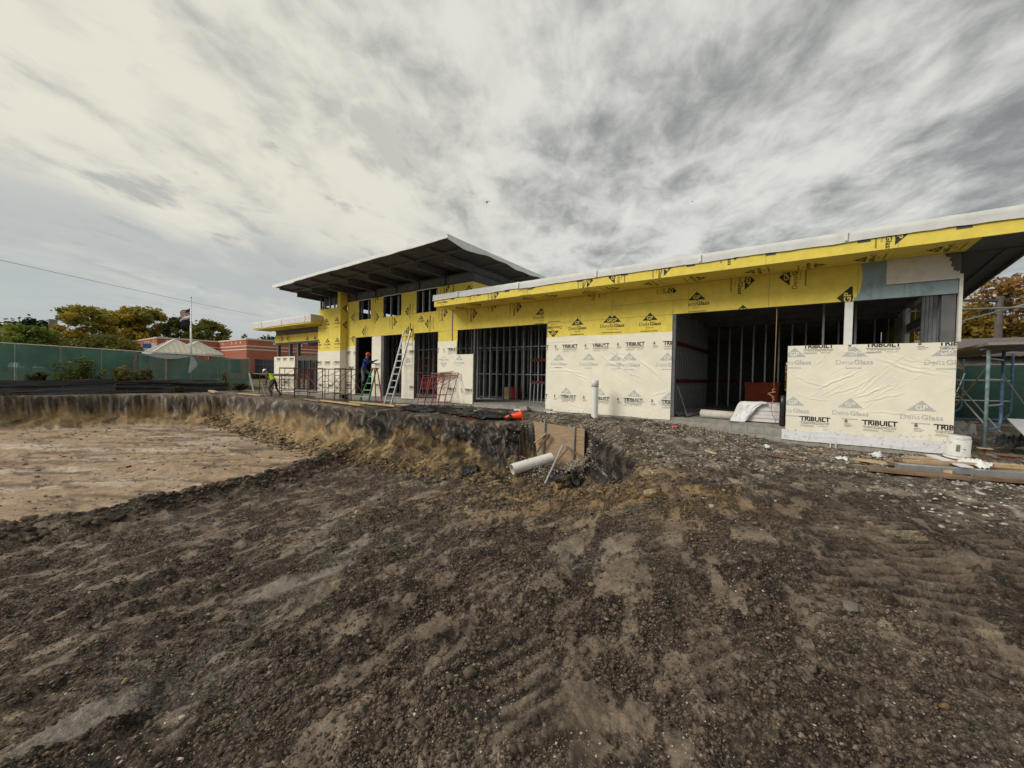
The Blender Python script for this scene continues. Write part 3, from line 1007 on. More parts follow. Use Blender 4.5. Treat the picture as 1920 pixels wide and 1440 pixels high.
rock(-1.75, 5.75, .095, (.30, .22, .12), 'largest tan clod in front of the trench', 3)
rock(-2.6, 4.6, .05, (.30, .22, .12), 'small tan clod nearer the camera than the trench spoil', 4)
rock(.30, 3.75, .05, (.17, .155, .13), 'grey stone lying alone on the compacted mud at the right', 5)
rock(-4.95, 3.3, .055, (.17, .155, .13), 'dark grey stone on the ramp left of centre', 8)
rock(-7.3, 7.1, .12, (.17, .155, .13), 'large grey clod at the foot of the bank', 9)
rock(-2.2, 7.0, .07, (.30, .22, .12), 'tan clod on the rim right of the trench', 10)

# ------------------------------------------------------------------ printed marks
_TXT = {}


def text2d(body, bold=0.0, shear=0.0):
    """triangulated outline of a word, normalised to unit width, returns verts (n,2), faces, height/width"""
    key = (body, bold, shear)
    if key in _TXT:
        return _TXT[key]
    cu = bpy.data.curves.new('word', 'FONT')
    cu.body = body
    cu.resolution_u = 2
    cu.offset = bold
    cu.shear = shear
    ob = bpy.data.objects.new('word', cu)
    C.objects.link(ob)
    bpy.context.view_layer.update()
    me = bpy.data.meshes.new_from_object(ob)
    vs = np.array([(v.co.x, v.co.y) for v in me.vertices])
    fs = [tuple(p.vertices) for p in me.polygons]
    bpy.data.objects.remove(ob)
    bpy.data.curves.remove(cu)
    bpy.data.meshes.remove(me)
    mn, mx = vs.min(0), vs.max(0)
    w = mx[0] - mn[0]
    vs = (vs - [(mn[0] + mx[0]) / 2, mn[1]]) / w
    _TXT[key] = (vs, fs, (mx[1] - mn[1]) / w)
    return _TXT[key]


class Print:
    """flat print laid out in its own plane: u to the right, v up; layers stack a hair apart"""
    def __init__(self):
        self.v, self.f, self.m, self.l = [], [], [], []

    def poly(self, pts, mi=0, layer=0):
        o = len(self.v)
        self.v += [tuple(p) for p in pts]
        self.l += [layer] * len(pts)
        self.f.append(tuple(range(o, o + len(pts))))
        self.m.append(mi)

    def rect(self, x0, x1, y0, y1, mi=0, layer=0):
        self.poly([(x0, y0), (x1, y0), (x1, y1), (x0, y1)], mi, layer)

    def text(self, body, cx, y0, width, height=None, bold=0.0, mi=0, layer=0, shear=0.0):
        vs, fs, ar = text2d(body, bold, shear)
        h = height if height else width * ar
        o = len(self.v)
        self.v += [(cx + p[0] * width, y0 + p[1] * h / ar) for p in vs]
        self.l += [layer] * len(vs)
        for f in fs:
            self.f.append(tuple(i + o for i in f))
            self.m.append(mi)

    def place(self, cu, cv, rot=0.0, scale=1.0, clip=None, split=0.0):
        """returns placed copy: rotation in degrees, then clip box (u0,u1,v0,v1) in plane coordinates"""
        q = Print()
        a = math.radians(rot)
        ca, sa = math.cos(a), math.sin(a)
        q.v = [(cu + scale * (x * ca - y * sa), cv + scale * (x * sa + y * ca)) for x, y in self.v]
        q.f, q.m, q.l = list(self.f), list(self.m), list(self.l)
        if clip:
            bm = bmesh.new()
            vv = [bm.verts.new((x, y, l * 0.001)) for (x, y), l in zip(q.v, q.l)]
            for f, m in zip(q.f, q.m):
                try:
                    fc = bm.faces.new([vv[i] for i in f])
                    fc.material_index = m
                except ValueError:
                    pass
            u0, u1, v0, v1 = clip
            for co, no in (((u0, 0, 0), (-1, 0, 0)), ((u1, 0, 0), (1, 0, 0)), ((0, v0, 0), (0, -1, 0)), ((0, v1, 0), (0, 1, 0))):
                bmesh.ops.bisect_plane(bm, geom=bm.verts[:] + bm.edges[:] + bm.faces[:], plane_co=co, plane_no=no, clear_outer=True)
            bm.verts.index_update()
            q.v = [(v.co.x, v.co.y) for v in bm.verts]
            q.l = [v.co.z / 0.001 for v in bm.verts]
            q.f = [tuple(v.index for v in f.verts) for f in bm.faces]
            q.m = [f.material_index for f in bm.faces]
            bm.free()
        return q

    def to_mesh(self, name, mats, fn, parent, origin):
        """fn(u, v, d) -> world point, d = distance off the surface"""
        if not self.f:
            return None
        mb = MB()
        mb.v = [fn(x, y, 0.003 + 0.0012 * l) for (x, y), l in zip(self.v, self.l)]
        mb.f, mb.mi = self.f, self.m
        return mb.build(name, mats, parent, origin=origin)


def logo_sheathing():
    p = Print()
    # origin at the foot of the triangle, which is 0.48 wide and 0.24 tall
    p.poly([(-.245, 0), (.245, 0), (0, .245)], 0, 0)
    p.poly([(-.035, -.001), (.035, -.001), (0, -.035)], 0, 0)
    p.text('GP', 0, .022, .20, .115, .02, 1, 1)
    p.text('Dens', -.185, -.170, .325, .118, 0.0, 0, 0)
    p.text('Glass', .175, -.170, .355, .118, .022, 0, 0)
    p.text('Sheathing', 0, -.262, .25, .060, .0, 2, 0)
    p.rect(-.30, .26, -.36, -.325, 2, 0)
    return p


def ghost_logo():
    p = Print()
    p.poly([(-.245, 0), (.245, 0), (0, .245)], 0, 0)
    p.text('GP', 0, .022, .20, .115, .02, 1, 1)
    p.text('Dens', -.185, -.200, .325, .118, .0, 0, 0)
    p.text('Glass', .175, -.200, .355, .118, .022, 0, 0)
    p.rect(-.16, .15, -.30, -.275, 0, 0)
    return p


def wrap_logo():
    p = Print()
    # wide black word with a rule and small print below
    p.text('TRiBUILT', 0, 0, .62, .125, .035, 0, 0)
    p.rect(-.31, .31, .098, .125, 0, 1) if False else None
    p.poly([(-.33, .100), (-.10, .100), (-.10, .126), (-.33, .126)], 0, 0)
    p.poly([(.16, .100), (.335, .126), (.16, .126)], 0, 0)
    p.rect(-.31, .30, -.030, -.022, 0, 0)
    p.text('Tri-Built Building Wrap H/C', 0, -.078, .58, .034, .012, 0, 0)
    for k in range(3):
        p.rect(-.30, -.02, -.105 - .018 * k, -.099 - .018 * k, 1, 0)
        if k < 2:
            p.rect(.06, .26, -.105 - .018 * k, -.099 - .018 * k, 1, 0)
    # round certification mark and its lines, to the right of the word
    n = 10
    p.poly([(.62 + .035 * math.cos(6.283 * k / n), .06 + .035 * math.sin(6.283 * k / n)) for k in range(n)], 2, 0)
    p.rect(.60, .64, .09, .125, 2, 0)
    p.rect(.585, .70, -.01, .006, 1, 0)
    p.rect(.585, .76, -.04, -.028, 1, 0)
    p.rect(.585, .72, -.07, -.058, 1, 0)
    return p


P_GP, P_GHOST, P_WRAP = logo_sheathing(), ghost_logo(), wrap_logo()
M_ROUND = mat('grey_round_mark', (0.20, 0.19, 0.17), 0.7, var=0.1)
GPM = [M_INK, M_YEL, M_INK2]

# ------------------------------------------------------------------ the building under construction
FY = 12.93
BLD = thing('unfinished_building', 'long low building under construction in yellow sheathing, with a taller part under a jutting roof', 'building', (-11, 16, 0))
BO = (-11, 16, 0)


def bpart(mb, name, mats, smooth=False, label=None):
    o = mb.build(name, mats, BLD, smooth, origin=BO)
    if label:
        o['label'] = label
    return o


def sub(mb, name, mats, parent, smooth=False):
    return mb.build(name, mats, parent, smooth, origin=BO)


BOARDS = []


def board(x0, x1, z0, z1, y=FY, th=0.016):
    g = 0.004
    o = bpart(MB().box(x0 + g, x1 - g, y + RNG.uniform(0, .0015), y + th, z0 + g, z1 - g), 'sheathing_board', M_YEL)
    BOARDS.append((x0, x1, z0, z1, o))
    return o


WT = 4.10     # top of the low wall, at the soffit
OT = 3.20     # head of the openings
# low wing
for a, b in ((-12.98, -12.68),):
    board(a, b, -.06, OT)
board(-12.68, -11.71, -.06, 2.11)
for a, b in ((-12.98, -11.8), (-11.8, -9.36), (-9.36, -8.14), (-8.14, -6.6)):
    board(a, b, OT, WT)
board(-6.6, -5.39, OT, WT)
board(-5.39, -2.95, 3.63, WT)
board(-5.39, -3.4, OT, 3.63)
board(-3.4, -2.95, OT, 3.63)
for a, b in ((-2.95, -.89), (-.89, .95), (.95, 1.72), (1.72, 2.64)):
    board(a, b, OT, WT)
for a, b in ((-7.95, -6.6), (-6.6, -5.39), (-5.39, -4.2), (-4.2, -3.4)):
    board(a, b, -.06, OT)
for a, b in ((-.4, .9), (.9, 2.1), (2.1, 2.64)):
    board(a, b, -.06, 2.12)
# taller part
DOORS = [(-20.75, -19.1), (-18.33, -16.58), (-15.68, -13.93)]
WINS = [(-20.46, -19.32), (-18.19, -16.69), (-15.52, -14.02)]
TT = 5.29
for a, b in ((-21.6, -20.75), (-19.1, -18.33), (-16.58, -15.68), (-13.93, -13.03)):
    board(a, b, -.06, OT)
for a, b in ((-21.6, -20.46), (-20.46, -19.32), (-19.32, -18.19), (-18.19, -16.69), (-16.69, -15.52), (-15.52, -14.02), (-14.02, -13.03)):
    board(a, b, OT, 4.18)
for a, b in ((-21.6, -20.46), (-19.32, -18.19), (-16.69, -15.52), (-14.02, -13.03)):
    board(a, b, 4.18, TT)
board(-12.97, -11.83, WT, TT)
# end wall of the taller part, seen over the low roof
side = MB().box(-11.838, -11.822, FY + .02, 22, 4.2, TT)
bpart(side, 'sheathing_board', M_YEL)
# projecting pier
PX0, PX1, PY = -24.1, -21.62, 12.5
for a, b in ((PX0, -22.9), (-22.9, PX1)):
    for z0, z1 in ((-.06, 2.45), (2.45, 4.98)):
        board(a, b, z0, z1, PY)
bpart(MB().box(PX1 - .016, PX1, PY, FY - .002, -.06, 5.98), 'sheathing_board', M_YEL)
bpart(MB().box(PX1 - .30, PX1 - .018, PY, PY + .016, 4.98, 5.98), 'sheathing_board', M_YEL)
bpart(MB().box(PX0, PX0 + .016, PY + .02, FY + 2, -.06, 4.98), 'sheathing_board', M_YEL)
# left wing header
board(-31.0, -28.6, 3.22, 3.74)
board(-28.6, -26.3, 3.22, 3.74)
board(-26.3, PX0 - .01, 3.22, 3.74)
bpart(MB().box(-31.0, PX0 - .01, FY + .05, FY + .25, 3.76, 4.1), 'steel_beam', M_STEEL)
bpart(MB().box(-31.0, PX0 - .01, FY + .03, FY + .16, 3.1, 3.74), 'header_framing', M_INNER)
board(-31.1, -28.0, -.2, 2.2)
# joint cover between the two heights
bpart(MB().box(-13.03, -12.975, FY - .012, FY + .01, .0, WT), 'control_joint', M_STEEL)
bpart(MB().box(-13.015, -12.985, FY - .006, FY + .01, WT, TT), 'control_joint', M_OLDWOOD)

# window heads and reveals, door heads
for a, b in WINS:
    rv = MB()
    rv.box(a + .003, a + .02, FY + .018, FY + .16, 4.18, TT - .02)
    rv.box(b - .02, b - .003, FY + .018, FY + .16, 4.18, TT - .02)
    rv.box(a + .02, b - .02, FY + .018, FY + .16, 4.165, 4.178)
    bpart(rv, 'window_reveal', M_STEEL)
for a, b in WINS:
    bpart(MB().box(a + .0, b, FY + .0, FY + .03, TT - .035, TT + .01), 'window_head', M_MEMB)
for a, b in DOORS + [(-11.71, -7.95)]:
    jm = MB()
    jm.box(a + .003, a + .045, FY + .018, FY + .17, 0, OT)
    jm.box(b - .045, b - .003, FY + .018, FY + .17, 0, OT)
    jm.box(a + .045, b - .045, FY + .018, FY + .17, OT - .003, OT + .1)
    bpart(jm, 'opening_frame', M_STEEL)
jm = MB()
jm.box(-12.68, -11.71, FY + .018, FY + .17, OT + .003, OT + .1)
jm.box(-12.66, -11.72, FY + .018, FY + .17, 2.0, 2.108)
bpart(jm, 'opening_frame', M_STEEL)
jm = MB()
jm.box(-3.397, -3.30, FY + .018, FY + .17, 0, OT)
jm.box(-3.30, 2.36, FY + .018, FY + .17, OT + .003, OT + .12)
bpart(jm, 'opening_frame', M_STEEL)
# exposed steel jamb beside the second door
bpart(MB().box(-18.33, -18.10, FY - .006, FY + .17, -.02, OT - .01), 'steel_jamb', M_STEEL)

# ---- slab and block footing
bpart(MB().box(-31.2, 2.66, FY + .03, 24, -.10, 0.0), 'floor_slab', M_CONC)
bpart(MB().box(PX0, PX1, PY + .03, FY + .03, -.10, -.004), 'floor_slab', M_CONC)
blk = MB()
blk.box(-.197, .197, 0, .19, -.196, 0)
for zx in (-.197, -.01, .197):
    pass
blk.box(-.17, .17, -.004, 0, -.18, -.016)
blk_me = None
x = -31.1
k = 0
while x < 2.6:
    for row in range(2):
        zt = -.10 - .2 * row
        if row and -12.5 < x < -3.4:
            continue
        xx = x + (.2 if row else 0)
        inp = PX0 - .1 < xx < PX1
        yy = (PY if inp else FY) + .012 + RNG.uniform(0, .008)
        if blk_me is None:
            o = blk.build('concrete_block', M_BLOCK, BLD)
            blk_me = o.data
        else:
            o = link('concrete_block', blk_me, BLD)
        o.location = (xx - BO[0], yy - BO[1], zt - BO[2] - .002)
    x += .4
    k += 1

# ---- building wrap sheets with wrinkles; prints follow the same surface
class Wrap:
    def __init__(self, x0, x1, z0, z1, y, folds, amp=1.0, seed=1):
        self.b = (x0, x1, z0, z1)
        self.y, self.folds, self.amp, self.seed = y, folds, amp, seed

    def h(self, x, z):
        x = np.asarray(x, float)
        z = np.asarray(z, float)
        d = 0.004 + 0.006 * fbm(x * 1.1, z * 1.1, 3, self.seed) + 0.0035 * self.amp * (fbm(x * 5 + z * 2, z * 6 - x, 3, self.seed + 5) - .5)
        for (ax, az, bx, bz, w, a) in self.folds:
            s, c, L = seg(x, z, (ax, az), (bx, bz))
            c = c + .035 * L * np.sin(np.clip(s / L, 0, 1) * 3.1) + .016 * np.sin(s * 8 + ax * 7) + .008 * np.sin(s * 23 + az * 9)
            e = sst(-.1 * L, .3 * L, s) * sst(L * 1.08, L * .65, s)
            d = d + self.amp * a * e * (np.exp(-(c / w) ** 2) - .55 * np.exp(-((c + 1.7 * w) / (1.3 * w)) ** 2))
        return np.maximum(d, .0025)

    def fn(self, x, z, d):
        return (x, self.y - float(self.h(x, z)) - d - .001, z)

    def build(self, step=.022, bottom=None, top=None, label=None, material=None):
        x0, x1, z0, z1 = self.b
        nx, nz = int((x1 - x0) / step) + 1, int((z1 - z0) / step) + 1
        X, Z = np.meshgrid(np.linspace(x0, x1, nx), np.linspace(0, 1, nz))
        zb = z0 + (fbm(X * 2.2, X * 0 + 1, 3, self.seed + 8) - .5) * .03
        zt = z1 + (fbm(X * 1.6, X * 0 + 7, 3, self.seed + 9) - .5) * .035
        if top is not None:
            zt = z1 + 0 * X
        Z = zb + (zt - zb) * Z
        Y = self.y - self.h(X, Z)
        V = np.stack([X, Y, Z], -1).reshape(-1, 3) - np.array(BO)
        i, j = np.meshgrid(np.arange(nz - 1), np.arange(nx - 1), indexing='ij')
        a = (i * nx + j).ravel()
        F = np.column_stack([a, a + 1, a + nx + 1, a + nx])
        me = np_mesh('building_wrap', V, F, material or M_WRAP, True)
        o = link('building_wrap', me, BLD)
        if label:
            o['label'] = label
        return o


def folds(seed, box, n, ang, spread, lmin, lmax, w=(.012, .028), a=(.006, .015)):
    r = random.Random(seed)
    out = []
    for _ in range(n):
        x = r.uniform(box[0], box[1])
        z = r.uniform(box[2], box[3])
        t = math.radians(ang + r.uniform(-spread, spread))
        L = r.uniform(lmin, lmax)
        out.append((x, z, x + L * math.cos(t), z + L * math.sin(t), r.uniform(*w), r.uniform(*a)))
    return out


def wrap_prints(wr, sheet, items):
    x0, x1, z0, z1 = wr.b
    for kind, u, v, rot, sc in items:
        pr = {'T': P_WRAP, 'G': P_GHOST}[kind].place(u, v, rot, sc, (x0 + .004, x1 - .004, z0 + .03, z1 - .004))
        mats = [M_BLACKINK, M_GREYINK, M_ROUND] if kind == 'T' else [M_GHOST, M_WRAP]
        pr.to_mesh('wrap_print' if kind == 'T' else 'printed_logo_behind_wrap', mats, wr.fn, sheet, BO)


# wide sheet between the two big openings
f1 = [(-5.9, 2.05, -4.2, 1.15, .022, .016), (-5.6, 2.25, -4.4, 1.55, .018, .014), (-5.3, 1.95, -4.6, 1.35, .016, .013), (-4.6, 2.0, -3.7, 1.25, .022, .018), (-4.9, 1.6, -4.35, 1.0, .015, .012),
      (-7.9, 1.55, -7.0, 1.6, .018, .016), (-7.3, 1.52, -6.4, 1.3, .02, .018), (-7.85, 1.42, -6.9, 1.45, .016, .012), (-6.9, 1.35, -6.1, 1.12, .018, .016), (-5.2, 1.3, -4.7, .85, .014, .011),
      (-4.3, 1.75, -3.5, 1.05, .018, .014), (-4.0, .62, -3.45, .85, .02, .012), (-7.9, 2.5, -6.6, 2.58, .02, .012), (-6.4, 2.5, -5.2, 2.2, .018, .012), (-7.0, .25, -6.3, .05, .018, .012)]
f1 += folds(3, (-7.8, -3.6, .1, 2.4), 26, -32, 18, .25, .7, (.01, .018), (.003, .007)) + folds(4, (-7.8, -3.6, -.02, .25), 14, 55, 25, .12, .3, (.01, .016), (.004, .008))
w1 = Wrap(-7.97, -3.395, -.10, 2.665, FY, f1, 1.0, 201)
s1 = w1.build()
wrap_prints(w1, s1, [('T', -8.19, 2.25, 0, 1), ('T', -6.97, 2.25, 0, 1), ('T', -5.77, 2.25, 0, 1), ('T', -4.56, 2.25, 0, 1), ('T', -3.34, 2.25, 0, 1),
                     ('T', -8.19, .40, 0, 1), ('T', -6.99, .40, 0, 1), ('T', -5.72, .40, 0, 1), ('T', -4.58, .40, 0, 1), ('T', -3.36, .40, 0, 1),
                     ('G', -7.42, 1.80, 0, .95), ('G', -6.21, 1.80, 0, 1), ('G', -4.75, 1.78, 0, 1.05), ('G', -3.52, 1.77, 0, 1),
                     ('G', -7.09, .585, 0, .9), ('G', -5.76, .59, 0, .9), ('G', -4.55, .585, 0, .95), ('G', -3.43, .56, 0, .9)])
pr = P_GHOST.place(-5.2, 1.78, 0, 1.0, (-8, -5.05, 0, 3))
pr.to_mesh('printed_logo_behind_wrap', [M_GHOST, M_WRAP], w1.fn, s1, BO)
# half wall at the near corner
f2 = [(.2, 1.0, 1.1, 1.55, .02, .016), (.5, .85, 1.35, 1.35, .018, .013), (.9, .8, 1.6, 1.15, .018, .014), (1.1, .72, 1.9, 1.0, .016, .012), (-.3, 1.35, .5, 1.05, .02, .012), (1.3, 1.8, 2.5, 1.35, .02, .015),
      (1.6, 1.75, 2.6, 1.45, .016, .012), (1.5, 1.88, 2.6, 1.62, .014, .010), (.6, 1.95, 1.6, 1.98, .018, .010), (1.2, .5, 2.3, .52, .018, .010), (-.2, .85, .5, .70, .016, .009), (.9, .95, 1.3, 1.3, .014, .01)]
f2 += folds(5, (-.3, 2.4, .1, 1.9), 40, 38, 14, .2, .8, (.008, .014), (.003, .008)) + folds(15, (.2, 1.6, .7, 1.4), 16, 42, 10, .3, .8, (.008, .014), (.005, .010)) + folds(16, (1.2, 2.2, 1.5, 1.9), 8, -24, 6, .5, 1.0, (.008, .014), (.004, .009))
w2 = Wrap(-.42, 2.655, -.20, 2.125, FY, f2, 0.75, 221)
s2 = w2.build(.018, top=1)
wrap_prints(w2, s2, [('T', .22, 2.045, 0, 1), ('T', 1.45, 2.045, 0, 1), ('T', 2.68, 2.045, 0, 1), ('T', .20, .155, 0, 1), ('T', 1.44, .155, 0, 1), ('T', 2.67, .155, 0, 1),
                     ('G', -.27, 1.83, 0, 1), ('G', .93, 1.83, 0, 1), ('G', 2.50, 1.82, 0, 1), ('G', .89, .56, 0, .98), ('G', 2.14, .56, 0, 1), ('G', -.27, .55, 0, .98)])
fl = Wrap(-.50, 2.70, -.37, -.10, FY - .012, [(-.2, -.2, 1.2, -.16, .02, .006), (1.4, -.3, 2.4, -.22, .02, .008)], 1.0, 231)
o = fl.build(.03, material=M_FLASH)
o.name = 'base_flashing'
ft = MB()
for xx in (.52, .63):
    ft.box(xx, xx + .022, FY - .03, FY - .022, -.5, -.30)
bpart(ft, 'flashing_strip', M_FLASH)
# half wall left of the wide opening
f3 = folds(6, (-13.8, -11.8, .2, 2.2), 34, -48, 18, .25, .9, (.010, .02), (.004, .011))
w3 = Wrap(-13.93, -12.70, 2.10, 2.72, FY - .014, folds(7, (-13.9, -12.8, 2.1, 2.6), 6, -40, 20, .2, .5, (.01, .02), (.003, .006)), .7, 241)
s3 = w3.build(.03)
w3b = Wrap(-13.93, -11.70, -.08, 2.105, FY - .014, f3, 1.0, 245)
s3b = w3b.build(.025, top=1)
wrap_prints(w3, s3, [('T', -12.96, 2.28, 0, 1), ('T', -14.14, 2.28, 0, 1)])
wrap_prints(w3b, s3b, [('T', -12.99, .47, 0, 1), ('T', -11.86, .46, 0, 1), ('G', -12.52, 1.86, 0, .9), ('G', -13.54, 1.74, 180, .9), ('G', -13.5, .62, 180, .7)])
bpart(MB().box(-11.712, -11.69, FY - .03, FY + .17, -.08, 2.12), 'wrapped_wall_end', M_WRAP)
# piers between the doors, corner pier, left wing
for i, (a, b, z1) in enumerate(((-21.6, -20.75, 2.72), (-19.16, -18.34, 3.18), (-16.58, -15.62, 2.85))):
    wr = Wrap(a, b, -.07, z1, FY - .003, folds(20 + i, (a, b, .1, z1), 18, -60 + 50 * i, 30, .2, .7, (.01, .02), (.004, .010)), 1.0, 260 + i * 7)
    sh = wr.build(.03)
    its = {0: [('T', -21.5, 2.3, 0, 1), ('T', -20.6, 2.3, 0, .8), ('T', -21.15, 1.42, 0, 1.05), ('T', -21.4, .42, 0, 1)], 1: [('T', -18.62, 1.62, 0, .9), ('T', -18.55, .5, 0, .9)],
           2: [('T', -15.72, 2.25, 0, .9), ('T', -15.70, .48, 0, .9), ('G', -16.1, 1.75, 0, .9)]}[i]
    wrap_prints(wr, sh, its)
wr = Wrap(PX0, PX1 + .0, -.10, 2.46, PY, folds(31, (PX0, PX1, .4, 2.3), 30, -18, 22, .3, .8, (.012, .024), (.006, .014)), 1.0, 300)
sh = wr.build(.03)
wrap_prints(wr, sh, [('T', -23.9, 1.72, 0, 1), ('T', -22.95, 1.72, 0, 1), ('T', -21.9, 1.72, 0, 1), ('T', -23.7, .35, 0, 1), ('T', -22.6, .35, 0, 1)])
bpart(MB().box(PX1 + .001, PX1 + .006, PY - .008, FY - .012, -.1, 2.5), 'wrapped_return', M_WRAP)
wr = Wrap(-31.12, -27.98, -.22, 2.24, FY, folds(32, (-31, -28, .4, 2.1), 28, 15, 30, .3, .9, (.014, .028), (.008, .016)), 1.0, 310)
sh = wr.build(.04)
wrap_prints(wr, sh, [('T', -30.4, 2.02, 0, 1), ('T', -29.4, 2.02, 0, 1), ('T', -28.4, 2.02, 0, 1), ('T', -29.3, .4, 0, 1)])

# ---- coating and foam near the corner
zs = np.linspace(OT + .003, WT - .002, 26)
coat = MB()
rows = []
for zz in zs:
    xl = .93 + .10 * math.sin((zz - OT) / .9 * 2.4) - .05 * (zz < 3.3) + RNG.uniform(-.008, .008)
    rows.append([(xl, FY - .003, zz), (1.4, FY - .003, zz), (2.0, FY - .003, zz), (2.635, FY - .003, zz)])
coat.grid(rows)
bpart(coat, 'blue_air_barrier', M_BLUE)
for u, v, r_, cl in ((2.05, 3.36, -90, (1.75, 2.62, OT + .01, 3.52)), (1.22, 3.45, 90, (.98, 1.43, OT + .01, 4.0))):
    pr = P_GHOST.place(u, v, r_, .95, cl)
    pr.to_mesh('coated_over_logo', [mat('coated_print', (0.215, 0.30, 0.325), .6, var=.05), M_BLUE], lambda x, z, d: (x, FY - .003 - d, z), BLD, BO)
bpart(MB().box(1.455, 2.645, FY - .055, FY - .006, 3.52, WT - .004), 'foam_board', M_FOAM)
mm = MB()
ol = [(2.40, 4.093), (2.655, 4.093), (2.655, 3.70), (2.60, 3.66), (2.585, 3.71), (2.54, 3.69), (2.55, 3.78), (2.50, 3.80), (2.52, 3.90), (2.47, 3.93), (2.49, 4.0), (2.43, 4.02)]
mm.add([(a, FY - .064, b) for a, b in ol] + [(a, FY - .056, b) for a, b in ol], [tuple(range(12)), *[(i, (i + 1) % 12, 12 + (i + 1) % 12, 12 + i) for i in range(12)]])
bpart(mm, 'mortar_patch', M_MORTAR)
bpart(MB().box(2.645, 2.70, FY - .05, FY + .2, 2.13, 3.62), 'corner_foam_strip', M_FOAM)

# ---- printed logos on the yellow boards
def facade(u, v, d):
    return (u, FY - d, v)


def pier_plane(u, v, d):
    return (u, PY - d, v)


def pier_side(u, v, d):
    return (PX1 + d, u, v)


GP_ITEMS = [(-6.69, 3.07, 0, 1, (-8, -6.0, 2.68, WT)), (-5.46, 3.08, 0, 1, (-6.4, -5.392, 2.68, WT)), (-5.30, 3.075, 0, 1, (-5.388, -4.5, 2.68, WT)), (-4.1, 3.06, 0, 1, (-5, -3.45, 2.68, WT)),
            (-2.72, 3.58, 0, 1, (-2.947, -2, OT, WT)), (-8.25, 3.57, 0, 1, (-9, -8.142, OT, WT)), (-7.69, 2.91, 180, 1, (-7.94, -7, 2.68, WT)),
            (-1.47, 3.98, -90, 1, (-2.5, -.9, OT, WT - .01)), (-.43, 3.98, 90, 1, (-1, .5, OT, WT - .01)), (.86, 3.30, 90, 1.25, (.3, .87, OT, 3.56)),
            (-11.75, 3.87, -90, 1, (-12.6, -11, OT, WT - .01)), (-9.40, 3.96, -90, 1, (-10, -9, OT, WT - .01)), (-10.55, 4.22, -90, 1, (-11, -10, OT, WT - .01)), (-6.2, 4.25, 90, 1, (-7, -5.4, OT, WT - .01)),
            (-3.55, 3.92, -90, 1, (-3.9, -3.3, 3.86, 4.03)), (-1.5, 3.10, 0, .9, (-2, -1.35, OT, 3.5)),
            # taller part
            (-20.98, 4.36, 90, 1, (-21.59, -20.47, OT, TT)), (-16.12, 4.33, 90, 1, (-16.68, -15.53, OT, TT)), (-14.63, 3.62, 90, 1, (-15.6, -13.9, OT, 4.17)), (-19.9, 3.50, 90, 1, (-20.7, -19.2, OT, 4.17)),
            (-20.95, 3.15, 90, 1, (-21.59, -20.76, 2.73, 3.3)), (-16.08, 3.36, 90, 1, (-16.6, -15.6, OT - .3, 4.17)), (-18.78, 4.22, -90, 1, (-19.31, -18.2, OT, TT)), (-17.26, 3.86, -90, 1, (-18.1, -16.7, OT, 4.165)),
            (-13.56, 4.06, -90, 1, (-14.0, -13.04, OT, TT)), (-12.02, 4.90, 0, 1, (-12.9, -11.84, 4.6, TT)), (-13.45, 5.2, -90, 1, (-14.0, -13.04, 4.6, TT)), (-18.75, 5.35, -90, 1, (-19.31, -18.2, 4.6, TT)),
            (-15.15, 3.86, 0, .7, (-15.5, -14.9, 3.68, 4.16)), (-13.7, 3.9, 0, .6, (-13.9, -13.4, 3.6, 3.78))]
for u, v, r_, sc, cl in GP_ITEMS:
    P_GP.place(u, v, r_, sc, cl).to_mesh('printed_logo', GPM, facade, BLD, BO)
for u, v in ((-23.12, 4.18), (-21.98, 4.18), (-23.01, 2.98), (-21.93, 2.98), (-24.0, 4.18), (-24.05, 2.98)):
    P_GP.place(u, v, 0, 1, (PX0, PX1 - .01, 2.48, 4.97)).to_mesh('printed_logo', GPM, pier_plane, BLD, BO)
for v in (4.92, 3.96):
    P_GP.place(FY - .05, v, 90, 1, (PY + .02, FY - .02, 2.6, 5.9)).to_mesh('printed_logo', GPM, pier_side, BLD, BO)
for u, r_ in ((-29.9, -90), (-29.0, 90), (-26.3, 0), (-25.3, 0)):
    P_GP.place(u, 3.30 if r_ == 0 else 3.5, r_, .9, (-31, PX0, 3.23, 3.73)).to_mesh('printed_logo', GPM, facade, BLD, BO)

# ---- eaves of the low wing: yellow fascia, soffit, white membrane
EY = 11.8


def zlow(y):
    return 4.62 - .065 * (y - EY)


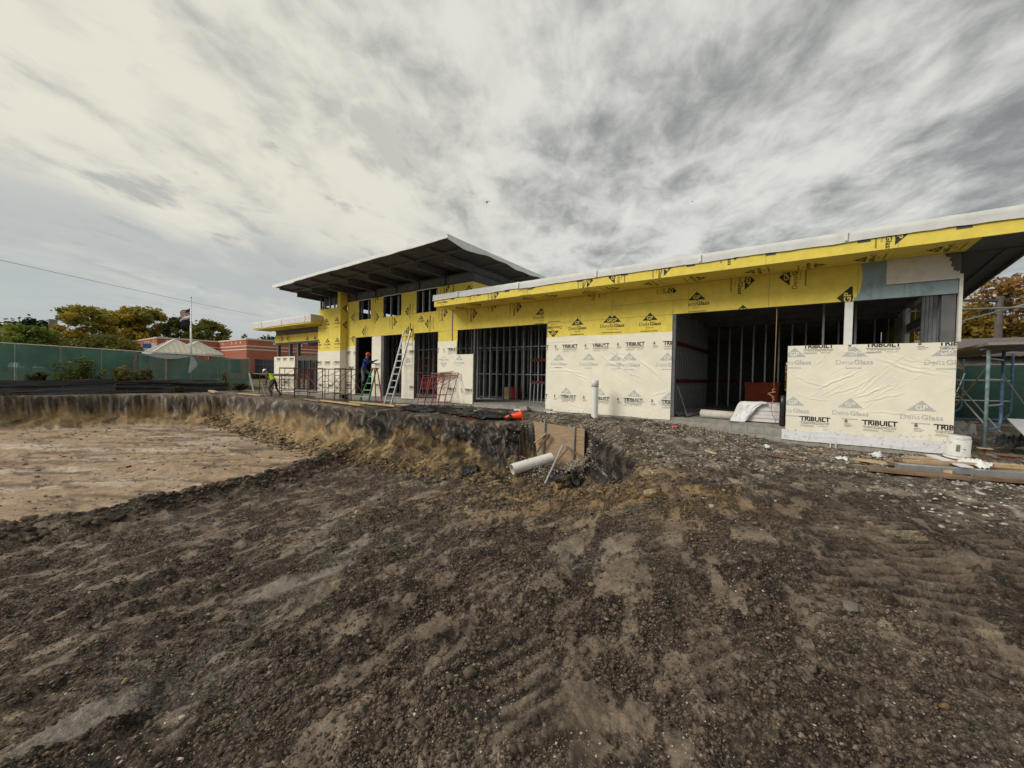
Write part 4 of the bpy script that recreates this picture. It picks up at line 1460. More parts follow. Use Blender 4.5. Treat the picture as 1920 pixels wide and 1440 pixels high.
def eave(x0, x1, tag_x, seams, items_s, items_f, yend, lip=4.36):
    xs = [x0] + seams + [x1]
    for a, b in zip(xs[:-1], xs[1:]):
        bpart(MB().box(a + .003, b - .003, EY, EY + .016, 4.10, 4.42), 'fascia_board', M_YEL)
        bpart(MB().box(a + .003, b - .003, EY + .018, FY - .002, 4.10, 4.116), 'soffit_board', M_YEL)
    for u, v, r_ in items_s:
        P_GP.place(u, v, r_, .95, (x0 + .01, x1 - .01, EY + .03, FY - .03)).to_mesh('printed_logo', GPM, lambda x, y, d: (x, y, 4.10 - d), BLD, BO)
    for u, v, r_ in items_f:
        P_GP.place(u, v, r_, .9, (x0 + .02, x1 - .02, 4.105, 4.39)).to_mesh('printed_logo', GPM, lambda x, z, d: (x, EY - d, z), BLD, BO)
    # membrane lip: wavy free edge
    n = int((x1 - x0) / .12)
    rows = [[], [], [], []]
    for i in range(n + 1):
        x = x0 - .06 + (x1 - x0 + .12) * i / n
        w = float(fbm(np.array([x * .9]), np.array([2.0]), 3, 401)[0] - .5)
        w2_ = float(fbm(np.array([x * 3.9]), np.array([5.0]), 2, 402)[0] - .5)
        rows[0].append((x, EY - .035 - .03 * abs(w2_), lip + .05 * w + .02 * w2_))
        rows[1].append((x, EY - .03, 4.50 + .02 * w))
        rows[2].append((x, EY - .02, 4.605 + .012 * w2_))
        rows[3].append((x, EY + .10, 4.625 + .012 * w2_))
    bpart(MB().grid(rows), 'roof_membrane_edge', M_MEMB, True)
    for x in np.arange(x0 + 1.4, x1 - .2, 3.05):
        bpart(MB().box(x, x + .06, EY - .072, EY - .066, lip + .03, 4.605), 'membrane_lap', M_FLASH)
    x = x0 + 1.0
    while x < x1 and lip > 4.3:
        bpart(MB().box(x, x + .22, EY - .006, EY - .001, 4.31, 4.37), 'fascia_gap', M_INNER)
        x += RNG.uniform(1.1, 1.9)


eave(-13.0, 3.62, 0, [-10.6, -8.15, -5.7, -3.3, -.9, 1.5], [(-12.2, 12.55, 90), (-10.99, 12.3, -90), (-8.5, 12.35, 90), (-7.45, 12.4, -90), (-6.1, 12.5, 90), (-5.14, 12.4, -90), (-3.92, 12.35, 90), (-2.6, 12.4, -90), (-1.2, 12.4, 90), (.08, 12.55, -90), (1.05, 12.5, 90), (2.25, 12.4, 90)],
     [(-12.5, 4.36, 0), (-9.65, 4.30, -90), (-8.2, 4.42, 0), (-5.80, 4.30, -90), (-4.85, 4.32, 90), (-3.38, 4.36, -90), (1.45, 4.38, -90), (-11, 4.5, 90), (-1.6, 4.52, -90)], 24)
eave(-31.8, -23.62, 0, [-29.3, -26.9], [(-28, 12.4, 90), (-26, 12.4, -90)], [], 18, 4.17)
# fascia returns at the inner ends
bpart(MB().box(-13.016, -13.0, EY + .02, FY - .02, 4.10, 4.42), 'fascia_board', M_YEL)
bpart(MB().box(-23.62, -23.604, EY + .02, PY - .02, 4.10, 4.42), 'fascia_board', M_YEL)
mb = MB()
mb.grid([[(-23.56, EY - .035, 4.19), (-23.56, PY - .01, 4.30)], [(-23.56, EY - .03, 4.61), (-23.56, PY - .01, 4.60)]])
mb.grid([[(-13.06, EY - .035, 4.36), (-13.06, FY - .01, 4.36)], [(-13.06, EY - .03, 4.61), (-13.06, FY - .01, 4.60)]])
bpart(mb, 'roof_membrane_edge', M_MEMB)


def sloped_slab(x0, x1, y0, y1, zt0, zb0, s, mat_, name):
    d = s * (y1 - y0)
    m = MB()
    m.add([(x0, y0, zb0), (x1, y0, zb0), (x1, y1, zb0 - d), (x0, y1, zb0 - d), (x0, y0, zt0), (x1, y0, zt0), (x1, y1, zt0 - d), (x0, y1, zt0 - d)],
          [(0, 3, 2, 1), (4, 5, 6, 7), (0, 1, 5, 4), (1, 2, 6, 5), (2, 3, 7, 6), (3, 0, 4, 7)])
    return bpart(m, name, mat_)


sloped_slab(-13.0, -11.85, EY + .02, FY - .02, 4.60, 4.43, .03, M_MEMB, 'low_roof')
sloped_slab(-11.80, 3.58, EY + .02, 24.2, 4.60, 4.43, .055, M_MEMB, 'low_roof')
sloped_slab(-31.76, -23.66, EY + .02, PY - .03, 4.60, 4.43, .055, M_MEMB, 'low_roof')
sloped_slab(-31.76, PX0 - .03, PY + .0, 18, 4.56, 4.39, .055, M_MEMB, 'low_roof')
sloped_slab(-31.72, PX0 - .03, FY + .27, 17.9, 4.38, 4.12, .055, M_DARKSOF, 'canopy_ceiling')
sloped_slab(2.70, 3.60, FY + .02, 24.2, 4.36, 4.07, .066, M_DARKSOF, 'side_soffit')
bpart(MB().box(2.72, 3.60, EY + .02, FY + .015, 4.085, 4.099), 'side_soffit', M_DARKSOF)
m = MB()
m.bar((3.30, FY, 4.05), (3.30, 24, 3.32), .05, .05)
bpart(m, 'soffit_trim', M_STEEL)
sloped_slab(3.60, 3.64, EY + .02, 24.2, 4.60, 4.04, .066, M_STEEL, 'rake_edge')
# inside of the low roof: dark ceiling and joists
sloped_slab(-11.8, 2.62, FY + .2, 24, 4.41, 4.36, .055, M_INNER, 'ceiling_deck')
for i in range(9):
    y = 14.2 + i * 1.15
    bpart(MB().box(-11.7, 2.5, y, y + .09, 3.62 - .05 * i, 3.95 - .055 * i), 'roof_joist', M_STEEL)
bpart(MB().box(-30.9, PX0 - .1, 15.2, 15.4, 3.2, 3.6), 'steel_beam', M_STEEL)

# ---- taller roof: deck, outriggers, beams, membrane
TX0, TX1, TY0, TY1 = -24.55, -10.48, 10.1, 22.5


def ztop(x, y):
    return 6.21 - .0095 * (TX1 - x) - .024 * (y - TY0)


dk = MB()
y = TY0 + .02
prof = []
while y < TY1:
    prof += [(y, -.055), (y + .035, -.105), (y + .085, -.105), (y + .12, -.055)]
    y += .155
nx = 6
rows = [[(TX0 + .02 + (TX1 - TX0 - .04) * i / nx, p[0], ztop(TX0 + (TX1 - TX0) * i / nx, p[0]) + p[1]) for i in range(nx + 1)] for p in prof]
dk.grid(rows)
bpart(dk, 'corrugated_roof_deck', M_DECK)
rf = MB()
c4 = [(TX0 + .01, TY0 + .01), (TX1 - .01, TY0 + .01), (TX1 - .01, TY1), (TX0 + .01, TY1)]
rf.add([(a, b, ztop(a, b) - .045) for a, b in c4] + [(a, b, ztop(a, b) - .005) for a, b in c4], [(0, 3, 2, 1), (4, 5, 6, 7), (0, 1, 5, 4), (1, 2, 6, 5), (2, 3, 7, 6), (3, 0, 4, 7)])
bpart(rf, 'upper_roof', M_MEMB)
# draped membrane edges
n = 90
r0, r1, r2 = [], [], []
for i in range(n + 1):
    x = TX0 - .03 + (TX1 - TX0 + .06) * i / n
    w = float(fbm(np.array([x * 1.3]), np.array([1.0]), 3, 411)[0] - .5)
    d = .135 + .045 * w + (.03 if x < -22 else 0)
    r0.append((x, TY0 - .03, ztop(x, TY0) - d))
    r1.append((x, TY0 - .025, ztop(x, TY0) + .012))
    r2.append((x, TY0 + .25, ztop(x, TY0 + .25) + .010))
bpart(MB().grid([r0, r1, r2]), 'roof_membrane_edge', M_MEMB, True)
r0, r1, r2 = [], [], []
for i in range(n + 1):
    y = TY0 - .03 + (TY1 - TY0) * i / n
    s = (y - TY0)
    d = .15 + .10 * math.exp(-((s - .9) / .4) ** 2) + .07 * abs(math.sin(s * .95 + .4)) ** 2 + .02 * math.sin(s * 5)
    r0.append((TX1 + .03, y, ztop(TX1, y) - d))
    r1.append((TX1 + .025, y, ztop(TX1, y) + .012))
    r2.append((TX1 - .25, y, ztop(TX1, y) + .010))
bpart(MB().grid([r2, r1, r0]), 'roof_membrane_edge', M_MEMB, True)


def ibeam(p, q, w, h, tf=.018, tw=.012):
    m = MB()
    p, q = Vector(p), Vector(q)
    m.bar(p + Vector((0, 0, h / 2 - tf / 2)), q + Vector((0, 0, h / 2 - tf / 2)), w, tf)
    m.bar(p - Vector((0, 0, h / 2 - tf / 2)), q - Vector((0, 0, h / 2 - tf / 2)), w, tf)
    m.bar(p, q, tw, h - 2 * tf)
    return m


OUT = [-24.35, -22.6, -20.8, -19.0, -17.2, -15.4, -13.6, -11.9]
for x in OUT:
    za = ztop(x, 11.35) - .112 - .155
    zb = ztop(x, 21.5) - .112 - .155
    bpart(ibeam((x, 11.35, za), (x, 21.5, zb), .15, .31), 'roof_outrigger', M_STEEL)
    bpart(MB().bar((x + .05, 10.35, ztop(x, 10.35) - .165), (x + .05, 11.9, ztop(x, 11.9) - .165), .07, .10), 'outrigger_tip', M_STEEL)
for k, y in enumerate((11.1, 13.3, 15.6, 17.9, 20.2)):
    for a, b in ((-11.75, TX1 - .12), (TX0 + .08, -24.45)):
        bpart(MB().bar((a, y, ztop(a, y) - .16), (b, y, ztop(b, y) - .16), .07, .095), 'edge_purlin', M_STEEL)
for a, b in zip(OUT[:-1], OUT[1:]):
    bpart(MB().bar((a + .02, 11.15, ztop(a, 11.15) - .155), (b - .02, 11.15, ztop(b, 11.15) - .155), .06, .085), 'edge_purlin', M_STEEL)
# front beam with stiffeners, and the same along the end
bpart(ibeam((-24.75, FY + .11, 5.53), (-11.85, FY + .11, 5.53), .2, .40), 'front_roof_beam', M_STEEL)
for x in OUT:
    xx = min(x, -11.88)
    bpart(MB().box(xx - .008, xx + .008, FY + .02, FY + .2, 5.35, 5.71).box(xx - .05, xx + .05, FY + .03, FY + .19, 5.70, 5.76), 'beam_stiffener', M_STEEL)
bpart(ibeam((-11.94, FY + .22, 5.53), (-11.94, 21.5, 5.50), .2, .40), 'end_roof_beam', M_STEEL)
# bare studs over the pier
STUD_ME = {}


def stud_mesh(h):
    m = MB()
    m.box(-.02, .02, 0, .003, 0, h)
    m.box(-.02, -.017, .003, .09, 0, h)
    m.box(-.02, .02, .09, .093, 0, h)
    return m


def stud(x, y, z0, h, rz=0.0, w=1.0):
    key = round(h, 2)
    if key not in STUD_ME:
        o = stud_mesh(h).build('stud', M_STUD, BLD)
        STUD_ME[key] = o.data
    else:
        o = link('stud', STUD_ME[key], BLD)
    o.location = (x - BO[0], y - BO[1], z0 - BO[2])
    o.rotation_euler = (0, 0, rz)
    o.scale = (w, w, 1)
    return o


for x in (-23.95, -23.45, -22.9, -22.4, -22.05):
    stud(x, PY + .05, 4.98, .75)
bpart(MB().box(PX0 + .05, PX1 - .32, PY + .04, PY + .16, 4.96, 4.985), 'stud_track', M_STUD)

# ---- interior framing seen through the openings
def stud_row(xs, y, h, z0=0.0, w=1.0):
    for x in xs:
        stud(x + RNG.uniform(-.02, .02), y, z0, h, 0, w)


def fr(a, b, s):
    return list(np.arange(a, b, s))


stud_row(fr(-14.4, -9.0, .41), 15.35, 3.9, 0, 1.25)
stud_row(fr(-15.6, -9.4, .41), 16.9, 3.8, 0, 1.25)
stud_row(fr(-13.5, -8.6, .41), 13.9, 3.9, 0, 1.1)[:0] if False else None
stud_row(fr(-22.0, -13.3, .41), 15.1, 3.9, 0, 1.2)
stud_row(fr(-22.0, -13.6, .45), 17.3, 3.9)
tr = MB()
for y, x0, x1 in ((15.4, -14.5, -9.0), (16.95, -15.7, -9.3), (15.15, -22.1, -13.2)):
    tr.box(x0, x1, y - .04, y + .06, .0, .04)
    tr.box(x0, x1, y - .04, y + .06, 3.88, 3.93)
    tr.box(x0, x1, y + .0, y + .02, 1.25, 1.28)
    tr.box(x0, x1, y + .0, y + .02, 2.55, 2.59)
bpart(tr, 'stud_track', M_STUD)
for (a, b), xs in zip(WINS, ((-20.35, -19.72), (-17.72, -17.1), (-15.2, -14.72, -14.2))):
    for x in xs:
        stud(x, FY + .12, 4.19, 1.08)
# room behind the wide right-hand opening
for i in range(20):
    stud(-3.62, 13.35 + i * .33, 0, 4.0, math.pi / 2, 1.3)
rb = MB()
for z in (1.05, 2.35):
    rb.box(-3.60, -3.55, 13.5, 19.8, z, z + .13)
bpart(rb, 'red_guard_board', mat('red_painted_board', (0.12, 0.016, 0.016), .8, var=.2))
bpart(MB().box(-3.70, -3.64, 13.2, 19.9, 0, 4.0), 'partition_board', mat('partition_grey_board', (0.22, 0.23, 0.235), .8, var=.1))
stud_row([-3.2, -2.75, -2.3, -1.85, -1.4, -.95, -.5, -.05, .45, .95, 1.45, 1.95, 2.35], 19.7, 3.9, 0, 1.2)
rb = MB()
rb.box(-3.5, -1.3, 20.0, 20.05, 1.05, 1.2)
bpart(rb, 'red_guard_board', mat('red_painted_board', (0.26, 0.03, 0.03)))
for x, y in ((.9, 15.5), (1.15, 15.9), (.35, 14.6)):
    stud(x, y, 0, 3.55, 0, 1.3)
# corner column, side wall studs with an opening
bpart(MB().box(2.40, 2.62, FY + .04, FY + .26, 0, 4.0), 'steel_column', M_STEEL)
for i in range(5):
    stud(2.52, 13.35 + i * .42, 0, 3.7, math.pi / 2, 1.2)
for y in (17.2, 17.6, 18.0, 18.5, 19):
    stud(2.52, y, 0, 3.5, math.pi / 2, 1.2)
hd = MB()
hd.box(2.44, 2.56, 15.1, 17.2, 2.75, 3.0)
hd.box(2.44, 2.56, 15.1, 17.2, .85, .95)
hd.box(2.44, 2.60, 13.2, 24, 3.55, 3.72)
bpart(hd, 'side_opening_frame', M_STUD)
for y0, y1, z0, z1 in ((13.2, 15.1, -.06, 2.1), (15.1, 17.2, -.06, .85), (17.2, 24, -.06, 3.5)):
    bpart(MB().box(2.624, 2.64, y0, y1 - .004, z0, z1), 'sheathing_board', M_YEL)
bpart(MB().box(.72, .88, FY + .02, FY + .10, 2.13, 3.20), 'white_perforated_post', M_WHITE)
# back wall with gaps, inside left end
bk = MB()
for a, b in ((-24.6, -.86), (-.50, 2.6)):
    bk.box(a, b, 23.9, 24.0, 0, 3.9)
bk.box(-.86, -.50, 23.9, 24.0, 2.1, 3.9)
bk.box(-.86, -.50, 23.9, 24.0, 0, .7)
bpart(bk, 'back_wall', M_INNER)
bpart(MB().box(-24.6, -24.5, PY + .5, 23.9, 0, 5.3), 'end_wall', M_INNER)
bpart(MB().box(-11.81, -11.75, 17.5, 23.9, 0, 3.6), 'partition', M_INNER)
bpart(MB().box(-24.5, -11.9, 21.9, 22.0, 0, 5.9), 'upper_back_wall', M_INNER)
# left wing: columns and entrance framing
for x in (-30.7, -28.9, -27.75):
    bpart(MB().box(x - .09, x + .09, FY + .05, FY + .23, 0, 3.75), 'steel_column', M_STEEL)
for x in (-30.9, -27.5):
    bpart(MB().box(x - .09, x + .09, 17.0, 17.2, 0, 3.75), 'steel_column', M_STEEL)
ef = MB()
ef.box(-27.9, PX0 - .02, FY + .06, FY + .2, 1.95, 2.25)
for x in (-27.0, -26.2, -25.4, -24.7):
    ef.box(x, x + .06, FY + .08, FY + .18, 0, 1.95)
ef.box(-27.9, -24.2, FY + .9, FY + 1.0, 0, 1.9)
bpart(ef, 'entrance_framing', M_INNER)

# ------------------------------------------------------------------ trench: plywood, pipes, stakes
T = thing('plywood_sheet', 'weathered plywood shoring sheet standing at the trench edge with two steel stakes', 'plywood', (-5.95, 10.45, -1.5))
m = MB()
m.add([(-6.86, 10.45, -.23), (-5.09, 10.42, -.30), (-5.09, 10.42, -1.52), (-5.55, 10.42, -1.60), (-6.20, 10.44, -1.42), (-6.72, 10.45, -1.30),
       (-6.86, 10.47, -.23), (-5.09, 10.44, -.30), (-5.09, 10.44, -1.52), (-5.55, 10.44, -1.60), (-6.20, 10.46, -1.42), (-6.72, 10.47, -1.30)],
      [(5, 4, 3, 2, 1, 0), (6, 7, 8, 9, 10, 11)] + [(i, (i + 1) % 6, 6 + (i + 1) % 6, 6 + i) for i in range(6)])
part(m, 'panel', M_PLY, T)
for x0, x1, zt in ((-6.42, -6.50, -.17), (-5.40, -5.42, -.24)):
    part(MB().tube([(x0, 10.40, zt), (x1, 10.38, -1.75)], .035, 10), 'steel_stake', M_GALV, T)
W = thing('wood_brace', 'short split board nailed across the left stake of the plywood', 'board', (-6.5, 10.3, -.8))
part(MB().bar((-6.72, 10.32, -.86), (-6.30, 10.33, -.53), .03, .09, up=(0, 1, 0)), 'brace_board', M_WOOD, W)
part(MB().bar((-6.62, 10.28, -1.15), (-6.20, 10.29, -.55), .03, .07, up=(0, 1, 0)), 'brace_board', M_OLDWOOD, W)
W = thing('wood_brace', 'thin board propped against the right stake of the plywood', 'board', (-5.4, 10.2, -.95))
part(MB().bar((-5.62, 10.33, -.86), (-5.00, 10.20, -1.10), .03, .06, up=(0, 1, 0)), 'brace_board', M_OLDWOOD, W)
for (p, q, r, lab) in (((-5.50, 9.9, -.75), (-5.72, 9.05, -2.05), .028, 'slanting steel bar driven into the trench beside the gravel'),
                       ((-5.55, 10.36, -.88), (-5.62, 9.7, -1.25), .016, 'thin wire rod leaning from the right stake'),
                       ((-6.35, 9.4, -1.55), (-6.72, 8.9, -2.0), .016, 'thin dark rod under the open end of the drain pipe')):
    o = MB().tube([p, q], r, 8).build('steel_rod', M_GALV if r > .02 else M_RUST, origin=p)
    o.location = p
    tag(o, lab, 'rod')

PA, PB_ = Vector((-5.98, 10.10, -1.20)), Vector((-6.62, 9.02, -1.45))
T = thing('drain_pipe', 'large white plastic drain pipe lying open ended over the trench', 'pipe', PB_)
d = (PB_ - PA).normalized()
part(MB().tube([PA, PB_], .155, 24, cap=False), 'pipe_wall', M_PVC, T, True)
part(MB().tube([PB_ + d * .001, PA], .140, 24, cap=False), 'pipe_bore', mat('pipe_inside', (0.62, 0.60, 0.53), .5, var=.1), T, True)
s = d.orthogonal().normalized()
t = d.cross(s)
ring = MB()
vs = []
for k in range(24):
    a = 6.2832 * k / 24
    e = s * math.cos(a) + t * math.sin(a)
    vs += [PB_ + e * .155 + d * .002, PB_ + e * .140 + d * .002]
ring.add(vs, [(2 * k, 2 * ((k + 1) % 24), 2 * ((k + 1) % 24) + 1, 2 * k + 1) for k in range(24)])
part(ring, 'pipe_rim', M_PVC, T)

px, py = -5.62, 12.22
pz = gz(px, py)
T = thing('standpipe', 'white vertical plastic standpipe capped at the top, in front of the wrapped wall', 'pipe', (px, py, pz))
part(MB().lathe([(.112, -.1), (.112, 1.06)], 24, mtx=Matrix.Translation((px, py, pz))), 'pipe_wall', M_PVC, T, True)
part(MB().lathe([(.113, 1.0), (.121, 1.0), (.121, 1.215), (.116, 1.222), (0, 1.222)], 24, mtx=Matrix.Translation((px, py, pz))), 'pipe_cap', M_WHITE, T, True)

# orange cone lying on its side
cz = gz(-7.75, 10.75)
T = thing('traffic_cone', 'orange traffic cone lying on its side at the bank edge', 'cone', (-7.75, 10.75, cz))
ax = Vector((-.80, -.58, -.16)).normalized()
mx = Matrix.Translation(Vector((-7.62, 10.86, cz + .165))) @ ax.to_track_quat('Z', 'Y').to_matrix().to_4x4()
part(MB().lathe([(.155, 0), (.145, .03), (.036, .55), (.025, .565), (0, .565)], 20, mtx=mx), 'cone_body', M_ORANGE, T, True)
b = MB()
b.box(-.17, .17, -.17, .17, -.03, 0)
b.v = [tuple(mx @ Vector(p)) for p in b.v]
part(b, 'cone_base', M_ORANGE, T)

# black plastic sheet dropped along the lip
def crumple(name, label, cat, cx, cy, lx, ly, rz, hgt, m_, seed, n=46, k=16, zoff=.02, drape=None):
    ca, sa = math.cos(rz), math.sin(rz)
    U, Vv = np.meshgrid(np.linspace(-1, 1, n), np.linspace(-1, 1, k), indexing='ij')
    edge = 1 + .25 * (fbm(U * 2.2 + seed, Vv * 0, 3, seed) - .5) * 2
    X = U * lx * (1 + .12 * (fbm(Vv * 1.5, U * 0 + seed, 2, seed + 1) - .5))
    Y = Vv * ly * edge + .25 * ly * np.sin(U * 4 + seed)
    P = cx + X * ca - Y * sa
    Q = cy + X * sa + Y * ca
    z = terrain(P.ravel(), Q.ravel()).reshape(P.shape)
    r1 = 1 - np.abs(2 * fbm(U * 2.4 + Vv * 1.0, Vv * 1.6 - U, 3, seed + 2) - 1)
    r2 = 1 - np.abs(2 * fbm(U * 7 - Vv * 2, Vv * 4 + U * 2, 3, seed + 3) - 1)
    z = z + zoff + hgt * (r1 ** 2 * .75 + r2 ** 2 * .3) * (1 - .5 * np.abs(Vv) ** 3)
    V = np.stack([P, Q, z], -1).reshape(-1, 3)
    c = V.mean(0)
    i, j = np.meshgrid(np.arange(n - 1), np.arange(k - 1), indexing='ij')
    a = (i * k + j).ravel()
    F = np.column_stack([a, a + 1, a + k + 1, a + k])
    me = np_mesh(name, V - c, F, m_, False)
    o = link(name, me, None, tuple(c))
    return tag(o, label, cat)


crumple('plastic_sheet', 'long crumpled black plastic sheet lying along the top of the bank', 'plastic sheet', -11.5, 10.95, 2.2, .40, -.03, .20, M_BLACKPL, 51)
crumple('plastic_sheet', 'smaller crumpled black plastic sheet beside the fallen orange cone', 'plastic sheet', -8.6, 10.75, .75, .34, .05, .22, M_BLACKPL, 57, 26, 14)
crumple('plastic_scrap', 'black plastic scrap hanging at the foot of the bank', 'plastic sheet', -8.0, 8.75, .28, .2, .4, .18, M_BLACKPL, 63, 16, 10)
crumple('plastic_scrap', 'black fabric scrap lying in the trench right of the drain pipe', 'plastic sheet', -5.05, 9.25, .42, .2, .3, .2, M_BLACKPL, 64, 18, 10)


# ------------------------------------------------------------------ lumber and scraps
def plank(name, label, p, q, w, h, m_, group=None, cat='board', lift=.03):
    p, q = Vector((p[0], p[1], gz(*p) + lift)) if len(p) == 2 else Vector(p), Vector((q[0], q[1], gz(*q) + lift)) if len(q) == 2 else Vector(q)
    c = (p + q) / 2
    o = MB().bar(p, q, w, h).build(name, m_, origin=c)
    o.location = c
    return tag(o, label, cat, group)


plank('lumber_board', 'long pale board lying along the bank top left of the black plastic', (-20.6, 10.9), (-16.3, 10.5), .22, .06, M_WOOD, lift=.09)
plank('lumber_board', 'pale board overlapping the long one on the bank top', (-18.3, 11.2), (-14.6, 11.1), .22, .06, M_WOOD, lift=.08)
plank('lumber_board', 'thin weathered board below the scaffolding on the bank', (-22.6, 11.0), (-20.2, 10.6), .14, .05, M_GREYWOOD, lift=.06)
plank('lumber_board', 'short pale board at the foot of the tall ladder', (-15.6, 11.9), (-14.3, 11.75), .1, .05, M_WOOD)
plank('lumber_board', 'pale timber lying at the far end of the black silt fence', (-33.9, 9.9), (-31.4, 9.5), .28, .10, M_WOOD, lift=.12)
plank('lumber_board', 'light plank on the ground in front of the worker in the yellow vest', (-30.6, 10.6), (-27.9, 10.9), .3, .06, M_WOOD, lift=.06)
plank('brown_plank', 'dark brown plank lying nearest in the board pile by the corner', (.93, 9.55), (2.15, 9.62), .28, .045, M_OLDWOOD, lift=.05)
plank('steel_channel', 'long grey steel channel lying on the board pile by the corner', (1.38, 9.98), (4.2, 11.1), .16, .09, M_GALV, cat='steel channel', lift=.07)
plank('lumber_board', 'tan board lying behind the dark plank near the half wall', (.82, 10.65), (2.1, 10.15), .12, .045, M_WOOD, lift=.05)
plank('lumber_board', 'brown board lying against the half wall footing', (1.45, 11.1), (2.9, 11.0), .15, .05, M_OLDWOOD, lift=.07)
plank('lumber_board', 'pale board under the white bucket', (1.75, 11.55), (3.9, 11.75), .2, .06, M_WOOD, lift=.08)
plank('lumber_board', 'wide pale board at the right end of the board pile', (2.75, 11.25), (4.6, 11.75), .22, .07, M_WOOD, lift=.10)
plank('lumber_board', 'long tan board lying between the steel channel and the bucket', (1.55, 10.55), (4.3, 11.35), .14, .05, M_WOOD, lift=.10)
plank('brown_plank', 'long brown board half under the tan one in the board pile', (1.3, 10.35), (3.9, 11.0), .2, .045, M_OLDWOOD, lift=.06)
plank('brown_plank', 'brown board lying farthest right in front of the board pile', (2.3, 9.85), (4.0, 10.35), .18, .05, M_OLDWOOD, lift=.05)
plank('lumber_board', 'thin pale stick lying on top of the board pile', (1.7, 10.35), (3.2, 10.95), .05, .04, M_WOOD, lift=.17)
plank('wood_scrap', 'dark wood scrap on the gravel below the half wall', (-.55, 9.9), (-.02, 10.0), .09, .04, M_OLDWOOD, lift=.03)
plank('wood_scrap', 'thin dark scrap lying close under the white flashing', (-.1, 11.7), (.55, 11.75), .07, .04, M_OLDWOOD, lift=.03)
plank('wood_scrap', 'small tan wood scrap on the mud left of the half wall', (-1.75, 9.6), (-1.5, 9.45), .06, .03, M_WOOD, lift=.03)
plank('wood_scrap', 'flat dark board before the threshold of the wide right opening', (-1.65, 12.0), (-1.1, 12.1), .12, .03, M_OLDWOOD, lift=.03)
plank('block_piece', 'loose concrete block piece by the low wing footing', (-8.9, 12.6), (-8.55, 12.6), .18, .18, M_BLOCK, cat='concrete block', lift=.06)
plank('block_piece', 'grey block lying under the corner of the wrapped wall', (-7.9, 12.62), (-7.5, 12.6), .16, .15, M_BLOCK, cat='concrete block', lift=.05)
crumple('white_scrap', 'bunched white plastic wrapper lying on the board pile', 'plastic wrapper', 2.50, 10.75, .20, .13, -.5, .17, M_CLOTHW, 71, 18, 14, .10)
plank('white_strip', 'flat white trim strip leaning over the boards by the bucket', (2.02, 11.3, gz(2.02, 11.3) + .2), (2.3, 10.3, gz(2.3, 10.3) + .13), .16, .02, M_FLASH, cat='trim strip')
for i, (x, y, s_, lab) in enumerate(((-8.75, 12.2, .14, 'crumpled white paper by the low wing footing'), (-7.4, 12.35, .2, 'torn white plastic under the wrapped wall corner'), (-10.2, 11.4, .09, 'pale paper scrap on the plateau left of the cone'), (.62, 10.6, .1, 'white paper scrap on the gravel below the flashing'),
                                     (1.2, 11.4, .13, 'folded white scrap against the half wall footing'), (-.7, 11.2, .12, 'white film scrap near the left end of the flashing'))):
    crumple('paper_scrap', lab, 'paper scrap', x, y, s_, s_ * .6, i, .10, M_CLOTHW, 81 + i, 9, 8, .02)
for i, (x, y, lab) in enumerate((('x', 0, ''),)):
    pass
crumple('red_tape_scrap', 'scrap of red marking tape on the bank edge', 'tape scrap', -9.5, 10.35, .28, .03, .1, .03, M_REDPL, 95, 12, 5, .02)
crumple('pink_flag_scrap', 'pink marker flag on the gravel right of the standpipe', 'marker flag', -3.0, 11.9, .07, .04, .1, .06, mat('pink_vinyl', (.75, .10, .16), .5), 96, 6, 5, .03)

o = MB().tube([(0, 0, -.2), (.02, .01, .22)], [.03, .026], 6).build('wood_stake', M_WOOD)
o.location = (-11.9, 3.3, gz(-11.9, 3.3))
tag(o, 'short pale wooden stake stuck in the edge of the dark ramp', 'stake')
# bucket by the corner
bz = max(gz(2.5, 11.75), -.38) + .12
T = thing('bucket', 'dirty white plastic bucket standing upside down with a dark printed label beside the corner', 'bucket', (2.5, 11.75, bz))
mx = Matrix.Translation((2.5, 11.75, bz + .42)) @ Matrix.Rotation(math.radians(183), 4, 'Y') @ Matrix.Rotation(math.radians(-4), 4, 'X') @ Matrix.Scale(1.22, 4)
part(MB().lathe([(0, 0), (.128, 0), (.133, .02), (.148, .30), (.158, .30), (.158, .325), (.150, .33), (.151, .345), (.160, .345), (.160, .368), (.146, .37), (.14, .05), (0, .04)], 28, mtx=mx), 'pail', mat('dirty_white_plastic', (.70, .69, .65), .45, var=.06, stain=(.34, .31, .27), stain_scale=9, stain_amt=.5), T, True)
lb = MB()
for (a0, a1, z0, z1) in ((-1.52, -1.22, .13, .24), (-1.9, -1.0, .045, .052), (-2.0, -1.8, .19, .20), (-.85, -.7, .10, .112)):
    ps = []
    for k in range(5):
        a = a0 + (a1 - a0) * k / 4
        for z in (z0, z1):
            r = .1345 + .0155 * z / .30 + .0025
            ps.append(mx @ Vector((r * math.cos(a), r * math.sin(a), z)))
    lb.add(ps, [(2 * k, 2 * k + 2, 2 * k + 3, 2 * k + 1) for k in range(4)])
part(lb, 'pail_label', M_ROUND, T)
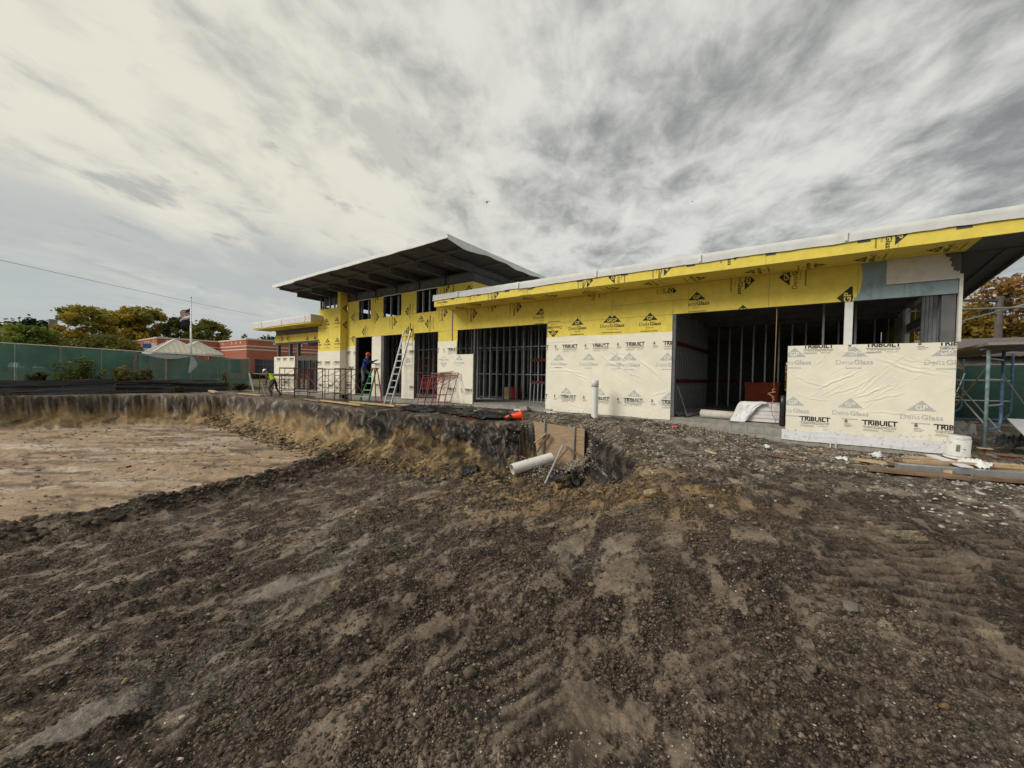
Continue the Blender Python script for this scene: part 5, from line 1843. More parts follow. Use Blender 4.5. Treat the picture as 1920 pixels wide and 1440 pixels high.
# ------------------------------------------------------------------ things inside the wide right opening
T = thing('wrapped_stack', 'stack of boards wrapped in torn white plastic on the slab edge', 'board stack', (-1.0, 13.5, 0))
for i in range(5):
    o = 0 if i % 2 else .02
    part(MB().box(-1.55 + o, -.52 + o * .5, 13.12 + o, 14.1, .03 + i * .104, .03 + i * .104 + .098), 'foam_sheet', mat('pinkish_white_board', (.70, .665, .66), .7, var=.05), T)
U, Vv = np.meshgrid(np.linspace(0, 1, 30), np.linspace(0, 1, 16), indexing='ij')
X = -1.74 + .86 * U + .10 * (fbm(Vv * 4 + U * 2, U * 3, 3, 504) - .5) * (1 - U)
lf = sst(.0, .30, U + .25 * (fbm(Vv * 3, U * 2 + 5, 3, 505) - .5))
topz = .03 + .555 * lf ** .8
drop = sst(.95, .35, U) * .95 + .05
Z = topz * (1 - drop * Vv ** 1.1) + .05 * (fbm(U * 7 + Vv * 3, Vv * 5, 3, 503) - .4) * (1 - .4 * lf)
Y = 13.10 - .012 - .085 * (1 - np.abs(2 * fbm(U * 5 + Vv, Vv * 2.5 - U, 3, 501) - 1)) * (.35 + .9 * Vv) - .10 * sst(.55, 1, Vv) * sst(.75, .2, U) + .10 * sst(.12, 0, Vv)
V = np.stack([X, Y, np.maximum(Z + .03 * (fbm(U * 8, Vv * 8, 2, 502) - .5), .012)], -1).reshape(-1, 3) - np.array([-1.0, 13.5, 0])
i, j = np.meshgrid(np.arange(29), np.arange(15), indexing='ij')
a = (i * 16 + j).ravel()
me = np_mesh('plastic_cover', V, np.column_stack([a, a + 16, a + 17, a + 1]), M_CLOTHW, False)
link('plastic_cover', me, T)
T = thing('cardboard_tube', 'thick off white roll lying on the slab left of the wrapped stack', 'roll', (-2.1, 13.5, .13))
part(MB().tube([(-2.62, 13.55, .13), (-1.5, 13.32, .13)], .125, 18), 'roll_body', mat('dirty_white_roll', (.60, .57, .50), .7, var=.1, stain=(.33, .29, .22), stain_scale=3), T, True)
for k, (x, y) in enumerate(((-3.42, 13.5), (-3.25, 13.35), (-3.0, 13.35))):
    o = MB().tube([(x, y - .3, .06 + .0 * k), (x - .05 + .15 * k, y + 3.3, .06)], .05, 10, cap=False).build('conduit_tube', M_GALV, origin=(x, y, .06))
    o.location = (x, y, .06)
    tag(o, ['grey tube lying along the partition, nearest the wall', 'grey tube lying in the middle of three on the slab', 'grey tube lying farthest from the partition on the slab'][k], 'tube', 'tubes lying on the slab by the partition')
T = thing('leaning_rod', 'thin pale rod leaning on the stud partition in the wide opening', 'rod', (-3.3, 13.9, 0))
part(MB().tube([(-3.05, 13.6, 0), (-3.45, 13.9, 1.0)], .014, 6), 'rod_bar', M_ALU, T)
T = thing('job_box', 'large orange red steel box standing behind the studs inside', 'box', (-1.4, 18.5, 0))
part(MB().box(-1.95, -.85, 18.2, 19.0, .12, 1.0), 'box_body', M_BOXRED, T)
part(MB().box(-1.98, -.82, 18.17, 19.03, 1.005, 1.11), 'box_lid', M_BOXRED, T)
part(MB().box(-1.9, -1.75, 18.25, 18.9, 0, .118), 'box_foot', M_STEEL, T)
part(MB().box(-1.05, -.9, 18.25, 18.9, 0, .118), 'box_foot', M_STEEL, T)
T = thing('rope', 'tan rope hanging from the opening head with a loose knot at its end', 'rope', (-.70, 13.0, 1.2))
pts = [(-.70, 13.02, 3.19), (-.70, 13.02, 2.4), (-.705, 13.01, 1.6), (-.71, 13.0, .95)]
part(MB().tube(pts, .011, 6), 'rope_line', M_ROPE, T, True)
kn = []
for k in range(40):
    a = k * .62
    kn.append((-.71 + .035 * math.sin(a * 1.7) - (.10 * math.sin(k / 39 * 3.14) if 14 < k < 26 else 0), 12.985 + .03 * math.cos(a), .95 - .26 * k / 39 + .03 * math.sin(a)))
part(MB().tube(kn, .013, 6), 'rope_knot', M_ROPE, T, True)
part(MB().tube([(-.71, 12.98, .70), (-.76, 12.97, .45), (-.72, 12.96, .25), (-.64, 12.95, .12), (-.66, 12.93, .02)], .010, 6), 'rope_tail', M_ROPE, T, True)
T = thing('black_roll', 'black rolled membrane standing upright at the left end of the half wall', 'roll', (-.50, 13.02, 0))
part(MB().lathe([(0, .0), (.065, .0), (.07, .03), (.066, .45), (.072, .60), (.064, .82), (0, .83)], 14, mtx=Matrix.Translation((-.50, 12.98, -.02))), 'roll_body', M_BLACKPL, T, True)
T = thing('red_cart', 'small red cabinet on the floor behind the stud rows', 'cabinet', (-12.3, 16.3, 0))
part(MB().box(-12.05, -11.65, 16.1, 16.5, .05, .62), 'cabinet_body', M_REDPL, T)
part(MB().box(-12.45, -12.07, 16.15, 16.45, .0, .60), 'cardboard_side', M_WOOD, T)
T = thing('red_lift', 'red scissor lift rails seen through the second door', 'lift', (-17.5, 16.2, 0))
for z in (1.6, 2.1):
    part(MB().box(-19.0, -15.9, 16.1, 16.16, z, z + .13), 'guard_rail', M_BOXRED, T)
for x in (-18.9, -17.9, -16.9, -16.0):
    part(MB().box(x, x + .06, 16.1, 16.16, .9, 2.24), 'rail_post', M_BOXRED, T)
part(MB().box(-19, -15.9, 16.0, 16.9, .35, .95), 'lift_base', M_REDPL, T)
T = thing('red_rack', 'dark red rail rack with grey tubes inside the low wing opening', 'rack', (-9.4, 14.8, 0))
for z in (.85, 1.85):
    part(MB().box(-10.0, -8.6, 14.9, 14.96, z, z + .12), 'rack_rail', mat('dark_red_rail', (.10, .014, .014)), T)
for k in range(6):
    part(MB().tube([(-9.75 + .2 * k, 14.5, .02), (-9.95 + .2 * k, 14.86, .86)], .02, 6), 'leaning_tube', M_GALV, T)

# ------------------------------------------------------------------ ladders
def rail(m, p, q, w=.03, h=.075):
    m.bar(p, q, w, h, up=(0, 1, .2))


L0, L1 = (Vector((-16.78, 12.05, gz(-16.78, 12.05))), Vector((-16.20, 12.02, gz(-16.2, 12.0))))
H0, H1 = Vector((-16.33, 12.86, 3.36)), Vector((-15.80, 12.86, 3.36))
T = thing('extension_ladder', 'tall aluminium ladder leaning on the yellow wall between two doors', 'ladder', tuple((L0 + L1) / 2))
for a, b in ((L0, H0), (L1, H1)):
    mm = MB()
    rail(mm, a, b)
    part(mm, 'ladder_rail', M_ALU, T)
for k in range(11):
    f = (k + .6) / 11.3
    part(MB().bar(L0.lerp(H0, f), L1.lerp(H1, f), .035, .05), 'rung', M_ALU, T)
for a, s_ in ((L0, -1), (L1, 1)):
    part(MB().bar(a, a + Vector((s_ * .08, -.05, -.02)), .09, .03), 'ladder_foot', M_GREENL if s_ > 0 else M_ALU, T)
part(MB().bar(H1 - Vector((0, .02, .02)), H1 + Vector((.02, .02, .07)), .05, .09), 'rail_cap', M_BLACKPL, T)

bz = gz(-18.2, 12.0)
T = thing('step_ladder', 'green and orange step ladder carrying the worker in the red helmet', 'step ladder', (-18.1, 12.15, bz))
F0, F1 = Vector((-18.50, 11.75, bz)), Vector((-17.98, 11.95, bz))
B0, B1 = Vector((-18.05, 12.45, bz + .0)), Vector((-17.65, 12.55, bz))
TP = Vector((-17.92, 12.25, 1.42))
for a, o_ in ((F0, Vector((-.13, -.02, 0))), (F1, Vector((.12, .03, 0)))):
    mm = MB()
    rail(mm, a, TP + o_, .03, .08)
    part(mm, 'front_rail', M_GREENL, T)
for a, o_ in ((B0, Vector((-.10, .06, 0))), (B1, Vector((.10, .10, 0)))):
    mm = MB()
    rail(mm, a, TP + o_, .03, .05)
    part(mm, 'rear_rail', M_ORANGEL, T)
for k in range(4):
    f = .17 + .2 * k
    part(MB().bar(F0.lerp(TP + Vector((-.13, -.02, 0)), f), F1.lerp(TP + Vector((.12, .03, 0)), f), .09, .03), 'step', M_ALU, T)
part(MB().box(TP.x - .19, TP.x + .18, TP.y - .10, TP.y + .16, TP.z, TP.z + .05), 'ladder_top', M_ORANGEL, T)

# ------------------------------------------------------------------ scaffolds
def end_frame(T, x, y0, y1, z0, h, m_, r=.024):
    part(MB().tube([(x, y0, z0), (x, y0, z0 + h)], r, 8), 'frame_post', m_, T)
    part(MB().tube([(x, y1, z0), (x, y1, z0 + h)], r, 8), 'frame_post', m_, T)
    part(MB().tube([(x, y0, z0 + h - .06), (x, y1, z0 + h - .06)], r * .9, 8), 'frame_bar', m_, T)
    part(MB().tube([(x, y0, z0 + .42), (x, y1, z0 + .42)], r * .9, 8), 'frame_bar', m_, T)
    ym = y0 + (y1 - y0) * .33
    part(MB().tube([(x, ym, z0 + .42), (x, ym, z0 + h - .06)], r * .7, 6), 'frame_bar', m_, T)
    for k in range(3):
        z = z0 + .42 + (h - .5) * (k + 1) / 4
        part(MB().tube([(x, y0, z), (x, ym, z)], r * .7, 6), 'rung', m_, T)
    part(MB().tube([(x, ym, z0 + h * .75), (x, y1, z0 + h - .1)], r * .6, 6), 'frame_bar', m_, T)


def scaffold(label, xs, y0, y1, h, m_, z=None):
    zz = [min(gz(x, y0), gz(x, y1)) - .01 for x in xs] if z is None else [z] * len(xs)
    z0 = min(zz)
    T = thing('scaffold', label, 'scaffold', ((xs[0] + xs[-1]) / 2, (y0 + y1) / 2, z0), 'dull red scaffold bays by the left wing')
    for x in xs:
        end_frame(T, x, y0, y1, z0, h, m_)
    for a, b in zip(xs[:-1], xs[1:]):
        for y in (y0 - .03, y1 + .03):
            part(MB().tube([(a, y, z0 + .5), (b, y, z0 + h - .45)], .014, 6), 'cross_brace', m_, T)
            part(MB().tube([(a, y, z0 + h - .45), (b, y, z0 + .5)], .014, 6), 'cross_brace', m_, T)
        part(MB().tube([(a, y0, z0 + h - .03), (b, y0, z0 + h - .03)], .018, 6), 'guard_rail', m_, T)
    return T


scaffold('dull red scaffold bay between the bending worker and the dark entrance', [-26.2, -24.3], 11.2, 12.1, 1.85, M_PURPLE)
scaffold('dull red scaffold bay standing before the projecting pier', [-22.6, -21.0], 11.15, 12.15, 1.82, M_PURPLE)
scaffold('dull red scaffold bay ending beside the first door', [-19.95, -18.95], 11.25, 12.2, 1.80, M_PURPLE)
T = scaffold('low dull red scaffold frames farthest left by the screened fence', [-31.2, -29.2, -27.8], 12.0, 13.4, 1.35, M_PURPLE)
for k, (a, b) in enumerate((((-32.6, 12.2), (-27.6, 12.3)), ((-31.8, 12.9), (-27.9, 12.9)))):
    plank('scaffold_plank', ['grey plank laid along the low scaffold frames', 'second grey plank behind the first on the low scaffold frames'][k], (a[0], a[1], 1.0), (b[0], b[1], 1.02), .25, .05, M_GREYWOOD)
plank('scaffold_plank', 'pale plank lying across the lower bars of two scaffold bays', (-24.3, 11.4, .10), (-18.9, 11.5, .12), .2, .04, M_GREYWOOD)
for k, (p, q) in enumerate((((-31.9, 11.6, 1.0), (-30.3, 11.3, -.3)),)):
    o = MB().bar(p, q, .1, .04).build('leaning_channel', M_GALV, origin=p)
    o.location = p
    tag(o, 'pale metal channel leaning at the end of the green fence', 'steel channel')

# red frames leaning against the wall near the joint
rf_labels = ['red scaffold frame in front in the leaning stack', 'red scaffold frame in the middle of the leaning stack', 'red scaffold frame at the back of the leaning stack']
for k in range(3):
    x0, x1 = -14.45 + .42 * k, -13.05 + .30 * k
    yb, yt = 12.15 + .05 * k, 12.72 + .045 * k
    zb = gz(x0, yb)
    zt = 1.12 + .05 * k
    T = thing('leaning_scaffold', rf_labels[k], 'scaffold frame', ((x0 + x1) / 2, yb, zb), 'red frames leaning by the joint')

    def FP(u, v):
        lean = .38
        return (x0 + (x1 - x0) * u - lean * v * (1 - .2 * u) * .9 if False else x0 + (x1 - x0) * u + (-.25 + .12 * k) * v, yb + (yt - yb) * v, zb + (zt - zb) * v + (.06 * u))
    bars = [((0, 0), (0, 1)), ((1, 0), (1, 1)), ((0, 1), (1, 1)), ((0, .93), (1, .93)), ((.32, .12), (.32, .93)), ((0, .12), (1, .12)), ((0, .34), (.32, .34)), ((0, .55), (.32, .55)), ((0, .75), (.32, .75)), ((.32, .62), (1, .9)),
            ((.66, .12), (.66, .6)), ((.32, .34), (1, .34))]
    for a, b in bars:
        part(MB().tube([FP(*a), FP(*b)], .019 if a[0] in (0, 1) and b[0] == a[0] else .014, 7), 'frame_bar', M_REDFR, T)
plank('lumber_board', 'dark board laid over the tops of the leaning red frames', (-14.1, 12.75, 1.22), (-12.75, 12.7, 1.32), .12, .04, M_OLDWOOD)

# blue mason scaffold at the near corner
def mason_frame(T, x0, y0, x1, y1, z0, h, ma, mb_):
    part(MB().tube([(x0, y0, z0 + .25), (x0, y0, z0 + h)], .032, 10), 'frame_post', ma, T, True)
    # the other post bends under into a bottom bar
    d = Vector((x0 - x1, y0 - y1, 0)).normalized()
    pts = [(x1, y1, z0 + h)]
    pts.append((x1, y1, z0 + 1.15))
    for k in range(1, 7):
        a = math.pi / 2 * k / 6
        c = Vector((x1, y1, z0 + .95)) + d * .3 * (1 - math.cos(a)) - Vector((0, 0, .3 * math.sin(a)))
        pts.append(tuple(c))
    pts.append((x0, y0, z0 + .65))
    part(MB().tube(pts, .030, 10), 'frame_post', mb_, T, True)
    for z in (1.18, 1.75, 2.2):
        part(MB().tube([(x0, y0, z0 + z), (x1, y1, z0 + z)], .018, 8), 'rung', M_GALV, T)


sz = gz(3.12, 12.95)
T = thing('blue_scaffold', 'weathered blue scaffold with a plank deck at the near corner', 'scaffold', (3.4, 14, sz))
mason_frame(T, 3.12, 12.92, 3.62, 14.05, sz, 2.42, M_TEALSC, M_BLUESC)
mason_frame(T, 3.22, 16.4, 4.6, 17.2, sz, 2.5, M_TEALSC, M_BLUESC)
mason_frame(T, 2.95, 20.0, 4.4, 20.6, sz, 2.5, M_BLUESC, M_BLUESC)
part(MB().tube([(3.12, 12.92, sz - .05), (3.12, 12.92, sz + .28)], .022, 8), 'screw_jack', M_RUST, T)
part(MB().box(3.02, 3.22, 12.82, 13.02, sz + .26, sz + .275), 'jack_plate', M_WOOD, T)
for a, b in (((3.10, 12.95, sz + .8), (3.0, 16.4, sz + 2.0)), ((3.16, 12.95, sz + 2.1), (3.22, 16.4, sz + .7)), ((3.62, 14.05, sz + 1.85), (4.95, 16.4, sz + .5)), ((2.9, 15.6, sz + 2.1), (3.5, 17.5, sz + .4)), ((3.0, 16.4, sz + 1.8), (3.4, 20, sz + .5)), ((3.62, 14.05, sz + .55), (3.3, 17.0, sz + 2.0)), ((4.4, 20.4, sz + 2.0), (3.2, 16.5, sz + .6))):
    part(MB().tube([a, b], .016, 6), 'cross_brace', M_GALV, T)
for k in range(4):
    x = 3.02 + .27 * k
    part(MB().box(x, x + .255, 12.55 + .12 * k, 18.2, sz + 2.46 + .012 * (k % 2), sz + 2.515 + .012 * (k % 2)), 'deck_plank', M_GREYWOOD, T)
for k in range(3):
    part(MB().tube([(3.05, 12.9 + .1 * k, sz + 2.40), (4.3, 12.9 + .9 * k, sz + 2.43)], .02, 6), 'deck_bearer', M_STEEL, T)
for p, q in (((2.17, 14.9, 3.12), (4.9, 16.9, 3.30)), ((2.37, 15.2, 2.56), (4.95, 17.0, 3.47))):
    part(MB().tube([p, q], .024, 8), 'guard_tube', M_GALV, T)
plank('scaffold_board', 'pale wooden cleat hanging under the blue scaffold deck', (2.95, 14.6, 1.9), (3.08, 14.5, 1.55), .07, .04, M_WOOD)
# debris under and behind it
crumple('tarp', 'grey white tarp heaped under the blue scaffold', 'tarp', 3.35, 17.2, .55, .4, .1, .55, mat('dirty_tarp', (.42, .41, .39), .6, var=.2), 97, 18, 14, .05)
crumple('tarp', 'dark tarp with a pale underside lying beside the scaffold', 'tarp', 4.35, 14.9, .5, .35, -.6, .45, M_BLACKPL, 98, 16, 12, .03)
plank('white_board', 'curved white board leaning on the dark tarp', (4.2, 15.4, .35), (4.5, 14.3, gz(4.5, 14.3) + .05), .3, .02, M_FLASH, cat='board')
plank('lumber_board', 'dark board lying under the blue scaffold', (2.95, 14.2), (4.0, 13.9), .12, .04, M_OLDWOOD)
o = MB().tube([(3.0, 14.4, gz(3, 14.4) + .03), (3.6, 13.7, gz(3.6, 13.7) + .03), (4.2, 13.0, gz(4.2, 13) + .03), (4.6, 12.0, gz(4.6, 12) + .03)], .012, 6).build('hose', M_REDPL, origin=(3.6, 13.7, 0))
o.location = (3.6, 13.7, 0)
tag(o, 'dark red hose lying on the ground behind the board pile', 'hose')
o = MB().box(-.02, .02, -.02, .02, 0, .05)
crumple('red_rag', 'small red rag on the heap under the blue scaffold', 'rag', 3.1, 16.3, .08, .06, 0, .12, M_REDPL, 99, 6, 6, .25)

# ------------------------------------------------------------------ green screened fence and black silt fence
FA, FB = Vector((-40.6, -8.5, 0)), Vector((-37.2, 13.5, 0))


def fence_pt(s):
    """s in 0..1 along the visible run"""
    p = FA.lerp(FB, s)
    # the run bends slightly at the middle
    zt = np.interp(s, [0, .42, 1], [2.85, 2.62, 2.22])
    zb = np.interp(s, [0, .42, 1], [.15, .06, -.32])
    return p, float(zb), float(zt)


T = thing('screened_fence', 'long chain link fence hung with green privacy screen on the left', 'fence', (-38.5, 3, 0))
PS = [0, .115, .23, .345, .452, .535, .618, .69, .765, .83, .905, 1.0]
for i, s_ in enumerate(PS):
    p, zb, zt = fence_pt(s_)
    part(MB().tube([(p.x, p.y, zb - .2), (p.x, p.y, zt + .04)], .045 if i % 2 else .032, 8), 'fence_post', M_FPOST, T)
for a, b in zip(PS[:-1], PS[1:]):
    p, zb, zt = fence_pt(a)
    q, yb, yt = fence_pt(b)
    part(MB().tube([(p.x, p.y, zt), (q.x, q.y, yt)], .035, 8), 'top_rail', M_RAIL, T)
    part(MB().tube([(p.x + .02, p.y, zb + (zt - zb) * .42), (q.x + .02, q.y, yb + (yt - yb) * .42)], .022, 6), 'middle_rail', M_FPOST, T)
    n, k = 16, 12
    rows = []
    sag = RNG.uniform(.02, .10)
    for j in range(k + 1):
        v = j / k
        row = []
        for i in range(n + 1):
            u = i / n
            x = p.x + (q.x - p.x) * (.02 + .96 * u)
            y = p.y + (q.y - p.y) * (.02 + .96 * u)
            lo, hi = zb + (yb - zb) * u, zt + (yt - zt) * u
            top = hi - .05 - sag * math.sin(u * math.pi) - (.22 * max(0, 1 - abs(u - .5) * 2) if .76 < a < .84 else 0)
            z = lo + .05 + (top - lo - .05) * v
            blw = .05 + .07 * float(fbm(np.array([u * 2 + a * 31]), np.array([v * 3.]), 3, 601)[0] - .3) * math.sin(u * math.pi) + .022 * math.sin(v * 26 + u * 5 + a * 50) * (.3 + 1.0 * abs(u - .5))
            row.append((x + .06 + blw, y, z))
        rows.append(row)
    part(MB().grid(rows), 'screen_panel', M_SCREEN, T, True)
# torn, folded-back bits of screen
p, zb, zt = fence_pt(.83)
rows = [[(p.x + .2 + .03 * math.sin(i + j), p.y - .05 - .02 * i + .55 * (j / 5) * (1 - abs(i / 7 - .5) * 1.4), zt - .15 - 1.25 * i / 7) for j in range(6)] for i in range(8)]
part(MB().grid(rows), 'torn_screen_flap', mat('pale_torn_screen', (.42, .46, .46), .7, var=.1), T, True)
rows = [[(p.x + .16 + .02 * math.sin(j), p.y - 2.9 + 4.4 * j / 10, zt - .10 - (.32 * math.sin(math.pi * min(1, j / 7)) * i / 2) + .06 * (10 - j) / 10) for j in range(11)] for i in range(3)]
part(MB().grid(rows), 'torn_screen_flap', mat('pale_torn_screen', (.42, .46, .46)), T, True)
p, zb, zt = fence_pt(.69)
rows = [[(p.x + .22, p.y - .10 + .20 * j / 3 + .04 * math.sin(i * 1.3), zt - .15 - 1.5 * i / 8) for j in range(4)] for i in range(9)]
part(MB().grid(rows), 'torn_screen_flap', mat('brown_torn_cloth', (.22, .16, .13), .8, var=.2), T, True)


def silt(label, pts, ht, seed, rumple):
    """pts: plan polyline; hanging black cloth with long lengthwise folds"""
    L = [0]
    for a, b in zip(pts[:-1], pts[1:]):
        L.append(L[-1] + math.hypot(b[0] - a[0], b[1] - a[1]))
    n, k = 70, 22
    V = []
    for i in range(n + 1):
        s_ = L[-1] * i / n
        x = float(np.interp(s_, L, [p[0] for p in pts]))
        y = float(np.interp(s_, L, [p[1] for p in pts]))
        h = float(np.interp(s_, L, ht))
        g0 = gz(x, y) - .05
        for j in range(k + 1):
            v = j / k
            f = float(fbm(np.array([s_ * .16 + seed]), np.array([v * 5.5 + .5 * math.sin(s_ * .4)]), 3, seed)[0] - .5)
            f2 = float(fbm(np.array([s_ * 1.1]), np.array([v * 7.]), 2, seed + 3)[0] - .5)
            V.append((x + .05 + rumple * (f * 1.5 + f2 * .5) + .25 * (1 - v) ** 2, y, g0 + h * v + .03 * f2))
    T = thing('silt_fence', label, 'silt fence', (pts[0][0], pts[0][1], gz(*pts[0])), 'black silt fences at the far bank')
    V = np.array(V) - np.array(T.location)
    i, j = np.meshgrid(np.arange(n), np.arange(k), indexing='ij')
    a = (i * (k + 1) + j).ravel()
    me = np_mesh('fabric', V, np.column_stack([a, a + k + 1, a + k + 2, a + 1]), M_SILT, True)
    link('fabric', me, T)
    for p, h in zip(pts, ht):
        z = gz(*p)
        part(MB().box(p[0] - .02, p[0] + .02, p[1] - .02, p[1] + .02, z - .1, z + h + .06), 'stake', M_OLDWOOD, T)


silt('taut black silt fence with long folds along the far bank, left run', [(-36.9, -4.5), (-36.2, 1.0), (-35.4, 3.1), (-34.9, 5.2)], [.80, .88, .92, 1.0], 71, .17)
silt('sagging black silt fence crumpled along the far bank, right run', [(-35.6, 5.3), (-35.7, 7.2), (-35.6, 9.2), (-35.3, 11.2)], [.80, .92, .98, .80], 83, .30)


# ------------------------------------------------------------------ plants
def leaf_cloud(name, centres, sizes, n, leaf, tint, parent, origin, flat=.75, seed=1, tintvar=.28):
    """many leaf-sized quads spread through several clumps"""
    r = np.random.default_rng(seed)
    cs = np.array(centres, float)
    sz = np.array(sizes, float)
    w = sz.mean(1) ** 2
    idx = r.choice(len(cs), n, p=w / w.sum())
    d = r.normal(size=(n, 3))
    d /= np.linalg.norm(d, axis=1)[:, None]
    rad = r.uniform(.15, 1, n) ** .45 * np.where(r.random(n) < .22, r.uniform(1, 1.7, n), 1)
    P = cs[idx] + d * rad[:, None] * sz[idx]
    a = r.normal(size=(n, 3))
    a[:, 2] *= .5
    a /= np.linalg.norm(a, axis=1)[:, None]
    b = np.cross(a, r.normal(size=(n, 3)))
    b /= np.linalg.norm(b, axis=1)[:, None]
    s_ = leaf * r.uniform(.6, 1.35, n)[:, None]
    a *= s_
    b *= s_ * .62
    V = np.stack([P - a, P + b * .9, P + a, P - b * .9], 1).reshape(-1, 3) - np.array(origin)
    F = np.arange(n * 4).reshape(-1, 4)
    t = np.array(tint)
    if t.ndim == 1:
        t = t[None]
    clump_t = t[r.integers(0, len(t), len(cs))]
    col = clump_t[idx] * (1 + r.uniform(-tintvar, tintvar, n))[:, None]
    col = np.repeat(col, 4, 0)
    me = np_mesh(name, V, F, leaf_mat('leaf_surface', None) if 'leaf_surface' in MATS else leaf_mat('leaf_surface', (1, 1, 1)), False,
                 {'tint': ('FLOAT_COLOR', np.column_stack([np.clip(col, 0, 1), np.ones(len(col))]))})
    return link(name, me, parent)


def tree(name, label, x, y, top, width, tint, n=3500, leaf=.30, trunk_h=.32, flat=.5, style='round', seed=1, group=None, base=None):
    r = random.Random(seed)
    z0 = base if base is not None else gz(x, y)
    H = top - z0
    T = thing(name, label, 'tree', (x, y, z0), group)
    tw = .017 * H
    th = H * trunk_h
    mb_ = MB()
    lean = r.uniform(-.03, .03) * H
    mb_.tube([(0, 0, -.2), (lean * .3, 0, th * .6), (lean, 0, th), (lean * 1.4, 0, H * .86)], [tw * 1.25, tw, tw * .8, tw * .18], 8)
    cs, ss = [], []
    W = width / 2
    nl = {'round': 26, 'airy': 52, 'conifer': 14}[style]
    for k in range(nl):
        az = 6.283 * (k * .381 + r.uniform(-.05, .05))
        if style == 'conifer':
            f = k / (nl - 1)
            zz = H * (.18 + .80 * f)
            rr = W * (1 - f) * .65
            c = (rr * math.cos(az), rr * math.sin(az), zz)
            s_ = (W * (.55 - .35 * f), W * (.55 - .35 * f), H * .10)
        else:
            f = r.uniform(0, 1)
            zz = th + (H - th) * ((.06 if style == 'airy' else .16) + (.86 if style == 'airy' else .74) * f)
            prof = math.sqrt(max(.05, 1 - ((f - .42) / .70) ** 2))
            rr = W * prof * r.uniform(.35, .86)
            c = (rr * math.cos(az), rr * math.sin(az), zz)
            q = r.uniform(.75, 1.15)
            s_ = (W * (.22 if style == 'airy' else .34) * q, W * (.22 if style == 'airy' else .34) * q, (H - th) * (.085 if style == 'airy' else .15) * q)
            b0 = (lean * .8, 0, th * r.uniform(.75, 1.15))
            mb_.tube([b0, (c[0] * .5, c[1] * .5, b0[2] + (c[2] - b0[2]) * .62), (c[0] * .95, c[1] * .95, c[2])], [tw * .34, tw * .18, tw * .05], 5)
        cs.append(c)
        ss.append(s_)
    if style != 'conifer':
        cs.append((lean, 0, H - (H - th) * .10))
        ss.append((W * .42, W * .42, (H - th) * .10))
    mb_.build('trunk', M_BARK, T)
    leaf_cloud('crown', cs, ss, n, leaf, tint, T, (0, 0, 0), seed=seed)
    return T


OL = [(.31, .27, .05), (.37, .28, .045), (.24, .24, .055), (.40, .28, .04)]
GR = [(.13, .17, .035), (.17, .20, .045), (.11, .14, .035)]
DKG = [(.025, .045, .022), (.035, .055, .025)]
BR = [(.30, .17, .06), (.36, .20, .06), (.25, .16, .06)]
# left row, far beyond the fence
tree('dark_tree', 'dark rounded tree at the far left edge beyond the fence', -161.5, 4.6, 12.2, 10, DKG, 3000, .5, trunk_h=.15, seed=2)
tree('dark_tree', 'dark rounded tree between the left edge and the brick chimney', -157.0, 8.3, 13.0, 10, DKG, 3200, .5, trunk_h=.15, seed=3)
tree('bushy_tree', 'light green bushy tree just above the left end of the fence', -94.8, 4.7, 7.4, 6.6, [(.20, .25, .045), (.26, .29, .055), (.16, .21, .045)], 5200, .26, trunk_h=.12, seed=4)
tree('bushy_tree', 'low green brown bush below the brick chimney', -93.2, 8.3, 5.0, 5.5, GR + [(.16, .12, .03)], 3000, .24, trunk_h=.1, seed=5)
tree('locust_tree', 'tall golden tree right of the chimney with sky through its crown', -114.0, 12.9, 13.4, 11.5, OL, 9000, .30, trunk_h=.30, style='airy', seed=6)
tree('locust_tree', 'golden green tree behind the left end of the brick school', -151.5, 27.6, 18.6, 15.0, OL, 10000, .42, trunk_h=.22, style='airy', seed=7)
tree('locust_tree', 'olive tree filling the gap between the two tall golden trees', -156.0, 24.0, 17.0, 12.0, OL + GR, 8000, .42, trunk_h=.2, style='airy', seed=8)
tree('dark_tree', 'dark green tree left of the flagpole behind the brick school', -145.0, 34.6, 16.2, 10.5, [(.08, .10, .03), (.14, .14, .035)], 6500, .42, trunk_h=.2, style='airy', seed=9)
tree('green_tree', 'mid green tree right of the flagpole behind the brick school', -138.0, 40.0, 15.4, 12.0, [(.16, .18, .035), (.19, .19, .04)], 7000, .42, trunk_h=.18, style='airy', seed=10)
tree('bushy_tree', 'dark olive bush below the tall golden tree', -106.0, 11.0, 6.2, 9.0, [(.11, .12, .03), (.17, .155, .035)], 4200, .28, trunk_h=.1, seed=11)
tree('bushy_tree', 'golden olive bush between the fence and the brick school', -101.0, 14.6, 7.2, 9.0, [(.24, .20, .035), (.16, .155, .035)], 4200, .28, trunk_h=.1, seed=12)
tree('bushy_tree', 'low dark bush between the olive bush and the golden olive bush', -103.5, 12.8, 5.2, 7.0, [(.13, .13, .03), (.18, .155, .035)], 3200, .26, trunk_h=.1, seed=19)
tree('bushy_tree', 'brownish bush right of the light green tree', -100.5, 7.8, 6.2, 5.0, [(.17, .12, .045), (.12, .11, .03)], 2600, .24, trunk_h=.1, seed=18)
tree('dark_tree', 'small dark treetop over the school roof beside the white roofed left wing', -109.0, 44.0, 10.3, 5.5, DKG, 1200, .32, trunk_h=.3, seed=13)
tree('dark_tree', 'smaller dark treetop over the school roof nearer the flagpole', -113.7, 40.4, 10.2, 2.4, DKG, 500, .28, trunk_h=.3, seed=20)
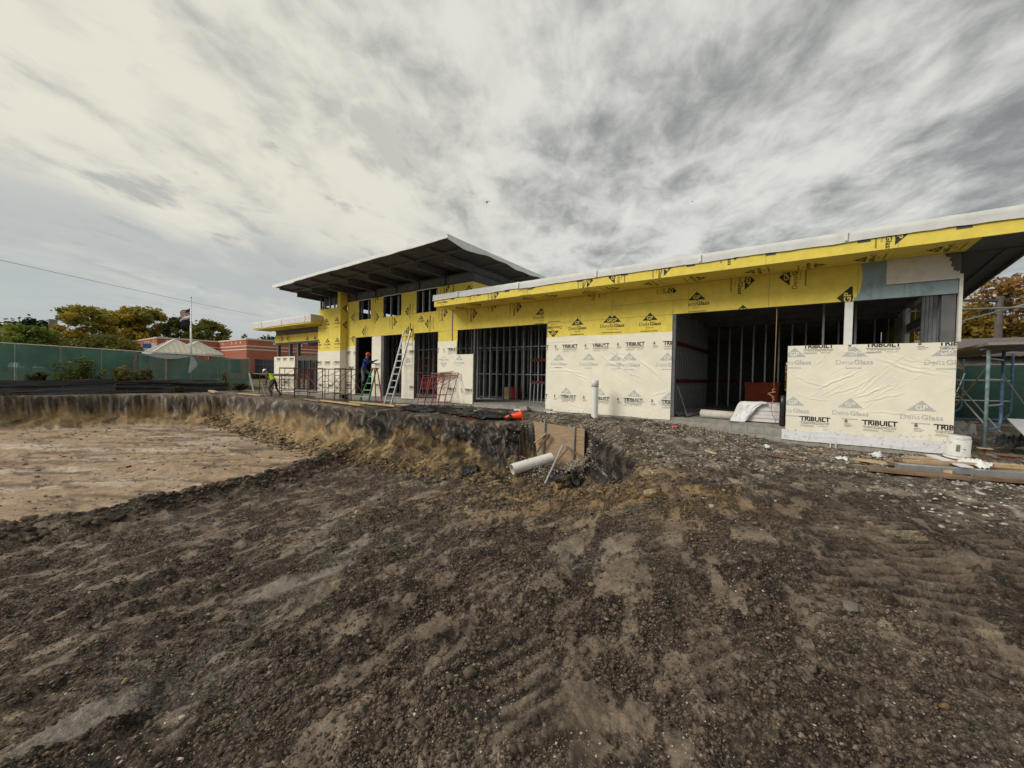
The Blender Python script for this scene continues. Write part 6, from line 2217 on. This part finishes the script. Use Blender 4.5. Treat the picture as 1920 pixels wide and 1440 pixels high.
# right side
tree('oak_tree', 'dense golden brown tree behind the near corner of the building', 14.2, 63.0, 9.6, 8.0, [(.28, .20, .035), (.33, .225, .04), (.22, .16, .035)], 8500, .26, trunk_h=.12, seed=14)
tree('oak_tree', 'sparse orange brown tree at the far right edge over the scaffold', 18.0, 65.0, 13.0, 9.5, BR, 6000, .24, trunk_h=.3, style='airy', seed=15)
tree('oak_tree', 'yellow tree glimpsed through the opening in the side wall', 10.4, 60.0, 9.0, 7.0, [(.24, .16, .025), (.28, .18, .03)], 4200, .24, trunk_h=.12, seed=16)
tree('oak_tree', 'yellow tree glimpsed through the back opening of the wide room', -1.2, 41.0, 5.2, 5.0, [(.28, .18, .03), (.22, .15, .03)], 3000, .18, trunk_h=.12, seed=17)


def weed(name, label, x, y, h, w, n, tint, flowers, seed, z=None):
    r = random.Random(seed)
    z0 = gz(x, y) if z is None else z
    T = thing(name, label, 'weed', (x, y, z0), 'weeds in front of the green screen')
    m_ = MB()
    tips = []
    for k in range(n):
        a = r.uniform(0, 6.28)
        q = r.uniform(.1, 1) * w / 2
        tip = (q * math.cos(a), q * math.sin(a), h * r.uniform(.45, 1.0) * (1 - .35 * q / w * 2))
        m_.tube([(tip[0] * .15, tip[1] * .15, 0), (tip[0] * .5, tip[1] * .5, tip[2] * .55), tip], [.012, .009, .004], 4, cap=False)
        tips.append(tip)
    m_.build('stems', mat('weed_stem', (.13, .115, .05), .8, var=.2), T)
    cs = [(t[0] * f, t[1] * f, t[2] * f) for t in tips for f in (.55, .8, .98)]
    leaf_cloud('leaves', cs, [(w * .10, w * .10, h * .08)] * len(cs), n * 75, .075, tint, T, (0, 0, 0), seed=seed)
    if flowers:
        ft = r.sample(tips, min(len(tips), flowers))
        leaf_cloud('flowers', [(t[0], t[1], t[2] + .03) for t in ft], [(.09, .09, .02)] * len(ft), len(ft) * 9, .04, [(.62, .60, .48), (.55, .52, .30)], T, (0, 0, 0), seed=seed + 1)
    return T


weed('weed_clump', 'bushy green weed with pale flower heads against the left of the screen', -37.2, 3.9, 2.3, 2.6, 34, [(.10, .125, .025), (.14, .15, .03), (.07, .09, .02)], 14, 31)
weed('weed_clump', 'small green weed left of the big flowering weed', -37.7, 2.3, 1.1, 1.3, 16, [(.12, .11, .04), (.09, .10, .03)], 3, 32)
weed('weed_clump', 'dry yellow weed with seed heads right of the thick fence post', -37.0, 5.9, 1.75, 1.7, 26, [(.24, .19, .055), (.17, .155, .04)], 8, 33)
weed('weed_clump', 'tall dry brown weed beside the dry yellow one', -36.9, 7.0, 1.95, .9, 20, [(.20, .155, .075), (.16, .13, .05)], 0, 34)
weed('weed_clump', 'thin weed standing alone near the right end of the screen', -36.4, 11.6, 1.6, .5, 9, [(.20, .19, .05)], 1, 35)
weed('weed_clump', 'low weed at the foot of the sagging silt fence', -34.9, 8.3, .5, 1.0, 14, [(.09, .10, .03)], 0, 36)
weed('weed_clump', 'scruffy dead weed at the end of the silt fence', -33.6, 11.6, .75, 1.2, 18, [(.12, .10, .06)], 0, 37)

# rough grass along the far bank
n = 9000
gx = RNG.uniform(-40, -35.3, n)
gy = RNG.uniform(-4, 14, n)
kp = fbm(gx * .8, gy * .8, 3, 701) > .45
gx, gy = gx[kp], gy[kp]
gzv = terrain(gx, gy)
hh = RNG.uniform(.10, .38, len(gx))
a = RNG.uniform(0, 6.28, len(gx))
V = np.stack([np.stack([gx - .02 * np.cos(a), gy - .02 * np.sin(a), gzv - .03], -1), np.stack([gx + .02 * np.cos(a), gy + .02 * np.sin(a), gzv - .03], -1),
              np.stack([gx + RNG.normal(0, .1, len(gx)), gy + RNG.normal(0, .1, len(gx)), gzv + hh], -1)], 1).reshape(-1, 3)
col = np.repeat(np.array([(.11, .105, .03), (.18, .15, .06), (.08, .09, .025)])[RNG.integers(0, 3, len(gx))], 3, 0)
me = np_mesh('rough_grass', V, np.arange(len(V)).reshape(-1, 3), MATS['leaf_surface'], False, {'tint': ('FLOAT_COLOR', np.column_stack([col, np.ones(len(col))]))})
tag(link('rough_grass', me), 'rough dry grass along the far bank by the green fence', None, None, 'stuff')

# ------------------------------------------------------------------ brick school far off
T = thing('brick_school', 'low red brick school with pale stone bands beyond the fence', 'building', (-90, 35, -.5))
TOPZ = 6.9


def bwall(p, q, name='brick_wall'):
    """a facade from p to q with two pale bands and a coping"""
    a, b = Vector((p[0], p[1], 0)), Vector((q[0], q[1], 0))
    d = (b - a).normalized()
    n_ = Vector((d.y, -d.x, 0))
    m_ = MB()
    m_.bar((a.x, a.y, 2.9), (b.x, b.y, 2.9), .3, 7.6)
    w = part(m_, name, M_BRICKF, T)
    for z, h in ((5.58, .18), (4.98, .18), (TOPZ - .12, .26)):
        mm = MB()
        mm.bar((a.x, a.y, z), (b.x, b.y, z), .36 if z < 6 else .5, h)
        part(mm, 'stone_band' if z < 6 else 'coping', M_STONE, T)
    return a, b, d, n_


walls = [((-118, 19.4), (-93.0, 19.4)), ((-93.0, 19.25), (-93.0, 28.55)), ((-93.0, 28.55), (-79.2, 28.55)), ((-79.2, 28.4), (-79.2, 64))]
for p, q in walls:
    bwall(p, q)
part(MB().box(-118, -79.35, 28.7, 64, 6.3, 6.5), 'flat_roof', M_STONE, T)
for i, (x, y, horiz) in enumerate([(-115, 19.4, 1), (-113.6, 19.4, 1), (-112.2, 19.4, 1), (-108.5, 19.4, 1), (-107.1, 19.4, 1), (-105.7, 19.4, 1), (-101.5, 19.4, 1), (-100.1, 19.4, 1), (-98.6, 19.4, 1), (-95.2, 19.4, 1),
                                   (-93, 20.8, 0), (-93, 24.3, 0), (-90.5, 28.55, 1), (-86.0, 28.55, 1), (-84.0, 28.55, 1), (-82, 28.55, 1), (-79.2, 33.0, 0), (-79.2, 37.5, 0), (-79.2, 42, 0), (-79.2, 46.5, 0)]):
    m_ = MB()
    wd = .22 if horiz else .4
    if horiz:
        m_.box(x - wd, x + wd * .6, y - .17, y - .16 + .02, 6.0, 6.5)
    else:
        m_.box(x + .16, x + .172, y - .4, y + .4, 6.0, 6.5)
    part(m_, 'stone_inset', M_STONE, T)
for y0, y1 in ((29.6, 35.2), (37.5, 43.5), (46, 52)):
    w = part(MB().box(-79.04, -79.02, y0, y1, .8, 3.3), 'window', M_GLASS, T)
    fm = MB()
    for k in range(5):
        yy = y0 + (y1 - y0) * k / 4
        fm.box(-79.02, -78.98, yy - .06, yy + .06, .8, 3.3)
    fm.box(-79.02, -78.985, y0, y1, 2.35, 2.45)
    o = fm.build('window_frame', M_STEEL, w, origin=(-90, 35, -.5))
for x0, x1 in ((-91.8, -88.2), (-86.5, -82.0)):
    part(MB().box(x0, x1, 28.36, 28.385, .8, 3.2), 'window', M_GLASS, T)
T = thing('low_hedge', 'dark clipped shrub below the school window', 'shrub', (-77.6, 30.0, -.4))
leaf_cloud('shrub_leaves', [(0, .6 * k - 1.2, .6) for k in range(5)], [(.7, .7, .7)] * 5, 1500, .12, [(.03, .05, .015), (.05, .07, .02)], T, (0, 0, 0), seed=41)

# pavilion with two pyramid roofs
def pavilion(label, cx, cy, half, zb, zt, mtl, ridge=0):
    T = thing('pavilion', label, 'pavilion', (cx, cy, -.4))
    c = [(cx - half, cy - half), (cx + half, cy - half), (cx + half, cy + half), (cx - half, cy + half)]
    ap = [(cx, cy, zt)] * 4 if not ridge else [(cx - ridge, cy, zt), (cx + ridge, cy, zt), (cx + ridge, cy, zt), (cx - ridge, cy, zt)]
    for k in range(4):
        a, b = c[k], c[(k + 1) % 4]
        m_ = MB()
        if ridge and k in (0, 2):
            m_.add([(a[0], a[1], zb), (b[0], b[1], zb), ap[(k + 1) % 4], ap[k]], [(0, 1, 2, 3)])
        else:
            m_.add([(a[0], a[1], zb), (b[0], b[1], zb), ap[k]], [(0, 1, 2)])
        rp = part(m_, 'roof_slope', mtl, T)
        sm = MB()
        for f in np.linspace(.08, .92, 9):
            e = Vector((a[0] + (b[0] - a[0]) * f, a[1] + (b[1] - a[1]) * f, zb + .03))
            g = min(f, 1 - f) * 2
            mid = Vector(((a[0] + b[0]) / 2, (a[1] + b[1]) / 2, zb))
            apx = Vector(ap[k]) if not ridge else (Vector(ap[k]) + Vector(ap[(k + 1) % 4])) / 2
            top = e + (apx - mid) * g
            sm.bar(e, top + Vector((0, 0, .03)), .05, .05)
        sm.build('standing_seam', M_STONE, rp, origin=(cx, cy, -.4))
        hp = MB().bar((a[0], a[1], zb + .04), (ap[k][0], ap[k][1], zt + .04), .16, .1)
        part(hp, 'hip_cap', M_FLASH, T)
        part(MB().bar((a[0], a[1], zb - .12), (b[0], b[1], zb - .12), .2, .24), 'eave_beam', M_FLASH, T)
        part(MB().box(a[0] - .25, a[0] + .25, a[1] - .25, a[1] + .25, -.6, zb - .24), 'brick_pier', M_BRICKF, T)
    return T


pavilion('cream metal pyramid roof pavilion in front of the brick school', -70.5, 16.4, 2.75, 3.45, 5.35, M_MROOF)
pavilion('second cream roof behind the pyramid roofed pavilion', -76.5, 20.4, 2.7, 3.75, 5.55, M_MROOF, .8)

T = thing('school_sign', 'blue and white sign standing left of the pyramid roof', 'sign', (-80, 15.4, -.4))
part(MB().box(-80.1, -80, 14.9, 17.6, 4.05, 5.0), 'sign_panel', M_SIGN, T)
part(MB().box(-79.995, -79.97, 15.9, 16.5, 3.6, 5.15), 'white_stripe', M_WHITE, T)
part(MB().box(-79.995, -79.97, 16.5, 17.1, 4.1, 4.45), 'white_stripe', M_WHITE, T)
part(MB().box(-79.995, -79.97, 15.0, 15.8, 4.1, 4.3), 'white_stripe', M_WHITE, T)
for y in (15.2, 17.1):
    part(MB().box(-80.1, -80, y, y + .1, -.5, 3.95), 'sign_post', M_STEEL, T)

# flagpole with two flags at half mast
fx, fy = -62.5, 16.18
T = thing('flagpole', 'tall pale flagpole in front of the brick school', 'flagpole', (fx, fy, -.5))
part(MB().tube([(fx, fy, -.6), (fx, fy, 4), (fx, fy, 10.2)], [.13, .11, .06], 12), 'pole', M_ALU, T, True)
part(MB().lathe([(0, 10.2), (.12, 10.25), (.12, 10.36), (0, 10.42)], 10, mtx=Matrix.Translation((fx, fy, 0))), 'finial', M_ALU, T, True)


def flag(name, label, z1, z0, kind):
    T = thing(name, label, 'flag', (fx, fy, z0))
    n = 14
    dirv = Vector((-.45, -.85, 0)).normalized()

    def P(u, v):
        # u along the fly, v down the hoist; the cloth droops and ripples
        sidew = Vector((dirv.y, -dirv.x, 0)) * (.10 * math.sin(u * 7 + v * 2))
        p = Vector((fx, fy, z1 - (z1 - z0) * v)) + dirv * (.08 + 1.05 * u * (1 - .1 * v)) + sidew
        p.z -= .62 * u ** 1.3 + .08 * math.sin(u * 6)
        return p
    if kind == 'stripes':
        for k in range(7):
            v0, v1 = k / 7, (k + 1) / 7
            m_ = MB().grid([[P(i / n, v0) for i in range(n + 1)], [P(i / n, v1) for i in range(n + 1)]])
            part(m_, 'stripe', mat('flag_red', (.42, .06, .06), .8) if k % 2 == 0 else mat('flag_white', (.62, .58, .55), .8), T, True)
        d2 = Vector((dirv.y, -dirv.x, 0)) * -.02
        for sgn in (1, -1):
            m_ = MB().grid([[P(i / n * .42, v) + d2 * sgn for i in range(n + 1)] for v in (0, .5)])
            part(m_, 'canton', mat('flag_blue', (.03, .045, .16), .8), T, True)
    else:
        m_ = MB().grid([[P(i / n, v) for i in range(n + 1)] for v in np.linspace(.24, 1, 5)])
        part(m_, 'cloth', mat('flag_black', (.018, .02, .03), .8), T, True)
        m_ = MB().grid([[P(i / n, v) for i in range(n + 1)] for v in (0, .12, .24)])
        part(m_, 'pale_edge', mat('flag_white', (.62, .58, .55), .8), T, True)


flag('striped_flag', 'red and white striped flag drooping at half mast', 8.95, 8.1, 'stripes')
flag('dark_flag', 'dark flag with a white upper band hanging below the striped flag', 7.95, 7.0, 'dark')

# brick chimney and a house left of it
T = thing('brick_chimney', 'square brick chimney rising beyond the light green tree', 'chimney', (-140.3, 10.7, -.5))
part(MB().box(-140.9, -139.7, 10.15, 11.25, -.6, 10.4), 'chimney_shaft', mat('brown_brick', (.24, .13, .10), .9, var=.15), T)
part(MB().box(-141.0, -139.6, 10.05, 11.35, 10.4, 12.2), 'chimney_top', mat('grey_brick', (.24, .21, .20), .9, var=.15), T)
T = thing('brick_house', 'brown brick house wall at the far left edge above the fence', 'house', (-146, 1.5, -.5))
part(MB().box(-150, -144, -14, 4.3, -.6, 8.6), 'house_wall', mat('brown_brick', (.24, .13, .10)), T)
part(MB().box(-150.3, -143.8, -14.3, 4.45, 8.6, 9.0), 'roof_edge', M_STONE, T)

# utility pole, wires
T = thing('utility_pole', 'wooden utility pole with a crossarm behind the blue scaffold', 'utility pole', (9.6, 38.3, -.4))
part(MB().tube([(9.6, 38.3, -.6), (9.6, 38.3, 6.75)], [.22, .17], 10), 'pole_shaft', M_POLE, T, True)
part(MB().bar((7.5, 36.75, 6.42), (10.05, 38.63, 6.52), .12, .14), 'crossarm', M_POLE, T)
part(MB().bar((8.55, 37.5, 6.35), (9.55, 38.2, 5.5), .05, .06), 'arm_brace', M_POLE, T)
for f in (.03, .3, .9):
    p = Vector((7.5, 36.75, 6.5)).lerp(Vector((10.05, 38.63, 6.6)), f)
    part(MB().lathe([(.04, 0), (.06, .06), (.04, .14), (0, .15)], 8, mtx=Matrix.Translation(p)), 'insulator', M_GLASS, T)


def wire(label, p, q, sag, r, name='overhead_wire'):
    p, q = Vector(p), Vector(q)
    pts = []
    for k in range(25):
        f = k / 24
        w = p.lerp(q, f)
        w.z -= sag * 4 * f * (1 - f)
        pts.append(w - p)
    o = MB().tube(pts, r, 5).build(name, M_WIRE)
    o.location = p
    tag(o, label, 'wire')


wire('thin overhead wire crossing the sky at the left', (-38.5, -11.0, 9.05), (-67.3, 26.0, 9.6), .25, .015)
wire('upper wire from the crossarm to the right edge', (7.6, 36.8, 6.6), (20, 24, 12.5), .2, .013)
wire('lower wire from the pole top to the right edge', (10.0, 38.6, 6.6), (24, 28, 10.3), .2, .013)

# ------------------------------------------------------------------ right edge: fence, dark shed
T = thing('screened_fence', 'dark green screened fence at the right edge behind the scaffold', 'fence', (6, 26, -.3))
for k in range(5):
    x, y = 2.7 + 2.3 * k, 27.2 - 1.2 * k
    x2, y2 = x + 2.3, y - 1.2
    part(MB().tube([(x, y, -.5), (x, y, 2.05)], .035, 8), 'fence_post', M_FPOST, T)
    part(MB().tube([(x, y, 2.03), (x2, y2, 2.03)], .025, 8), 'top_rail', M_FPOST, T)
    rows = [[(x + (x2 - x) * i / 8 + .03 * math.sin(i * 1.3 + j), y + (y2 - y) * i / 8 - .05, -.35 + 2.33 * j / 6) for i in range(9)] for j in range(7)]
    part(MB().grid(rows), 'screen_panel', mat('dark_green_screen', (.014, .045, .034), .8, var=.2), T, True)
T = thing('dark_shed', 'weathered dark wooden shed behind the screened fence at the right', 'shed', (8, 31, -.4))
part(MB().box(3.0, 14, 30.2, 34, -.5, 2.6), 'shed_wall', mat('dark_weathered_boards', (.10, .08, .07), .9, var=.3, nscale=3, stretch=(6, 6, .4)), T)
m_ = MB()
m_.add([(2.7, 29.8, 2.61), (14.3, 29.8, 2.61), (14.3, 34.4, 3.7), (2.7, 34.4, 3.7), (2.7, 29.8, 2.75), (14.3, 29.8, 2.75), (14.3, 34.4, 3.84), (2.7, 34.4, 3.84)],
       [(0, 3, 2, 1), (4, 5, 6, 7), (0, 1, 5, 4), (1, 2, 6, 5), (2, 3, 7, 6), (3, 0, 4, 7)])
part(m_, 'shed_roof', mat('grey_shingle', (.14, .12, .115), .9, var=.25, nscale=8), T)

# ------------------------------------------------------------------ people
def body_mesh(name, verts, edges, radii, root, levels=2):
    me = bpy.data.meshes.new(name)
    me.from_pydata(verts, edges, [])
    ob = bpy.data.objects.new(name, me)
    C.objects.link(ob)
    sk = ob.modifiers.new('skin', 'SKIN')
    sk.use_smooth_shade = True
    lay = me.skin_vertices[0] if me.skin_vertices else None
    if lay is None:
        bpy.context.view_layer.objects.active = ob
        bpy.ops.mesh.customdata_skin_add()
        lay = me.skin_vertices[0]
    for i, r in enumerate(radii):
        r = r if isinstance(r, tuple) else (r, r)
        lay.data[i].radius = r
        lay.data[i].use_root = (i == root)
    ss = ob.modifiers.new('sub', 'SUBSURF')
    ss.levels = levels
    dg = bpy.context.evaluated_depsgraph_get()
    out = bpy.data.meshes.new_from_object(ob.evaluated_get(dg))
    bpy.data.objects.remove(ob)
    bpy.data.meshes.remove(me)
    out.name = name
    out.polygons.foreach_set('use_smooth', [True] * len(out.polygons))
    return out


def person(label, base, fwd, J, mats, regions, hat_mat, vest=None):
    """J: joint -> (forward, side, up) in metres from the base; right-handed side = left of the person"""
    f = Vector((fwd[0], fwd[1], 0)).normalized()
    s = Vector((-f.y, f.x, 0))
    T = thing('person', label, 'person', base)

    def W(p):
        return f * p[0] + s * p[1] + Vector((0, 0, p[2]))
    names, radii = [], []
    verts = []

    def V(n, r):
        names.append(n)
        radii.append(r)
        verts.append(W(J[n]))
        return len(verts) - 1
    E = []
    pel = V('pelvis', (.15, .115))
    wa = V('waist', (.135, .105))
    ch = V('chest', (.165, .12))
    nk = V('neck', .062)
    hd = V('head', (.085, .10))
    ht = V('headtop', (.07, .085))
    E += [(pel, wa), (wa, ch), (ch, nk), (nk, hd), (hd, ht)]
    for sd_ in ('l', 'r'):
        hp, kn, an, to = V(sd_ + 'hip', .095), V(sd_ + 'knee', .068), V(sd_ + 'ankle', .048), V(sd_ + 'toe', .042)
        E += [(pel, hp), (hp, kn), (kn, an), (an, to)]
        sh, el, wr, pm = V(sd_ + 'shoulder', .068), V(sd_ + 'elbow', .048), V(sd_ + 'wrist', .034), V(sd_ + 'palm', .036)
        E += [(ch, sh), (sh, el), (el, wr), (wr, pm)]
        pd = (Vector(verts[pm]) - Vector(verts[wr])).normalized()
        o1 = pd.cross(Vector((0, 0, 1)))
        o1 = o1.normalized() if o1.length > .1 else Vector((1, 0, 0))
        o2 = pd.cross(o1).normalized()
        for q in range(4):
            names.append('f')
            radii.append(.010)
            verts.append(Vector(verts[pm]) + pd * (.055 - .008 * abs(q - 1.3)) + o1 * (.024 * (q - 1.5)) + o2 * .01)
            E.append((pm, len(verts) - 1))
            names.append('f')
            radii.append(.008)
            verts.append(Vector(verts[-1]) + pd * .03 + o2 * .025)
            E.append((len(verts) - 2, len(verts) - 1))
        names.append('f')
        radii.append(.011)
        verts.append(Vector(verts[pm]) + pd * .01 + o1 * .055 + o2 * .02)
        E.append((pm, len(verts) - 1))
    me = body_mesh('body', [tuple(v) for v in verts], E, radii, pel)
    for m_ in mats:
        me.materials.append(m_)
    # colour by nearest bone end
    vv = np.array([tuple(v) for v in verts])
    cen = np.empty(len(me.polygons) * 3)
    me.polygons.foreach_get('center', cen)
    cen = cen.reshape(-1, 3)
    # nearest point on a bone decides the clothing
    best = np.full(len(cen), 1e9)
    mi = np.zeros(len(cen), int)
    for a, b in E:
        pa, pb = vv[a], vv[b]
        t = np.clip(((cen - pa) @ (pb - pa)) / max(1e-9, (pb - pa) @ (pb - pa)), 0, 1)
        d = np.linalg.norm(cen - pa - t[:, None] * (pb - pa), axis=1) - ((1 - t) * np.mean(radii[a]) + t * np.mean(radii[b]))
        reg = regions(names[a], names[b])
        k = d < best
        best = np.where(k, d, best)
        r_ = np.where(t > .5, reg[1], reg[0])
        mi = np.where(k, r_, mi)
    me.polygons.foreach_set('material_index', mi.astype(np.int32))
    link('body', me, T)
    # helmet: dome, brim, follows the head axis
    hdv, htv = W(J['head']), W(J['headtop'])
    up = (htv - hdv).normalized()
    mx = Matrix.Translation(hdv + up * .055) @ up.to_track_quat('Z', 'Y').to_matrix().to_4x4()
    prof = [(.135, 0), (.128, .015)] + [(.122 * math.cos(a), .02 + .125 * math.sin(a)) for a in np.linspace(0, 1.5, 8)] + [(0, .146)]
    hm = MB().lathe(prof, 20, mtx=mx)
    ff = (f - up * f.dot(up)).normalized()
    c = hdv + up * .056
    sv = up.cross(ff)
    hm.add([c + ff * .10 + sv * .10, c + ff * .19 + sv * .05, c + ff * .19 - sv * .05, c + ff * .10 - sv * .10, c + ff * .10 + sv * .10 + up * .02, c + ff * .10 - sv * .10 + up * .02],
           [(0, 1, 2, 3), (4, 5, 2, 1), (0, 4, 1), (3, 2, 5)])
    hm.build('hard_hat', hat_mat, T, True)
    # nose and ears
    fc = MB()
    fc.lathe([(0, -.01), (.014, 0), (0, .03)], 6, mtx=Matrix.Translation(hdv + ff * .098 - up * .005))
    for q in (-1, 1):
        fc.lathe([(0, -.03), (.018, -.01), (.018, .015), (0, .03)], 6, mtx=Matrix.Translation(hdv + sv * q * .088))
    fc.build('face_features', M_SKIN, T, True)
    if vest:
        vb = [J['waist'], tuple(np.array(J['waist']) * .5 + np.array(J['chest']) * .5), J['chest'], tuple(np.array(J['chest']) * .72 + np.array(J['neck']) * .28)]
        low = tuple(np.array(J['pelvis']) * .55 + np.array(J['waist']) * .45)
        pts = [low] + vb
        m2 = body_mesh('vest', [tuple(W(p)) for p in pts], [(i, i + 1) for i in range(4)], [(.185, .15), (.180, .142), (.19, .148), (.20, .150), (.15, .12)], 0)
        m2.materials.append(vest)
        m2.materials.append(mat('reflective_tape', (.62, .62, .58), .4))
        cc_ = np.array([tuple(W(p)) for p in pts])
        for p in m2.polygons:
            d = np.linalg.norm(cc_ - np.array(tuple(p.center)), axis=1)
            p.material_index = 0
        link('vest', m2, T)
    return T


M_SHIRTG = mat('grey_green_sweater', (.075, .085, .085), .85, var=.1)
M_TROUS = mat('dark_grey_trousers', (.055, .052, .05), .9, var=.15)
M_BOOT = mat('brown_boot', (.07, .05, .035), .8, var=.2)
M_VEST = mat('yellow_green_hi_vis', (.62, .85, .03), .7, var=.05)
M_SHIRTB = mat('blue_sweatshirt', (.02, .055, .32), .85, var=.1)
M_BLACKS = mat('black_sleeve', (.02, .022, .03), .85, var=.1)
M_JEAN = mat('blue_jeans', (.13, .19, .27), .85, var=.12)
M_BELT = mat('brown_tool_belt', (.09, .055, .03), .8, var=.2)


def reg1(a, b):
    def one(n):
        if n in ('head', 'headtop', 'neck', 'f') or n.endswith('palm'):
            return 0
        if n.endswith(('shoulder', 'elbow', 'wrist')) or n in ('chest', 'waist'):
            return 1
        if n.endswith(('ankle', 'toe')):
            return 3
        return 2
    return one(a), one(b)


def reg2(a, b):
    def one(n):
        if n in ('head', 'headtop', 'neck'):
            return 0
        if n.endswith(('elbow', 'wrist', 'palm')) or n == 'f':
            return 4
        if n.endswith('shoulder') or n in ('chest', 'waist'):
            return 1
        if n.endswith(('ankle', 'toe')):
            return 3
        return 2
    a_, b_ = one(a), one(b)
    if a == 'pelvis' or b == 'pelvis':
        return (5, b_ if b == 'waist' else 5)
    return a_, b_


z1 = gz(-27.0, 11.1)
person('person bending forward in a yellow green vest and white helmet on the bank', (-27.0, 11.1, z1), (-.86, -.50),
       dict(pelvis=(-.18, 0, .93), waist=(-.05, 0, 1.10), chest=(.20, 0, 1.33), neck=(.36, 0, 1.47), head=(.46, 0, 1.54), headtop=(.53, 0, 1.63),
            lhip=(-.16, .10, .88), lknee=(.12, .11, .52), lankle=(-.10, .12, .09), ltoe=(.06, .12, .045),
            rhip=(-.16, -.10, .88), rknee=(-.22, -.11, .48), rankle=(-.52, -.12, .10), rtoe=(-.36, -.12, .045),
            lshoulder=(.22, .20, 1.36), lelbow=(.18, .25, 1.05), lwrist=(.28, .20, .83), lpalm=(.31, .18, .75),
            rshoulder=(.22, -.20, 1.36), relbow=(.20, -.26, 1.06), rwrist=(.30, -.20, .83), rpalm=(.33, -.17, .75)),
       [M_SKIN, M_SHIRTG, M_TROUS, M_BOOT], reg1, M_WHITE, M_VEST)
o = MB().bar((-27.32, 10.62, z1 + .86), (-26.88, 10.70, z1 + .06), .06, .06).build('metal_stud_piece', M_GALV, origin=(-27.1, 10.7, z1 + .5))
o.location = (-27.1, 10.7, z1 + .5)
tag(o, 'silver metal channel held by the worker in the yellow green vest', 'steel channel')

person('person in a blue sweatshirt and red helmet standing on the step ladder', (-18.42, 11.98, .50), (.86, .50),
       dict(pelvis=(-.04, 0, .86), waist=(0, 0, 1.03), chest=(.10, 0, 1.30), neck=(.15, 0, 1.47), head=(.19, 0, 1.58), headtop=(.21, 0, 1.68),
            lhip=(-.03, .10, .82), lknee=(.26, .11, .66), lankle=(.22, .11, .32), ltoe=(.34, .11, .25),
            rhip=(-.03, -.10, .82), rknee=(.03, -.11, .43), rankle=(-.06, -.11, .10), rtoe=(.08, -.11, .045),
            lshoulder=(.12, .20, 1.34), lelbow=(.36, .22, 1.28), lwrist=(.56, .14, 1.36), lpalm=(.63, .12, 1.38),
            rshoulder=(.12, -.20, 1.34), relbow=(.36, -.22, 1.24), rwrist=(.54, -.14, 1.20), rpalm=(.60, -.12, 1.20)),
       [M_SKIN, M_SHIRTB, M_JEAN, M_BOOT, M_BLACKS, M_BELT], reg2, mat('red_helmet', (.62, .035, .03), .4))

# ------------------------------------------------------------------ far aircraft and bird
hp = Vector((-342.3, 399.7, 227.5))
T = thing('helicopter', 'tiny dark helicopter high in the cloudy sky', 'helicopter', hp)
q = MB().lathe([(0, -2.0), (.6, -1.6), (.95, -.5), (.9, .6), (.45, 1.5), (0, 1.7)], 12, mtx=Matrix.Translation(hp) @ Matrix.Rotation(math.pi / 2, 4, 'Y'))
part(q, 'fuselage', M_STEEL, T, True)
part(MB().tube([hp + Vector((1.2, 0, .2)), hp + Vector((5.2, 0, .5))], [.35, .12], 8), 'tail_boom', M_STEEL, T)
part(MB().box(hp.x + 4.9, hp.x + 5.4, hp.y - .05, hp.y + .05, hp.z + .3, hp.z + 1.4), 'tail_fin', M_STEEL, T)
for a in (.6, 2.17, 3.74, 5.31):
    part(MB().bar(hp + Vector((0, 0, 1.25)), hp + Vector((4.8 * math.cos(a), 4.8 * math.sin(a), 1.3)), .25, .04), 'rotor_blade', M_STEEL, T)
part(MB().tube([hp + Vector((0, 0, .8)), hp + Vector((0, 0, 1.3))], .12, 6), 'rotor_mast', M_STEEL, T)
for s_ in (-.8, .8):
    part(MB().tube([hp + Vector((-1.5, s_, -1.3)), hp + Vector((1.3, s_, -1.3))], .06, 6), 'skid', M_STEEL, T)
bp = Vector((-29.2, 129.2, 54.7))
T = thing('bird', 'tiny dark bird gliding over the low roof', 'bird', bp)
part(MB().lathe([(0, -.2), (.06, -.1), (.07, .05), (.02, .2), (0, .24)], 8, mtx=Matrix.Translation(bp) @ Matrix.Rotation(math.pi / 2, 4, 'Y')), 'bird_body', M_BLACKPL, T, True)
m_ = MB()
for s_ in (-1, 1):
    m_.add([bp + Vector((-.08, 0, .02)), bp + Vector((.08, 0, .02)), bp + Vector((.10, s_ * .3, .14)), bp + Vector((.06, s_ * .6, .08)), bp + Vector((-.06, s_ * .32, .14))], [(0, 1, 2, 4), (4, 2, 3)])
part(m_, 'wings', M_BLACKPL, T)
